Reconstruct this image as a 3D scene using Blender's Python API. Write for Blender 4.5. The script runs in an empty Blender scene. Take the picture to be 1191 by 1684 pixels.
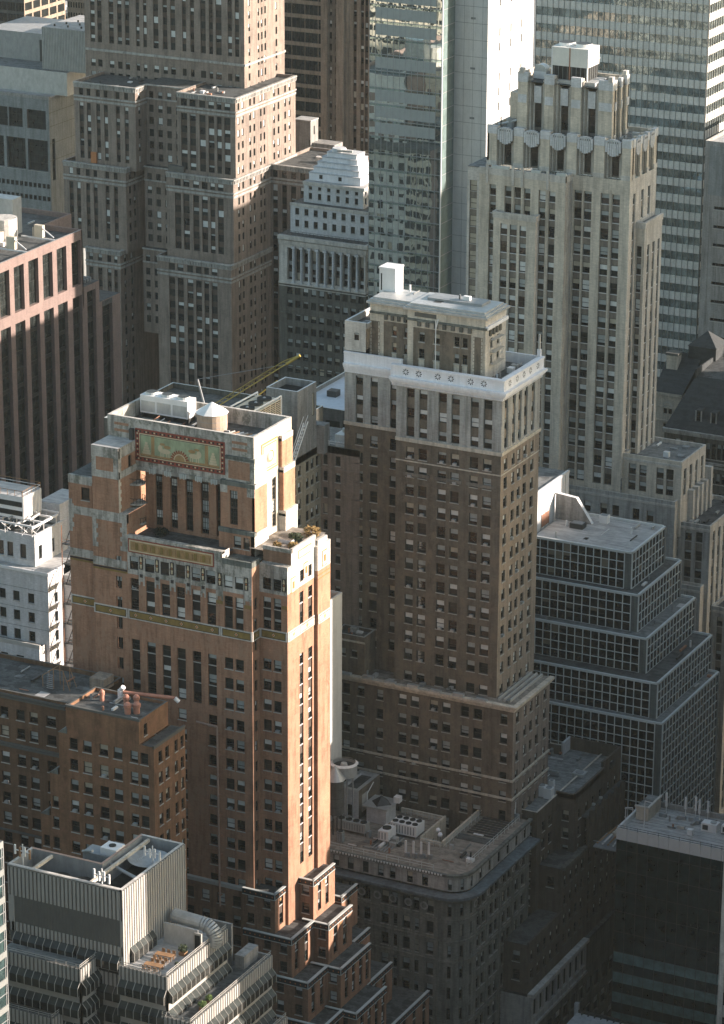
import bpy, math, random
from mathutils import Vector, Matrix
random.seed(7)
SC = bpy.context.scene
COL = SC.collection
R = math.radians

# ------------------------------------------------------------------ camera
CAM_H = 290.0
cam_d = bpy.data.cameras.new('camera')
cam = bpy.data.objects.new('camera', cam_d)
COL.objects.link(cam)
cam_d.sensor_fit = 'VERTICAL'
cam_d.sensor_height = 24.0
cam_d.lens = 24.0 * 5394.0 / 1684.0
cam_d.clip_start = 1.0
cam_d.clip_end = 6000.0
VIEW = (Matrix.Translation((0, 0, CAM_H)) @ Matrix.Rotation(R(26.908), 4, 'Z')
                    @ Matrix.Rotation(R(90 - 19.2), 4, 'X') @ Matrix.Rotation(R(0.258), 4, 'Z'))
cam.matrix_world = VIEW
SC.camera = cam

# ------------------------------------------------------------------ sky, sun, exposure
SUN_EL, SUN_AZ = 17.0, 25.0           # elevation; direction to the sun measured from +x towards +y
to_sun = Vector((math.cos(R(SUN_EL)) * math.cos(R(SUN_AZ)), math.cos(R(SUN_EL)) * math.sin(R(SUN_AZ)), math.sin(R(SUN_EL))))
w = bpy.data.worlds.new('World')
SC.world = w
w.use_nodes = True
nt = w.node_tree
sky = nt.nodes.new('ShaderNodeTexSky')
sky.sky_type = 'NISHITA'
sky.sun_disc = False
sky.sun_elevation = R(SUN_EL)
sky.sun_rotation = R(90 - SUN_AZ)
sky.air_density = 1.0
sky.dust_density = 1.2
sky.ozone_density = 1.0
wb = nt.nodes.new('ShaderNodeMix')               # the photograph's warm-green white balance
wb.data_type = 'RGBA'; wb.blend_type = 'MULTIPLY'
wb.inputs[0].default_value = 1.0
wb.inputs[7].default_value = (1.04, 1.0, .86, 1)
nt.links.new(sky.outputs['Color'], wb.inputs[6])
nt.links.new(wb.outputs[2], nt.nodes['Background'].inputs['Color'])
nt.nodes['Background'].inputs['Strength'].default_value = 0.078
sun_d = bpy.data.lights.new('sun', 'SUN')
sun_d.energy = 3.3
sun_d.angle = R(0.5)
sun_d.color = (1.0, 0.86, 0.77)
sun = bpy.data.objects.new('sun', sun_d)
COL.objects.link(sun)
sun.rotation_euler = to_sun.to_track_quat('Z', 'Y').to_euler()
SC.view_settings.view_transform = 'Standard'
SC.view_settings.look = 'None'
SC.view_settings.exposure = 2.0
SC.view_settings.gamma = 1.0
SC.view_settings.use_curve_mapping = False
SC.cycles.max_bounces = 6

# ------------------------------------------------------------------ materials
MATS = {}
def node_mat(name):
    m = bpy.data.materials.new(name)
    m.use_nodes = True
    MATS[name] = m
    return m, m.node_tree, m.node_tree.nodes['Principled BSDF']

def mapped(nt, scale, loc=(0, 0, 0), src='Position'):
    g = nt.nodes.new('ShaderNodeNewGeometry') if src == 'Position' else nt.nodes.new('ShaderNodeTexCoord')
    mp = nt.nodes.new('ShaderNodeMapping')
    mp.inputs['Scale'].default_value = scale
    mp.inputs['Location'].default_value = loc
    nt.links.new(g.outputs[src], mp.inputs['Vector'])
    return mp.outputs['Vector']

def noise(nt, vec, scale, detail=4, rough=.6):
    n = nt.nodes.new('ShaderNodeTexNoise')
    n.inputs['Scale'].default_value = scale
    n.inputs['Detail'].default_value = detail
    n.inputs['Roughness'].default_value = rough
    nt.links.new(vec, n.inputs['Vector'])
    return n.outputs['Fac']

def ramp(nt, fac, stops):
    r = nt.nodes.new('ShaderNodeValToRGB')
    el = r.color_ramp.elements
    el[0].position, el[0].color = stops[0][0], (*stops[0][1], 1)
    el[1].position, el[1].color = stops[-1][0], (*stops[-1][1], 1)
    for p, c in stops[1:-1]:
        e = el.new(p); e.color = (*c, 1)
    nt.links.new(fac, r.inputs['Fac'])
    return r.outputs['Color']

def mix(nt, a, b, fac, mode='MIX'):
    m = nt.nodes.new('ShaderNodeMix')
    m.data_type = 'RGBA'; m.blend_type = mode
    for sock, v in ((m.inputs[6], a), (m.inputs[7], b), (m.inputs[0], fac)):
        if isinstance(v, (int, float)): sock.default_value = v
        elif isinstance(v, tuple): sock.default_value = (*v, 1)
        else: nt.links.new(v, sock)
    return m.outputs[2]

def sc(c, k): return tuple(min(1, x * k) for x in c)

def masonry(name, col, var=.22, streak=.35, course=.12, rough=.85, stain=None, bump=.3, blotch=.35):
    """weathered wall: mottled colour, rain streaks, courses"""
    m, nt, b = node_mat(name)
    big = noise(nt, mapped(nt, (1, 1, 1), (3, 9, 2)), blotch, 5, .65)
    c = ramp(nt, big, [(.3, sc(col, 1 - var)), (.5, col), (.72, sc(col, 1 + var))])
    fine = noise(nt, mapped(nt, (1.6, 1.6, 5)), 1.0, 3, .7)
    c = mix(nt, c, ramp(nt, fine, [(.3, (1 - course * 2,) * 3), (.7, (1 + course * .6,) * 3)]), 1.0, 'MULTIPLY')
    st = noise(nt, mapped(nt, (1.1, 1.1, .09)), 1.0, 4, .7)
    c = mix(nt, c, ramp(nt, st, [(.36, (1 - streak,) * 3), (.56, (1, 1, 1))]), 1.0, 'MULTIPLY')
    vo = nt.nodes.new('ShaderNodeTexVoronoi')        # patched and replaced areas
    vo.distance = 'CHEBYCHEV'
    vo.inputs['Scale'].default_value = 1.0
    nt.links.new(mapped(nt, (.42, .42, .3), (1, 7, 3)), vo.inputs['Vector'])
    sp = nt.nodes.new('ShaderNodeSeparateColor')
    nt.links.new(vo.outputs['Color'], sp.inputs['Color'])
    c = mix(nt, c, ramp(nt, sp.outputs[0], [(0, (1 - var * .5,) * 3), (1, (1 + var * .25,) * 3)]), 1.0, 'MULTIPLY')
    if stain:
        s2 = noise(nt, mapped(nt, (.5, .5, .33), (5, 5, 5)), 1.1, 6, .75)
        f = ramp(nt, s2, [(.5, (0, 0, 0)), (.62, (1, 1, 1))])
        c = mix(nt, c, stain, f)
    nt.links.new(c, b.inputs['Base Color'])
    b.inputs['Roughness'].default_value = rough
    b.inputs['Specular IOR Level'].default_value = .25
    if bump:
        bp = nt.nodes.new('ShaderNodeBump')
        bp.inputs['Strength'].default_value = bump
        bp.inputs['Distance'].default_value = .05
        nt.links.new(fine, bp.inputs['Height'])
        nt.links.new(bp.outputs['Normal'], b.inputs['Normal'])
    return m

def plain(name, col, rough=.6, metal=0., var=.12, spec=.4):
    m, nt, b = node_mat(name)
    n = noise(nt, mapped(nt, (1, 1, .5)), .9, 5, .7)
    c = ramp(nt, n, [(.3, sc(col, 1 - var)), (.7, sc(col, 1 + var))])
    nt.links.new(c, b.inputs['Base Color'])
    b.inputs['Roughness'].default_value = rough
    b.inputs['Metallic'].default_value = metal
    b.inputs['Specular IOR Level'].default_value = spec
    return m

def roofing(name, col, col2, col3, scale=.35):
    m, nt, b = node_mat(name)
    n = noise(nt, mapped(nt, (1, 1, 1)), scale, 7, .7)
    c = ramp(nt, n, [(.38, col), (.5, col2), (.56, col), (.7, col3)])
    n2 = noise(nt, mapped(nt, (.25, 2.2, 1)), 1, 4, .6)
    c = mix(nt, c, ramp(nt, n2, [(.35, (.7, .7, .7)), (.6, (1.1, 1.1, 1.1))]), 1.0, 'MULTIPLY')
    nt.links.new(c, b.inputs['Base Color'])
    b.inputs['Roughness'].default_value = .8
    return m

def glassy(name, col, rough=.08, spec=.5, wav=.0, wscale=.4, metal=0., var=.5):
    m, nt, b = node_mat(name)
    n = noise(nt, mapped(nt, (1, 1, 1)), .6, 3, .6)
    c = ramp(nt, n, [(.35, sc(col, 1 - var)), (.65, sc(col, 1 + var))])
    nt.links.new(c, b.inputs['Base Color'])
    b.inputs['Roughness'].default_value = rough
    b.inputs['Specular IOR Level'].default_value = spec
    b.inputs['Metallic'].default_value = metal
    if wav:
        h = noise(nt, mapped(nt, (1, 1, .55)), wscale, 2, .5)
        bp = nt.nodes.new('ShaderNodeBump')
        bp.inputs['Strength'].default_value = 1.0
        bp.inputs['Distance'].default_value = wav
        nt.links.new(h, bp.inputs['Height'])
        nt.links.new(bp.outputs['Normal'], b.inputs['Normal'])
    return m

def ribbed(name, col, axis_scale=(3, 3, 0), depth=.5, rough=.5, dark=.55):
    """profiled metal sheet: ribs along z, as bump plus joint lines"""
    m, nt, b = node_mat(name)
    wv = nt.nodes.new('ShaderNodeTexWave')
    wv.wave_type = 'BANDS'; wv.bands_direction = 'DIAGONAL'
    wv.inputs['Scale'].default_value = 1.0
    wv.inputs['Distortion'].default_value = 0
    nt.links.new(mapped(nt, axis_scale), wv.inputs['Vector'])
    n = noise(nt, mapped(nt, (1, 1, .3)), .8, 4, .6)
    c = ramp(nt, n, [(.3, sc(col, .85)), (.7, sc(col, 1.12))])
    c = mix(nt, c, ramp(nt, wv.outputs['Fac'], [(.05, (dark,) * 3), (.3, (1, 1, 1))]), 1.0, 'MULTIPLY')
    nt.links.new(c, b.inputs['Base Color'])
    b.inputs['Roughness'].default_value = rough
    bp = nt.nodes.new('ShaderNodeBump')
    bp.inputs['Strength'].default_value = depth
    bp.inputs['Distance'].default_value = .1
    nt.links.new(wv.outputs['Fac'], bp.inputs['Height'])
    nt.links.new(bp.outputs['Normal'], b.inputs['Normal'])
    return m

# ------------------------------------------------------------------ mesh builder
class MB:
    def __init__(s):
        s.v, s.f, s.m, s.mats, s.smooth = [], [], [], [], set()
    def mi(s, mat):
        if mat not in s.mats: s.mats.append(mat)
        return s.mats.index(mat)
    def poly(s, pts, mat, smooth=False):
        i = len(s.v)
        s.v += [tuple(p) for p in pts]
        if smooth: s.smooth.add(len(s.f))
        s.f.append(tuple(range(i, i + len(pts))))
        s.m.append(s.mi(mat))
    def box(s, x0, x1, y0, y1, z0, z1, mat, top=None, skip=''):
        p = [(x0, y0, z0), (x1, y0, z0), (x1, y1, z0), (x0, y1, z0), (x0, y0, z1), (x1, y0, z1), (x1, y1, z1), (x0, y1, z1)]
        for k, q in (('S', (0, 1, 5, 4)), ('E', (1, 2, 6, 5)), ('N', (2, 3, 7, 6)), ('W', (3, 0, 4, 7)), ('T', (4, 5, 6, 7)), ('B', (3, 2, 1, 0))):
            if k in skip: continue
            s.poly([p[i] for i in q], (top or mat) if k == 'T' else mat)
    def fbox(s, fr, u0, u1, n0, n1, z0, z1, mat, skip=''):
        """box in a facade frame: u along, n outward"""
        P = lambda u, n, z: FP(fr, u, n, z)
        p = [P(u0, n1, z0), P(u1, n1, z0), P(u1, n0, z0), P(u0, n0, z0), P(u0, n1, z1), P(u1, n1, z1), P(u1, n0, z1), P(u0, n0, z1)]
        for k, q in (('F', (0, 1, 5, 4)), ('R', (1, 2, 6, 5)), ('K', (2, 3, 7, 6)), ('L', (3, 0, 4, 7)), ('T', (4, 5, 6, 7)), ('B', (3, 2, 1, 0))):
            if k in skip: continue
            s.poly([p[i] for i in q], mat)
    def prism(s, pts, z0, z1, mat, top=None, bottom=False, smooth=False, z1s=None):
        """vertical prism over a counter-clockwise outline"""
        n = len(pts)
        for i in range(n):
            a, b = pts[i], pts[(i + 1) % n]
            s.poly([(a[0], a[1], z0), (b[0], b[1], z0), (b[0], b[1], z1), (a[0], a[1], z1)], mat, smooth)
        s.poly([(a[0], a[1], z1) for a in pts], top or mat)
        if bottom: s.poly([(a[0], a[1], z0) for a in reversed(pts)], mat)
    def cone(s, cx, cy, r0, r1, z0, z1, mat, n=20, cap=True, capmat=None):
        A = [(math.cos(2 * math.pi * i / n), math.sin(2 * math.pi * i / n)) for i in range(n)]
        for i in range(n):
            a, b = A[i], A[(i + 1) % n]
            q = [(cx + a[0] * r0, cy + a[1] * r0, z0), (cx + b[0] * r0, cy + b[1] * r0, z0), (cx + b[0] * r1, cy + b[1] * r1, z1), (cx + a[0] * r1, cy + a[1] * r1, z1)]
            if r1 < 1e-4: q = q[:3]
            s.poly(q, mat, True)
        if cap and r1 > 1e-4: s.poly([(cx + a[0] * r1, cy + a[1] * r1, z1) for a in A], capmat or mat)
    def tube(s, a, b, r, mat, n=6):
        a, b = Vector(a), Vector(b); d = b - a
        if d.length < 1e-6: return
        q = d.to_track_quat('Z', 'Y')
        ring = [q @ Vector((r * math.cos(2 * math.pi * i / n), r * math.sin(2 * math.pi * i / n), 0)) for i in range(n)]
        for i in range(n):
            s.poly([a + ring[i], a + ring[(i + 1) % n], b + ring[(i + 1) % n], b + ring[i]], mat, n > 6)
        s.poly([b + r_ for r_ in ring], mat); s.poly([a + r_ for r_ in reversed(ring)], mat)
    def mesh(s, name, base=(0, 0, 0)):
        me = bpy.data.meshes.new(name)
        bx, by, bz = base
        me.from_pydata([(x - bx, y - by, z - bz) for x, y, z in s.v], [], s.f)
        for mt in s.mats: me.materials.append(MATS[mt])
        me.polygons.foreach_set('material_index', s.m)
        if s.smooth: me.polygons.foreach_set('use_smooth', [i in s.smooth for i in range(len(s.f))])
        me.update()
        return me

def FP(fr, u, n, z): return (fr[0] + fr[2] * u + fr[4] * n, fr[1] + fr[3] * u + fr[5] * n, z)
def FS(y): return (0, y, 1, 0, 0, -1)       # street face towards -y, u = x
def FE(x): return (x, 0, 0, 1, 1, 0)        # avenue face towards +x, u = y

def obj(name, mesh, parent=None, loc=(0, 0, 0), rz=0.):
    o = bpy.data.objects.new(name, mesh)
    o.location = loc
    o.rotation_euler = (0, 0, rz)
    if parent: o.parent = parent
    COL.objects.link(o)
    return o

def tag(o, label, cat, group=None, kind=None):
    if label: o['label'] = label
    if cat: o['category'] = cat
    if group: o['group'] = group
    if kind: o['kind'] = kind
    return o

# ------------------------------------------------------------------ windows
WMESH = {}
def win_geo(w, h, style, var, frame, split):
    """window meshes in a local frame: x along, -y outward, z up; returns (frame mesh builder, pane mesh builder)"""
    f, p = MB(), MB()
    t = min(.09, w * .09)
    d = .07
    glass = 'window_glass' if var % 3 else 'window_glass_dim'
    fr_ = (0, 0, 1, 0, 0, -1)
    blind = [0, 0, .28, .5, .5, .75, 1, 0, .4, .5, .9][var]
    bm = 'blind_sky_bright' if var > 8 else 'blind' if var not in (4, 6) else 'blind_warm'
    def pane(x0, x1, z0, z1, y):
        zb = h * (1 - blind)
        def q(a, b, mt):
            if b - a > .01: p.poly([(x0, y, a), (x1, y, a), (x1, y, b), (x0, y, b)], mt)
        q(z0, min(z1, max(z0, zb)), glass)
        q(max(z0, min(z1, zb)), z1, bm)
    f.fbox(fr_, 0, t, 0, d, 0, h, frame, 'K'); f.fbox(fr_, w - t, w, 0, d, 0, h, frame, 'K')
    f.fbox(fr_, t, w - t, 0, d, h - t, h, frame, 'KLR'); f.fbox(fr_, t, w - t, 0, d, 0, t, frame, 'KLR')
    if style == 'dh':
        f.fbox(fr_, t, w - t, 0, d * .8, h * .49, h * .49 + t, frame, 'KLR')
        if var == 7 and h > 1.4:
            pane(t, w - t, h * .5, h - t, .02); pane(t, w - t, h * .25, h * .5, -.0)
            p.poly([(t, .3, t), (w - t, .3, t), (w - t, .3, h * .25), (t, .3, h * .25)], 'window_glass_dim')
            f.fbox(fr_, t, w - t, 0, d * .8, h * .25, h * .25 + t, frame, 'KLR')
        else:
            pane(t, w - t, t, h * .49, .04); pane(t, w - t, h * .49, h - t, .0)
    elif style == 'one':
        pane(t, w - t, t, h - t, 0)
    elif style == 'pair':
        f.fbox(fr_, w * .5 - t, w * .5 + t, 0, d, t, h - t, frame, 'K')
        pane(t, w - t, t, h - t, .02)
    else:                                   # ('grid', nx, nz)
        _, nx, nz = style
        for i in range(1, nx): f.fbox(fr_, w * i / nx - t * .3, w * i / nx + t * .3, 0, d, t, h - t, frame, 'K')
        for i in range(1, nz): f.fbox(fr_, t, w - t, 0, d * .8, h * i / nz - t * .3, h * i / nz + t * .3, frame, 'K')
        pane(t, w - t, t, h - t, .01)
    return f, p

class Bld:
    """one building: an Empty at its base with the parts as children"""
    def __init__(s, name, label, cat, base, split=True, frame='frame_dark', group=None, size=1.0, lift=0.0):
        s.k, s.lift = size, lift              # drawn at full size, built at `size`, `lift` metres up
        base = s.at(base)
        s.base = base
        s.root = bpy.data.objects.new(name, None)
        s.root.location = base
        s.root.empty_display_size = 2
        COL.objects.link(s.root)
        tag(s.root, label, cat, group)
        s.parts, s.wins, s.split, s.frame = {}, [], split, frame
        s.vw = [0, 1, 2, 2, 3, 3, 4, 5, 6, 7, 8, 0, 1, 9]
        s.sub = []
    def at(s, p): return (p[0] * s.k, p[1] * s.k, p[2] * s.k + s.lift)
    def __call__(s, part):
        return s.parts.setdefault(part, MB())
    def win(s, fr, u0, u1, z0, z1, n, style='dh', var=None):
        s.wins.append((fr, u0, u1, z0, z1, n, style, random.choice(s.vw) if var is None else var))
    def finish(s, limit=100):
        for nme, mb in s.parts.items():
            if not mb.f: continue
            mb.v = [s.at(v) for v in mb.v]
            obj(nme.split('#')[0], mb.mesh(nme, s.base), s.root)
        def size(t):
            fr, u0, u1, z0, z1, n = t[:6]
            P = Vector(s.at(FP(fr, (u0 + u1) / 2, n, (z0 + z1) / 2)))
            v = P - Vector((0, 0, CAM_H)); d = v.length
            c = VIEW.inverted() @ P
            x, y = c.x / -c.z * 5394 / 595.5, c.y / -c.z * 5394 / 842
            nv = Vector((fr[4], fr[5], 0))
            if abs(x) > 1.01 or abs(y) > 1.01: return 0
            return (u1 - u0) * (z1 - z0) * max(.02, -nv.dot(v) / d) / d ** 2
        ws = sorted(s.wins, key=size, reverse=True)
        rest = MB()
        for i, (fr, u0, u1, z0, z1, n, style, var) in enumerate(ws):
            W, H = round(u1 - u0, 1), round(z1 - z0, 1)
            if i < limit:
                key = (W, H, style, var, s.frame, s.split)
                if key not in WMESH:
                    f, p = win_geo(W, H, style, var, s.frame, s.split)
                    if not s.split:
                        off = len(f.v)
                        for fc, mi_ in zip(p.f, p.m): f.poly([p.v[k] for k in fc], p.mats[mi_])
                        p = None
                    WMESH[key] = (f.mesh('window'), p.mesh('pane') if p else None)
                fm, pm = WMESH[key]
                P = s.at(FP(fr, u0, n, z0))
                o = obj('window', fm, s.root, tuple(P[k] - s.base[k] for k in range(3)), math.atan2(fr[3], fr[2]))
                o.scale = ((u1 - u0) / W * s.k, s.k, (z1 - z0) / H * s.k)
                if pm: obj('pane', pm, o)
            else:
                f, p = win_geo(u1 - u0, z1 - z0, style, var, s.frame, False)
                for src in (f, p):
                    for fc, mi_ in zip(src.f, src.m):
                        rest.poly([FP(fr, u0 + src.v[k][0], n - src.v[k][1], z0 + src.v[k][2]) for k in fc], src.mats[mi_])
        if rest.f:
            rest.v = [s.at(v) for v in rest.v]
            o = obj('window', rest.mesh('windows', s.base), s.root)
            o['kind'] = 'stuff'
        return s.root

def fac(b, fr, u0, u1, z0, z1, cols, rows, wm, dep=.28, style='dh', sill='trim', spm=None, part='wall', skip=None, var=None, lintel=None, hood=0):
    """a wall with real openings. cols [(ua,ub)], rows [(za,zb)]; spm: recessed bays with spandrels of that material"""
    mb = b(part) if isinstance(part, str) else part
    Q = lambda a, b_, c, d, n, mt: mb.poly([FP(fr, a, n, c), FP(fr, b_, n, c), FP(fr, b_, n, d), FP(fr, a, n, d)], mt)
    cols = sorted(c for c in cols if c[0] >= u0 - 1e-4 and c[1] <= u1 + 1e-4)
    rows = sorted(r for r in rows if r[0] >= z0 - 1e-4 and r[1] <= z1 + 1e-4)
    if not cols or not rows:
        Q(u0, u1, z0, z1, 0, wm); return
    def hole(ua, ub, za, zb, n0, n1, mt):
        mb.poly([FP(fr, ua, n0, za), FP(fr, ua, n1, za), FP(fr, ua, n1, zb), FP(fr, ua, n0, zb)], mt)
        mb.poly([FP(fr, ub, n1, za), FP(fr, ub, n0, za), FP(fr, ub, n0, zb), FP(fr, ub, n1, zb)], mt)
        mb.poly([FP(fr, ua, n0, za), FP(fr, ub, n0, za), FP(fr, ub, n1, za), FP(fr, ua, n1, za)], mt)
        mb.poly([FP(fr, ua, n1, zb), FP(fr, ub, n1, zb), FP(fr, ub, n0, zb), FP(fr, ua, n0, zb)], mt)
    if spm:
        zl, zh = rows[0][0], rows[-1][1]
        if zl > z0: Q(u0, u1, z0, zl, 0, wm)
        if zh < z1: Q(u0, u1, zh, z1, 0, wm)
        pu = u0
        for (ua, ub) in cols:
            if ua > pu: Q(pu, ua, zl, zh, 0, wm)
            hole(ua, ub, zl, zh, 0, -dep, wm)
            for i, (za, zb) in enumerate(rows):
                b.win(fr, ua, ub, za, zb, -dep - .08, style, var)
                hole(ua, ub, za, zb, -dep, -dep - .08, spm)
                if i + 1 < len(rows): Q(ua, ub, zb, rows[i + 1][0], -dep, spm)
                if sill: mb.fbox(fr, ua, ub, -dep, -dep + .12, za - .12, za, sill, 'KLR')
            pu = ub
        if pu < u1: Q(pu, u1, zl, zh, 0, wm)
        return
    pz = z0
    for (za, zb) in rows:
        if za > pz: Q(u0, u1, pz, za, 0, wm)
        pu = u0
        for (ua, ub) in cols:
            if skip and skip(ua, za):
                continue
            if ua > pu: Q(pu, ua, za, zb, 0, wm)
            hole(ua, ub, za, zb, 0, -dep, wm)
            b.win(fr, ua, ub, za, zb, -dep, style, var)
            if sill: mb.fbox(fr, ua - .08, ub + .08, 0, .1, za - .14, za - .004, sill, 'K')
            if lintel: mb.fbox(fr, ua - .1, ub + .1, 0, .05, zb + .004, zb + .3, lintel, 'K')
            pu = ub
        if pu < u1: Q(pu, u1, za, zb, 0, wm)
        pz = zb
    if pz < z1: Q(u0, u1, pz, z1, 0, wm)

def floors(ztop, zbot, fh, h, off=0.):
    """window rows from ztop downwards: heads at ztop-off-k*fh"""
    out, z = [], ztop - off
    while z - h >= zbot + .05:
        out.append((z - h, z)); z -= fh
    return out
def even(u0, u1, n, w):
    """n windows of width w evenly spread"""
    p = (u1 - u0) / n
    return [(u0 + p * (i + .5) - w / 2, u0 + p * (i + .5) + w / 2) for i in range(n)]
def pairs(u0, u1, n, w, gap):
    p = (u1 - u0) / n; out = []
    for i in range(n):
        c = u0 + p * (i + .5)
        out += [(c - gap / 2 - w, c - gap / 2), (c + gap / 2, c + gap / 2 + w)]
    return out

def shell(b, x0, x1, y0, y1, z0, z1, wm, roof='tar', par=1.0, pt=.35, roofpart='roof', skip='SE', cap=None, part='wall'):
    """the two far walls, roof deck and parapet of a block whose S and E faces come from fac(); z1 = parapet top"""
    mb = b(part)
    if 'W' not in skip: mb.poly([(x0, y1, z0), (x0, y0, z0), (x0, y0, z1), (x0, y1, z1)], wm)
    if 'N' not in skip: mb.poly([(x1, y1, z0), (x0, y1, z0), (x0, y1, z1), (x1, y1, z1)], wm)
    if par > 0:
        zi = z1 - par
        b(roofpart).poly([(x0 + pt, y0 + pt, zi), (x1 - pt, y0 + pt, zi), (x1 - pt, y1 - pt, zi), (x0 + pt, y1 - pt, zi)], roof)
        A = [(x0, y0), (x1, y0), (x1, y1), (x0, y1)]; I = [(x0 + pt, y0 + pt), (x1 - pt, y0 + pt), (x1 - pt, y1 - pt), (x0 + pt, y1 - pt)]
        for i in range(4):
            j = (i + 1) % 4
            mb.poly([(*A[i], z1), (*A[j], z1), (*I[j], z1), (*I[i], z1)], cap or wm)
            mb.poly([(*I[i], z1), (*I[j], z1), (*I[j], zi), (*I[i], zi)], wm)
    else:
        b(roofpart).poly([(x0, y0, z1), (x1, y0, z1), (x1, y1, z1), (x0, y1, z1)], roof)

def band(b, x0, x1, y0, y1, z0, z1, out, mat, part='cornice', sides='SE'):
    """a projecting course round the S and E faces (mitred by butting)"""
    mb = b(part)
    if 'S' in sides: mb.fbox(FS(y0), x0, x1 + (out if 'E' in sides else 0), -.02, out, z0, z1, mat)
    if 'E' in sides: mb.fbox(FE(x1), y0 + .003, y1, -.02, out, z0, z1, mat)

def clutter(b, x0, x1, y0, y1, z, n, seed):
    """small rooftop odds and ends, each a part of its building"""
    r = random.Random(seed)
    for i in range(n):
        u, v = r.uniform(x0 + .6, x1 - .9), r.uniform(y0 + .5, y1 - .7)
        k = r.randrange(5)
        mt = r.choice(('galvanised', 'grey_metal', 'dark_metal', 'white_metal', 'tar_grey', 'rust', 'limestone_grey'))
        if k == 0: b('roof_vent#%d.%d' % (seed, i)).cone(u, v, .18, .18, z, z + r.uniform(.6, 1.3), mt, 8)
        elif k == 1: b('roof_box#%d.%d' % (seed, i)).box(u, u + r.uniform(.5, 1.5), v, v + r.uniform(.5, 1.2), z, z + r.uniform(.35, 1.1), mt)
        elif k == 2:
            e = min(x1 - .3, u + r.uniform(1.5, 5)) if i % 2 else u
            f = v if i % 2 else min(y1 - .3, v + r.uniform(1.5, 5))
            b('roof_pipe#%d.%d' % (seed, i)).tube((u, v, z + .15), (e, f, z + .15), r.uniform(.06, .14), mt, 6)
        elif k == 3: b('roof_patch#%d.%d' % (seed, i)).box(u, min(x1 - .2, u + r.uniform(.8, 2.8)), v, min(y1 - .2, v + r.uniform(.6, 2.2)), z, z + .02, r.choice(('tar', 'tar_grey', 'roof_pale', 'roof_brown')))
        else: b('roof_duct#%d.%d' % (seed, i)).box(u, u + r.uniform(.3, .5), v, min(y1 - .2, v + r.uniform(1, 3)), z + .2, z + .55, mt)

def coolers(b, fr, cols, rows, n, seed, mt='galvanised'):
    """window air conditioners hung under random sashes"""
    r = random.Random(seed)
    for i in range(n):
        (a, c), (za, zb) = r.choice(cols), r.choice(rows)
        m = (a + c) / 2
        b('window_cooler#%d.%d' % (seed, i)).fbox(fr, m - .32, m + .32, -.2, .34, za + .01, za + .42, mt)
# ------------------------------------------------------------------ pixel -> place (camera fitted from the photo's vanishing points)
_cm = VIEW.to_3x3()
_cr, _cu, _cf = _cm.col[0].copy(), _cm.col[1].copy(), -_cm.col[2]
def hit(px, py, ax, val):
    """where the sight line through photo pixel (px, py) meets the plane axis = val"""
    d = _cf + _cr * ((px - 595.5) / 5394.0) - _cu * ((py - 842) / 5394.0)
    i = 'xyz'.index(ax)
    o = Vector((0, 0, CAM_H))
    return o + d * ((val - o[i]) / d[i])
def hx(px, py, y): return hit(px, py, 'y', y).x
def hz(px, py, y): return hit(px, py, 'y', y).z
def hy(px, py, x): return hit(px, py, 'x', x).y
def cols_s(y, py, *px): return [(hx(a, py, y), hx(b, py, y)) for a, b in px]
def cols_e(x, *pp): return [(hy(a, ya, x), hy(b, yb, x)) for a, ya, b, yb in pp]

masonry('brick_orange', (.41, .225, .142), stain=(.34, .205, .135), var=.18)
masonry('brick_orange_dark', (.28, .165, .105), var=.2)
masonry('brick_brown', (.18, .15, .115), var=.2, stain=(.2, .155, .115))
masonry('brick_rust', (.25, .135, .075), var=.22, stain=(.24, .12, .07))
masonry('brick_tan', (.34, .275, .215), var=.15)
masonry('brick_taupe', (.29, .235, .195), var=.15)
masonry('brick_spandrel', (.10, .075, .06), var=.2)
masonry('limestone', (.61, .57, .51), var=.14, streak=.3)
masonry('limestone_stained', (.52, .485, .43), var=.15, streak=.55, stain=(.16, .16, .13))
masonry('limestone_grey', (.44, .425, .39), var=.14, streak=.4)
masonry('limestone_warm', (.64, .565, .46), var=.12, streak=.3)
masonry('limestone_spandrel', (.235, .205, .17), var=.18)
masonry('stone_dark', (.145, .14, .12), var=.2, streak=.45)
masonry('stone_white', (.62, .62, .62), var=.08, streak=.18, stain=(.46, .47, .46))
masonry('concrete', (.33, .32, .30), var=.14, streak=.35)
masonry('concrete_grey', (.27, .285, .28), var=.12, streak=.3)
masonry('concrete_pink', (.26, .19, .165), var=.1, streak=.15)
masonry('concrete_dark', (.11, .11, .105), var=.15)
masonry('copper_green', (.17, .18, .16), var=.25, streak=.5)
masonry('blackened', (.035, .036, .034), var=.4)
plain('trim', (.42, .40, .36), .8)
plain('trim_white', (.68, .67, .65), .7)
plain('trim_dark', (.10, .10, .09), .7)
plain('trim_pale', (.48, .50, .47), .7)
masonry('white_paint', (.82, .81, .825), var=.04, streak=.14, course=.05, rough=.6, stain=(.72, .715, .72))
plain('white_metal', (.72, .71, .69), .4, var=.08)
plain('galvanised', (.44, .45, .44), .45, .35, var=.18)
plain('grey_metal', (.28, .29, .29), .5, .2, var=.2)
plain('dark_metal', (.05, .052, .05), .5, .2, var=.3)
plain('rust', (.32, .16, .10), .75, var=.3)
plain('wood_tank', (.36, .27, .20), .8, var=.25)
plain('tank_dark', (.09, .09, .085), .7, var=.3)
plain('timber', (.28, .16, .08), .7, var=.25)
plain('yellow_paint', (.36, .27, .05), .5)
plain('frame_dark', (.035, .036, .033), .5)
plain('frame_grey', (.20, .21, .20), .5)
plain('frame_white', (.55, .55, .52), .5)
plain('frame_bronze', (.09, .065, .045), .4, .4)
plain('blind', (.32, .345, .335), .35, var=.2)
plain('blind_warm', (.40, .36, .28), .35, var=.2)
plain('gold_tile', (.36, .225, .10), .45, var=.25)
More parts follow.
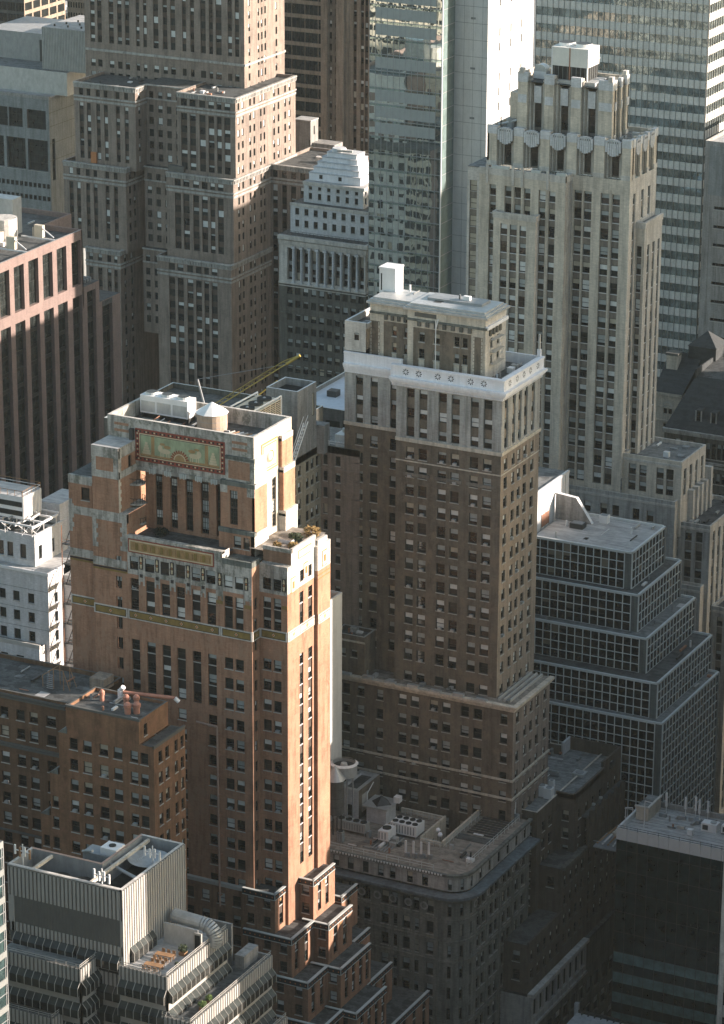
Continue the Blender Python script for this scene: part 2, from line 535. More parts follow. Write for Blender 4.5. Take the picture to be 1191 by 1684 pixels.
plain('gold_dark', (.22, .15, .045), .45, var=.3)
plain('tile_orange', (.45, .17, .06), .5)
plain('tile_red', (.24, .055, .035), .5)
plain('tile_tan', (.56, .46, .30), .5)
plain('tile_green', (.30, .34, .21), .5, var=.3)
masonry('brick_spandrel_black', (.03, .028, .026), var=.3)
plain('tile_black', (.028, .026, .025), .4)
roofing('tar', (.045, .046, .044), (.10, .105, .10), (.035, .036, .035))
roofing('tar_grey', (.13, .135, .13), (.22, .225, .215), (.09, .093, .09))
roofing('roof_pale', (.36, .355, .34), (.44, .43, .41), (.28, .275, .265))
roofing('roof_brown', (.19, .16, .13), (.28, .25, .21), (.13, .11, .09))
roofing('asphalt', (.045, .047, .048), (.06, .06, .06), (.04, .041, .042), .08)
roofing('pavement', (.17, .17, .16), (.21, .21, .2), (.14, .14, .135), .2)
glassy('window_glass', (.010, .012, .012), .05, .45)
glassy('window_glass_dim', (.022, .026, .024), .08, .45)
plain('ribbed_grey', (.27,.29,.29), .5, .2)
masonry('slab_white', (.60, .60, .58), var=.06, streak=.1, course=.04, bump=0)
masonry('spandrel_pale', (.66, .64, .59), var=.12, streak=.15, course=.1, bump=0)
plain('mullion_white', (.60, .62, .60), .5, var=.1)
plain('blind_dim', (.17, .14, .10), .5)
plain('blind_dim2', (.08, .07, .055), .4)
masonry('concrete_dark2', (.16, .18, .17), var=.12)
masonry('brick_rust_dark', (.17, .10, .06), var=.2)
plain('vent_red', (.42, .19, .13), .6, var=.2)
plain('rust_pale', (.38, .25, .19), .7, var=.2)
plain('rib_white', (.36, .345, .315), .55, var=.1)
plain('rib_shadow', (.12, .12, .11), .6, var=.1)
plain('rib_trim', (.36, .345, .31), .5)
glassy('hood_glass', (.045, .05, .046), .25, .25, var=.3)
glassy('bay_glass', (.03, .03, .027), .08, .5, var=.5)
plain('leaf_green', (.10, .15, .04), .7, var=.4)
plain('leaf_dark', (.035, .05, .02), .7, var=.4)
plain('leaf_dry', (.26, .17, .06), .8, var=.35)
plain('leaf_black', (.02, .025, .015), .8, var=.4)
masonry('limestone_rust', (.34, .33, .30), var=.14, streak=.3, course=.2)
masonry('slate_blue', (.15, .175, .185), var=.2, streak=.3)
plain('white_panel', (.64, .65, .63), .45, var=.06)
masonry('beige_brick', (.36, .32, .245), var=.14, streak=.3)
plain('cream_paint', (.58, .50, .38), .55, var=.15)
plain('cream_white', (.66, .64, .58), .55, var=.1)
plain('roof_white', (.52, .56, .6), .6, var=.1)
plain('louvre_matt', (.34, .36, .345), .6, var=.08)
masonry('brick_dark', (.135, .11, .085), var=.25, stain=(.11, .09, .07))
masonry('limestone_spandrel2', (.34, .315, .27), var=.12, streak=.3)
masonry('stone_corner', (.25, .245, .21), var=.18, streak=.4, course=.16)
plain('blind_sky_bright', (.62, .63, .60), .35, var=.15)  # white blinds, and sky reflection put into the pane colour
# ------------------------------------------------------------------ art deco tower in orange brick, crowned with a tiled panel
def art_deco_tower():
    b = Bld('art_deco_tower', 'tall orange brick art deco tower with a green and gold sunburst panel below its roof', 'tower', (-250, 440, -12.1), size=.96, lift=11.6)
    b.vw = [0, 0, 1, 2, 3, 9, 9, 5, 10, 7, 8, 0]
    BR, LS, LST = 'brick_orange', 'limestone', 'limestone_stained'
    wl = b('wall')
    y0, yb = 430.0, 446.5
    xl, xr = -267.5, -237.9
    FL = 3.55
    S0 = FS(y0)
    # --- left pier, lower part
    pr = [(z - 2.1, z) for z in [hz(197, 914.6, y0) - FL * k for k in range(28)]]
    fac(b, S0, xl, -261.0, -12.1, 109.0, [(-263.3, -262.15)], [r for r in pr if r[1] < 109], BR, style='pair', sill=None)
    fac(b, S0, xl, -261.0, 109.0, 114.6, [], [], BR)
    # stone cap and quoins of the lower pier
    wl.fbox(S0, xl - .02, -261.0, -.6, .06, 113.1, 114.7, LST)
    for i in range(6):
        wl.fbox(S0, -261.9 - .35 * (i % 2), -261.0, 0, .05, 113.1 - .8 * (i + 1), 113.1 - .8 * i, LST, 'K')
        wl.fbox(S0, xl, xl + .7 + .35 * (i % 2), 0, .05, 113.1 - .8 * (i + 1), 113.1 - .8 * i, LST, 'K')
    wl.poly([(-261, 430, 111), (-261, 437, 111), (-261, 437, 114.6), (-261, 430, 114.6)], BR)
    wl.poly([(xl, 430, 114.65), (-261, 430, 114.65), (-261, 437, 114.65), (xl, 437, 114.65)], LST)
    # upper pier
    fac(b, S0, xl + .12, -262.4, 114.6, 125.6, [], [], BR)
    E0 = FE(-262.4)
    fac(b, E0, 430, 437, 114.6, 125.6, [(433.2, 434.2)], [(121.6, 123.6)], BR, style='one', sill=None)
    for za, zb, o in ((123.9, 125.7, .1), (120.4, 121.6, .06)):
        wl.fbox(S0, xl + .1, -262.4 + o, -.4, o, za, zb, LST)
        wl.fbox(E0, 430.002, 435.5, -.3, o, za, zb, LST)
    for zb in (121.6, 122.4, 123.2):
        wl.fbox(S0, xl + .1, xl + .9, 0, .05, zb, zb + .75, LST, 'K')
        wl.fbox(S0, -263.3, -262.4, 0, .05, zb, zb + .75, LST, 'K')
        wl.fbox(E0, 430, 430.9, 0, .05, zb, zb + .75, LST, 'K')
    for i in range(9):
        wl.fbox(E0, 430, 430.5 + .3 * (i % 2), 0, .05, 114.7 + i * .64, 115.3 + i * .64, 'limestone_warm', 'K')
    b('pier_roof').poly([(xl + .1, 429.9, 125.72), (-262.3, 429.9, 125.72), (-262.3, 435.5, 125.72), (xl + .1, 435.5, 125.72)], 'roof_pale')
    wl.box(-263.2, -262.5, 434.9, 435.45, 125.7, 127.6, 'dark_metal')
    # --- left wing, set back
    SW = FS(431.7)
    x_w = -273.0
    fac(b, SW, x_w, xl, -12.1, 119.2, [(-270.6, -269.0)], [(115.2, 117.4)], BR, style='one')
    fac(b, FE(xl), 431.7 - 1.7, 431.7, -12.1, 119, [], [], BR)
    for za, zb in ((117.9, 119.3), (112.6, 114.0)):
        wl.fbox(SW, x_w - .04, xl + .3, -.5, .06, za, zb, LST)
    for i in range(7): wl.fbox(SW, x_w, x_w + .6 + .3 * (i % 2), 0, .05, 109.5 + i * .8, 110.3 + i * .8, LST, 'K')
    b('roof').poly([(x_w, 431.7, 119.2), (xl, 431.7, 119.2), (xl, 447, 119.2), (x_w, 447, 119.2)], 'tar')
    wl.poly([(x_w, 447, -12.1), (x_w, 431.7, -12.1), (x_w, 431.7, 119.2), (x_w, 447, 119.2)], BR)
    # --- front wall: six dark bays, then a pair of windows
    st = cols_s(y0, 970, (215, 228.5), (240, 254.5), (265.5, 279.5), (290, 304), (315.5, 329.5), (340.5, 355))
    pw = [(-243.0, -241.45), (-241.0, -239.5)]
    zt = 103.9
    rows = [(zt - FL * k - 1.95, zt - FL * k) for k in range(29)]
    up, mid, low = rows[:2], rows[2:6], rows[6:]
    x_s = -243.6
    # above the tiled belt
    fac(b, S0, -261.0, x_s, 98.4, 104.6, st, up, BR, spm='brick_spandrel_black')
    fac(b, S0, x_s, xr, 98.4, 104.6, pw, up, BR, spm='brick_spandrel_black')
    fac(b, S0, -261.0, xr, 96.75, 98.4, [], [], LS)
    fac(b, S0, -261.0, x_s, rows[6][1] + 1.0, 96.75, st, mid, BR, spm='brick_spandrel_black')
    fac(b, S0, x_s, xr, -12.1, 96.75, pw, rows[2:], BR)
    fac(b, S0, -261.0, x_s, -12.1, rows[6][1] + 1.0, [c for i, c in enumerate(st) if i % 2 == 1] , low, BR)
    # ornamental floor
    av = [(-257.75, -255.95), (-254.8, -253.2), (-251.9, -250.2), (-249.0, -247.4), (-246.3, -244.6)]
    fac(b, S0, -261.0, x_s, 104.6, 108.5, [(-260.6, -259.0)] + av, [(105.4, 107.7)], LST, dep=.2, sill=None)
    fac(b, S0, x_s, xr, 104.6, 110.2, pw, [(105.3, 107.4)], LST, dep=.2, sill=None)
    fac(b, S0, -261.0, x_s, 108.5, 111.2, [], [], LST)
    # stone tongues running down between the bays
    tongue = [(-258.9, -257.8), (-255.9, -254.9), (-253.1, -252.0), (-250.1, -249.1), (-247.3, -246.4), (-244.5, -243.2), (-239.4, -238.0)]
    for i, (a, c) in enumerate(tongue):
        wl.fbox(S0, a, c, 0, .06, 103.6, 104.7, LST, 'K')
        wl.fbox(S0, a, a + .28, 0, .055, 102.9, 103.6, LST, 'K'); wl.fbox(S0, c - .28, c, 0, .055, 102.9, 103.6, LST, 'K')
    class Orn:                                                  # every tile its own part
        k = 0
        def __getattr__(s, a):
            return getattr(b('tile_ornament#%d' % Orn.k), a)
    orn = Orn()
    def av_tile(fr, uc, z1, n=.1):
        Orn.k += 1
        orn.fbox(fr, uc - .33, uc + .33, 0, n, z1 - 2.2, z1, 'tile_black', 'K')
        P = lambda u, z: FP(fr, uc + u, n + .012, z)
        orn.poly([P(-.22, z1 - .85), P(.22, z1 - .85), P(.09, z1 - .12), P(-.09, z1 - .12)], 'tile_tan')
        orn.poly([P(-.09, z1 - 2.05), P(.09, z1 - 2.05), P(.22, z1 - 1.35), P(-.22, z1 - 1.35)], 'tile_tan')
        orn.poly([P(0, z1 - 1.32), P(.16, z1 - 1.1), P(0, z1 - .9), P(-.16, z1 - 1.1)], 'tile_orange')
    for u in (-258.4, -255.4, -252.6, -249.6, -246.85): av_tile(S0, u, 107.9)
    av_tile(S0, -243.75, 107.6, .11); av_tile(S0, -238.9, 107.6)
    for u in (-258.4, -255.4, -252.6, -249.6, -246.85): Orn.k += 1; orn.fbox(S0, u - .27, u + .27, 0, .09, 104.3, 104.85, 'tile_black', 'K')
    for u in (-243.85, -238.65): Orn.k += 1; orn.fbox(S0, u - .55, u + .55, 0, .07, 102.3, 102.9, 'gold_dark', 'K')
    # tiled belt with diamonds
    def belt(fr, u0, u1, ndia, z0=96.75, z1=98.4, dark='gold_dark'):
        Orn.k += 1
        orn.fbox(fr, u0, u1, 0, .12, z0, z1, LS, 'K')
        orn.fbox(fr, u0 + .25, u1 - .25, .12, .135, z0 + .2, z1 - .2, 'tile_black', 'K')
        orn.fbox(fr, u0 + .36, u1 - .36, .135, .15, z0 + .31, z1 - .31, dark, 'K')
        for i in range(ndia):
            u = u0 + (u1 - u0) * (i + .5) / ndia; zc = (z0 + z1) / 2
            for r_, mt, n in ((.44, 'tile_black', .155), (.34, 'tile_tan', .165), (.24, 'tile_orange', .175)):
                orn.poly([FP(fr, u - r_, n, zc), FP(fr, u, n, zc - r_), FP(fr, u + r_, n, zc), FP(fr, u, n, zc + r_)], mt)
    belt(S0, xl, -261.15, 1); belt(S0, -261.0, -243.75, 6); belt(S0, -243.6, xr, 1)
    belt(FE(xr), y0, 432.4, 1); belt(FS(432.5), -237.75, -232.85, 1)
    belt(SW, x_w, xl - .05, 1)
    for fr, u0, u1 in ((S0, xl, -261.1), (SW, x_w, xl - .05)):
        Orn.k += 1; orn.fbox(fr, u0, u1, 0, .07, 105.2, 106.6, LST, 'K')
        orn.fbox(fr, u0, u1, 0, .1, 104.85, 105.1, 'tile_black', 'K'); orn.fbox(fr, u0, u1, 0, .1, 104.5, 104.75, 'gold_dark', 'K')
    # gilded relief panel
    g = b('gilded_panel')
    ga, gb, za, zb = -260.75, -244.8, 108.4, 110.75
    g.fbox(S0, ga, gb, 0, .1, za, zb, 'tile_red', 'K')
    g.fbox(S0, ga + .2, gb - .2, .1, .12, za + .2, zb - .2, 'tile_tan', 'K')
    g.fbox(S0, ga + .42, gb - .42, .12, .135, za + .42, zb - .42, 'gold_tile', 'K')
    for i in range(18):
        u = ga + 1.4 + i * .78
        g.fbox(S0, u, u + .5, .135, .2 + .05 * (i % 2), za + .62, zb - .62 - .15 * (i % 2), 'gold_tile' if i % 2 else 'gold_dark', 'K')
    wl.fbox(S0, -261.0, x_s + .3, -.9, .07, 110.8, 111.25, LST)
    # terrace behind the panel and the lower step on its right
    wl.poly([(x_s + .3, 430, 109.8), (x_s + .3, 432.4, 109.8), (x_s + .3, 432.4, 111.2), (x_s + .3, 430, 111.2)], LS)
    b('terrace#1').poly([(-261, 430.9, 110.3), (x_s, 430.9, 110.3), (x_s, 437, 110.3), (-261, 437, 110.3)], 'tar')
    b('terrace#2').poly([(x_s, 430.3, 109.6), (xr - .3, 430.3, 109.6), (xr - .3, 436, 109.6), (x_s, 436, 109.6)], 'copper_green')
    wl.fbox(S0, x_s + .3, xr, -.3, .06, 109.3, 110.25, 'copper_green')
    wl.fbox(FE(xr), 430.002, 432.5, -.3, .06, 109.3, 110.25, 'copper_green')
    fac(b, FE(xr), 430, 432.5, -12.1, 109.4, [(430.8, 431.7)], rows, BR, sill=None)
    # --- slab above the terrace
    ym, yw, yn = 435.5, 437.0, 448.2
    xE, xW = -240.4, -267.6
    SM, SWn = FS(ym), FS(yw)
    fac(b, SM, xW, xE, 121.0, 129.3, [], [], LST)
    wl.poly([(xW, yw, 121), (xE, yw, 121), (xE, ym, 121), (xW, ym, 121)], LST)
    wc = cols_s(yw, 790, (254.5, 267), (279.5, 291.5), (304.5, 317), (330, 343), (355.5, 367))
    tall = [(110.9, 113.6), (113.9, 116.6), (116.9, 119.4), (119.7, 121.9)]
    fac(b, SWn, -261.5, -246.2, 110.2, 122.2, wc, tall, BR, style=('grid', 3, 3), sill=None, spm='brick_spandrel', dep=.45)
    wl.fbox(SM, xW, -246.0, -.02, .15, 120.55, 121.25, LST)
    # faience heads over the bays
    for k, (a, c) in enumerate(wc):
        Orn.k += 1
        for j in range(4): orn.fbox(SM, a + j * .33, a + j * .33 + .2, .16, .26, 120.3 + .12 * ((j + k) % 2), 121.2, 'trim_pale', 'K')
    # fire balconies in the corner by the left pier
    for z in (111.6, 115.0, 118.4):
        bal = b('balcony#%g' % z)
        n = 10; pts = [(-262.38, 433.6)] + [(-262.4 + 1.9 * math.sin(math.pi * i / n), 435.0 - 1.5 * math.cos(math.pi * i / n)) for i in range(n + 1)]
        bal.prism(pts, z, z + .25, LST, bottom=True)
        for i in range(1, n):
            bal.box(pts[i + 1][0] - .03, pts[i + 1][0] + .03, pts[i + 1][1] - .03, pts[i + 1][1] + .03, z + .25, z + 1.15, 'dark_metal')
        for i in range(1, n): bal.tube((*pts[i], z + 1.15), (*pts[i + 1], z + 1.15), .04, 'dark_metal', 4)
    # stepped pier at the right of the slab
    SP1, SP2 = FS(ym - .35), FS(ym - .75)
    wl.fbox(SM, -245.4, xE + .25, 0, .35, 121.4, 125.6, LST)
    wl.fbox(SM, -244.9, xE - .6, .35, .38, 122.0, 125.0, BR, 'K')
    wl.fbox(SM, -245.5, xE + .3, 0, .45, 125.2, 125.75, 'copper_green')
    fac(b, SP2, -246.2, xE + .5, 113.4, 121.3, [(-244.5, -243.05)], [(114.3, 117.0), (117.2, 120.1)], BR, style=('grid', 3, 4), spm='brick_spandrel', sill=None)
    wl.fbox(SP2, -246.25, xE + .55, -.75, .1, 120.9, 121.65, 'copper_green')
    wl.fbox(SP2, -246.2, -244.9, 0, .05, 119.6, 120.9, LST, 'K'); wl.fbox(SP2, xE - .9, xE + .5, 0, .05, 119.4, 120.9, LST, 'K')
    fac(b, FS(ym - 1.2), -246.3, xE + .7, 109.0, 113.4, [(-243.6, -242.2), (-241.8, -240.6)], [(110.6, 112.6)], 'brick_orange', sill='trim')
    wl.fbox(FS(ym - 1.2), -246.4, xE + .75, -.6, .08, 113.0, 113.7, 'copper_green')
    wl.poly([(-246.2, ym - .75, 113.4), (-246.2, yw, 113.4), (-246.2, yw, 121.3), (-246.2, ym - .75, 121.3)][::-1], BR)
    wl.poly([(-246.3, ym - 1.2, 109), (-246.3, yw, 109), (-246.3, yw, 113.4), (-246.3, ym - 1.2, 113.4)][::-1], BR)
    # red brick strips either side of the panel
    for u0, u1 in ((-266.3, -263.6), (-244.4, -241.6)):
        for z in (126.9, 128.0): wl.fbox(SM, u0, u1, 0, .05, z - .22, z + .22, BR, 'K')
    # --- the tiled panel (sunburst between posts, generic pale shapes)
    m = b('tiled_panel')
    a0, a1, z0, z1 = -262.3, -245.7, 122.25, 127.75
    q = lambda u, z, n: FP(SM, u, n, z)
    m.fbox(SM, a0, a1, 0, .14, z0, z1, 'tile_red', 'K')
    for side in (0, 1):
        n = 44
        for i in range(n):
            u = a0 + (a1 - a0) * (i + .2) / n
            z = z0 + .42 if side == 0 else z1 - .42
            if i % 2 == 0: m.poly([q(u, z - .16, .145), q(u + .3, z - .16, .145), q(u + .3, z + .16, .145), q(u, z + .16, .145)], 'tile_black')
            elif i % 4 == 1: m.poly([q(u, z - .12, .145), q(u + .26, z - .12, .145), q(u + .26, z + .12, .145), q(u, z + .12, .145)], 'tile_tan')
        for i in range(11):
            z = z0 + .5 + i * .45; u = a0 + .25 if side == 0 else a1 - .55
            m.poly([q(u, z, .145), q(u + .3, z, .145), q(u + .3, z + .25, .145), q(u, z + .25, .145)], 'tile_tan' if i % 2 else 'tile_black')
    m.fbox(SM, a0 + .75, a1 - .75, .14, .15, z0 + .75, z1 - .75, 'tile_tan', 'K')
    m.fbox(SM, a0 + .92, a1 - .92, .15, .16, z0 + .92, z1 - .92, 'tile_black', 'K')
    m.fbox(SM, a0 + 1.0, a1 - 1.0, .16, .17, z0 + 1.0, z1 - 1.0, 'tile_green', 'K')
    m.fbox(SM, a0 + 1.0, a1 - 1.0, .17, .18, z0 + 1.0, z0 + 1.35, 'gold_tile', 'K')
    uc = (a0 + a1) / 2; zc = z0 + 1.15
    n = 22
    for i in range(n):
        t0, t1 = math.pi * i / n, math.pi * (i + 1) / n
        for ra, rb, mt in ((0, .95, 'gold_tile'), (.95, 1.12, 'tile_tan'), (1.12, 1.75 if i % 2 else 1.55, 'tile_red' if i % 2 else 'gold_tile')):
            pts = [q(uc + ra * math.cos(t0), zc + ra * math.sin(t0), .2), q(uc + rb * math.cos(t0), zc + rb * math.sin(t0), .2), q(uc + rb * math.cos(t1), zc + rb * math.sin(t1), .2), q(uc + ra * math.cos(t1), zc + ra * math.sin(t1), .2)]
            m.poly(pts if ra else pts[1:3] + [q(uc, zc, .2)], mt)
    for s in (-1, 1):
        u = uc + s * 5.0
        m.fbox(SM, u - .3, u + .3, .17, .19, z0 + 1.3, z1 - 1.0, 'gold_tile', 'K')
        for k in range(5):                                    # tapering mound
            hw = .75 - .13 * k
            m.fbox(SM, uc + s * 6.2 - hw, uc + s * 6.2 + hw, .17, .2, z0 + 1.35 + k * .42, z0 + 1.72 + k * .42, 'tile_tan', 'K')
        for du, dz, rx, rz in ((2.7, 1.15, 1.0, .42), (3.6, 1.55, .45, .6), (2.3, 1.9, .7, .3), (3.2, 2.3, .5, .22)):
            pts = [q(uc + s * du + rx * math.cos(2 * math.pi * i / 12), zc + dz + rz * math.sin(2 * math.pi * i / 12), .19 + .004 * dz) for i in range(12)]
            m.poly(pts, 'tile_tan' if dz < 1.7 else 'gold_tile')
        for du in (2.0, 2.4, 3.1, 3.5): m.fbox(SM, uc + s * du - .09, uc + s * du + .09, .17, .188, z0 + 1.3, zc + 1.0, 'tile_tan', 'K')
    # --- avenue face of the slab
    EE_ = FE(xE)
    fac(b, EE_, ym, yn, 90, 129.3, [(441.5, 442.9)], [(112.2, 114.3), (114.5, 116.6), (116.8, 118.9), (119.1, 120.7)], 'limestone_warm', style=('grid', 3, 3), spm='limestone_spandrel', sill=None)
    wl.fbox(EE_, ym + .002, 439.2, 0, .25, 121.4, 125.7, LS); wl.fbox(EE_, ym - .75, 438.9, 0, .5, 113.4, 121.4, 'brick_orange'); wl.fbox(EE_, ym - 1.2, 439.0, 0, .7, 108, 113.4, LS)
    wl.fbox(EE_, ym - .76, 439.1, 0, .6, 120.9, 121.6, LS)
    md = b('medallion')
    for k, (i_, mt) in enumerate(((0, 'tile_orange'), (.22, 'tile_tan'), (.5, 'tile_orange'), (.68, 'limestone'))):
        md.fbox(EE_, 437.9 + i_, 443.4 - i_, 0, .06 + .012 * k, 122.4 + i_, 127.4 - i_, mt, 'K')
    for r0, r1, n0, n1 in ((1.25, 1.0, .1, .35), (1.0, .75, .35, .3), (.75, .05, .3, .55)):
        for i in range(18):
            t0, t1 = 2 * math.pi * i / 18, 2 * math.pi * (i + 1) / 18
            f_ = lambda r_, t, n: FP(EE_, 440.6 + r_ * math.cos(t), n, 124.9 + r_ * math.sin(t))
            md.poly([f_(r0, t0, n0), f_(r0, t1, n0), f_(r1, t1, n1), f_(r1, t0, n1)], 'limestone_warm' if r1 != .75 else 'gold_tile', True)
    wl.poly([(xW, yn, 100), (xW, ym, 100), (xW, ym, 129.3), (xW, yn, 129.3)], BR)
    # buttress at the far end of that face
    for zt_, o in ((127.3, .55), (122.0, .9), (114.6, 1.3)):
        wl.box(xE + .02, xE + o, 443.9 - o * .15, 447.4 + o * .3, 98, zt_ - .5, 'brick_orange' if o < 1.2 else LS)
        wl.prism([(xE + .02, 443.9 - o * .15), (xE + o + .06, 443.9 - o * .15), (xE + o + .06, 447.4 + o * .3), (xE + .02, 447.4 + o * .3)], zt_ - .9, zt_, LS)
    # roof pit
    shell(b, xW, xE, ym, yn, 121, 129.3, LST, 'tar', par=2.6, pt=.5, cap=LS)
    # --- shoulder block on the avenue
    SS_, ES = FS(432.5), FE(-232.8)
    sw = [(-237.3, -235.8), (-235.35, -233.95)]
    fac(b, SS_, xr, -232.8, -12.1, 96.75, sw, rows[2:], BR)
    fac(b, SS_, xr, -232.8, 96.75, 104.6, sw, up, BR, spm='brick_spandrel_black')
    fac(b, SS_, xr, -232.8, 104.6, 109.4, sw, [(105.2, 107.2)], LST, dep=.2, sill=None)
    av_tile(SS_, -233.4, 107.5)
    Orn.k += 1; orn.fbox(SS_, -233.8, -232.8, 0, .07, 102.3, 102.9, 'gold_dark', 'K')
    we = [(436.6, 437.9), (439.6, 441.0)]
    re = [(z - 1.95, z) for z in [103.9 - FL * k for k in range(14)]]
    fac(b, ES, 432.5, 441.8, -12.1, 96.75, we, re[2:], BR, spm='brick_spandrel', sill='trim_white', dep=.2)
    fac(b, ES, 432.5, 441.8, 96.75, 104.9, we, re[:2], BR, spm='brick_spandrel', sill='trim_white', dep=.2)
    fac(b, ES, 432.5, 441.8, 104.9, 109.4, [(436.8, 438.0), (439.6, 440.8)], [(105.6, 107.6)], LS, dep=.2, sill=None)
    belt(ES, 432.5, 436.3, 1, dark='limestone_warm'); belt(ES, 436.3, 441.75, 1, dark='limestone_warm')
    for (c_, z_) in ((434.4, 106.0), (438.8, 107.2)):
        Orn.k += 1; orn.fbox(ES, c_ - .8, c_ + .8, 0, .06, z_ - 1.3, z_ + 1.3, 'tile_orange', 'K'); orn.fbox(ES, c_ - .65, c_ + .65, .06, .08, z_ - 1.15, z_ + 1.15, 'limestone', 'K')
        orn.fbox(ES, c_ - .3, c_ + .3, .08, .14, z_ - .6, z_ + .6, 'tile_orange', 'K')
    wl.box(xr, -232.75, 432.45, 434, 108.9, 109.5, LST)
    wl.poly([(xr, 432.5, 109.4), (-232.8, 432.5, 109.4), (-232.8, 433.8, 109.4), (xr, 433.8, 109.4)], LST)
    # upper shoulder with a planted terrace
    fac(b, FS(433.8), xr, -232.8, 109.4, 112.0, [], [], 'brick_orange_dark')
    fac(b, ES, 433.8, 442.0, 109.4, 112.0, [], [], LS)
    wl.fbox(FS(433.8), xr, -232.72, -.35, .08, 111.5, 112.15, LST); wl.fbox(ES, 433.805, 442.0, -.35, .08, 111.5, 112.15, LS)
    Orn.k += 1; orn.fbox(ES, 436.2, 440.6, 0, .05, 109.8, 111.2, 'tile_orange', 'K'); orn.fbox(ES, 436.35, 440.45, .05, .07, 109.95, 111.05, 'limestone_warm', 'K')
    b('terrace#3').poly([(xr - 2.6, 433.8, 111.2), (-232.9, 433.8, 111.2), (-232.9, 446, 111.2), (xr - 2.6, 446, 111.2)], 'roof_brown')
    # second pier of the shoulder
    EP = FE(-232.2)
    fac(b, EP, 441.8, 446.2, -12.1, 106.0, [], [], BR)
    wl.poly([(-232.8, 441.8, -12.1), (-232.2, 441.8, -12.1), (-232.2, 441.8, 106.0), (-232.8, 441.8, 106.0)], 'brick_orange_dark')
    wl.prism([(-237.5, 441.8), (-232.2, 441.8), (-232.2, 446.2), (-237.5, 446.2)], 106.0, 110.2, LS)
    wl.prism([(-237.0, 442.4), (-232.5, 442.4), (-232.5, 445.7), (-237.0, 445.7)], 110.2, 111.0, LS)
    Orn.k += 1; orn.fbox(EP, 443.2, 445.0, 0, .06, 106.3, 109.0, 'tile_orange', 'K'); orn.fbox(EP, 443.35, 444.85, .06, .08, 106.45, 108.85, 'limestone', 'K'); orn.fbox(EP, 443.8, 444.4, .08, .14, 107.1, 108.2, 'tile_orange', 'K')
    belt(EP, 441.85, 446.15, 1, dark='limestone_warm')
    for z in (105.3, 104.6): Orn.k += 1; orn.fbox(EP, 441.85, 446.15, 0, .06, z - .12, z, 'tile_orange', 'K')
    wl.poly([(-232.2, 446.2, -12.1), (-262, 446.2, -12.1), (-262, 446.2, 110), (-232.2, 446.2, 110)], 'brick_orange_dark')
    # --- stepped base on the avenue
    bs = b('base_wall'); pb = b('base_parapet')
    def tier(x0, x1, ya, yb_, z0, z1, ncol, ecols, lab):
        fh = 3.4
        r = [(z1 - 2.75 - fh * k - .0, z1 - .85 - fh * k) for k in range(int((z1 - z0) / fh))]
        r = [q_ for q_ in r if q_[0] > z0 + .2]
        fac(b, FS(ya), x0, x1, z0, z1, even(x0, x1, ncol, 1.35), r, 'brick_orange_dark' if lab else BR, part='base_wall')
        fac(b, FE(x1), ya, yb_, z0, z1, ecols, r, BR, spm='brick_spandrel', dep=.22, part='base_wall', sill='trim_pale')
        b('tier_roof#%g' % (x0 + ya)).poly([(x0, ya + .35, z1 - .5), (x1 - .35, ya + .35, z1 - .5), (x1 - .35, yb_, z1 - .5), (x0, yb_, z1 - .5)], 'tar')
        for fr, u0, u1 in ((FS(ya), x0, x1 + .07), (FE(x1), ya + .002, yb_)):
            pb.fbox(fr, u0, u1, -.35, .07, z1 - .95, z1 + .0, 'tile_black')
            pb.fbox(fr, u0, u1, -.38, .12, z1, z1 + .13, 'trim_pale')
            pb.fbox(fr, u0, u1, .07, .1, z1 - 1.02, z1 - .9, 'trim_pale', 'K')
            n_ = int((u1 - u0) / .9)
            for i in range(n_):
                u = u0 + (i + .5) * (u1 - u0) / n_
                pb.poly([FP(fr, u - .15, .08, z1 - .47), FP(fr, u, .08, z1 - .62), FP(fr, u + .15, .08, z1 - .47), FP(fr, u, .08, z1 - .32)], 'tile_orange')
        Orn.k += 1
        pb.fbox(FS(ya), x1 - .03, x1 + .08, -.0, .09, z1 - 1.0, z1, 'trim_pale')
        Orn.k += 1; orn.fbox(FE(x1), (ya + yb_) / 2 - .25, (ya + yb_) / 2 + .25, 0, .06, z1 - 1.75, z1 - 1.25, 'gold_tile', 'K')
    tier(-239.4, -233.3, 428.7, 432.5, 46.3, 53.4, 2, [(430.2, 431.6)], 1)
    tier(-233.0, -230.04, 436.1, 443.8, 46.3, 53.5, 1, [(437.7, 438.9), (440.4, 441.6)], 1)
    tier(-238.4, -229.3, 427.0, 434.9, 39.6, 46.9, 3, [(428.2, 429.4), (431.6, 432.8)], 1)
    tier(-231.5, -226.5, 434.8, 443.3, 39.6, 46.8, 2, [(436.6, 438.0), (440.0, 441.4)], 1)
    tier(-233.5, -229.3, 444.9, 450.8, 39.6, 46.9, 1, [(447.0, 448.2)], 1)
    tier(-236.0, -225.7, 425.9, 433.2, 33.0, 40.3, 3, [(427.2, 428.5), (430.2, 431.5)], 1)
    tier(-229.0, -223.35, 433.1, 444.1, 33.0, 40.1, 2, [(434.6, 435.8), (437.2, 438.4), (439.8, 441.0), (442.2, 443.4)], 1)
    tier(-232.0, -226.8, 443.9, 450.6, 33.0, 39.3, 1, [(446.4, 447.6)], 1)
    tier(-236.0, -222.2, 424.8, 431.9, 20.0, 33.6, 3, [(426.2, 427.6), (429.2, 430.6)], 1)
    tier(-229.0, -219.8, 431.9, 443.0, 20.0, 33.3, 2, [(433.3, 434.6), (436.0, 437.3), (438.7, 440.0), (441.2, 442.4)], 1)
    tier(-232.0, -223.8, 442.9, 453.2, 20.0, 32.3, 1, [(446.0, 447.4), (449.5, 450.9)], 1)
    tier(-234.0, -219.0, 423.5, 458.0, -12.1, 25.8, 3, even(423.5, 458, 9, 1.4), 1)
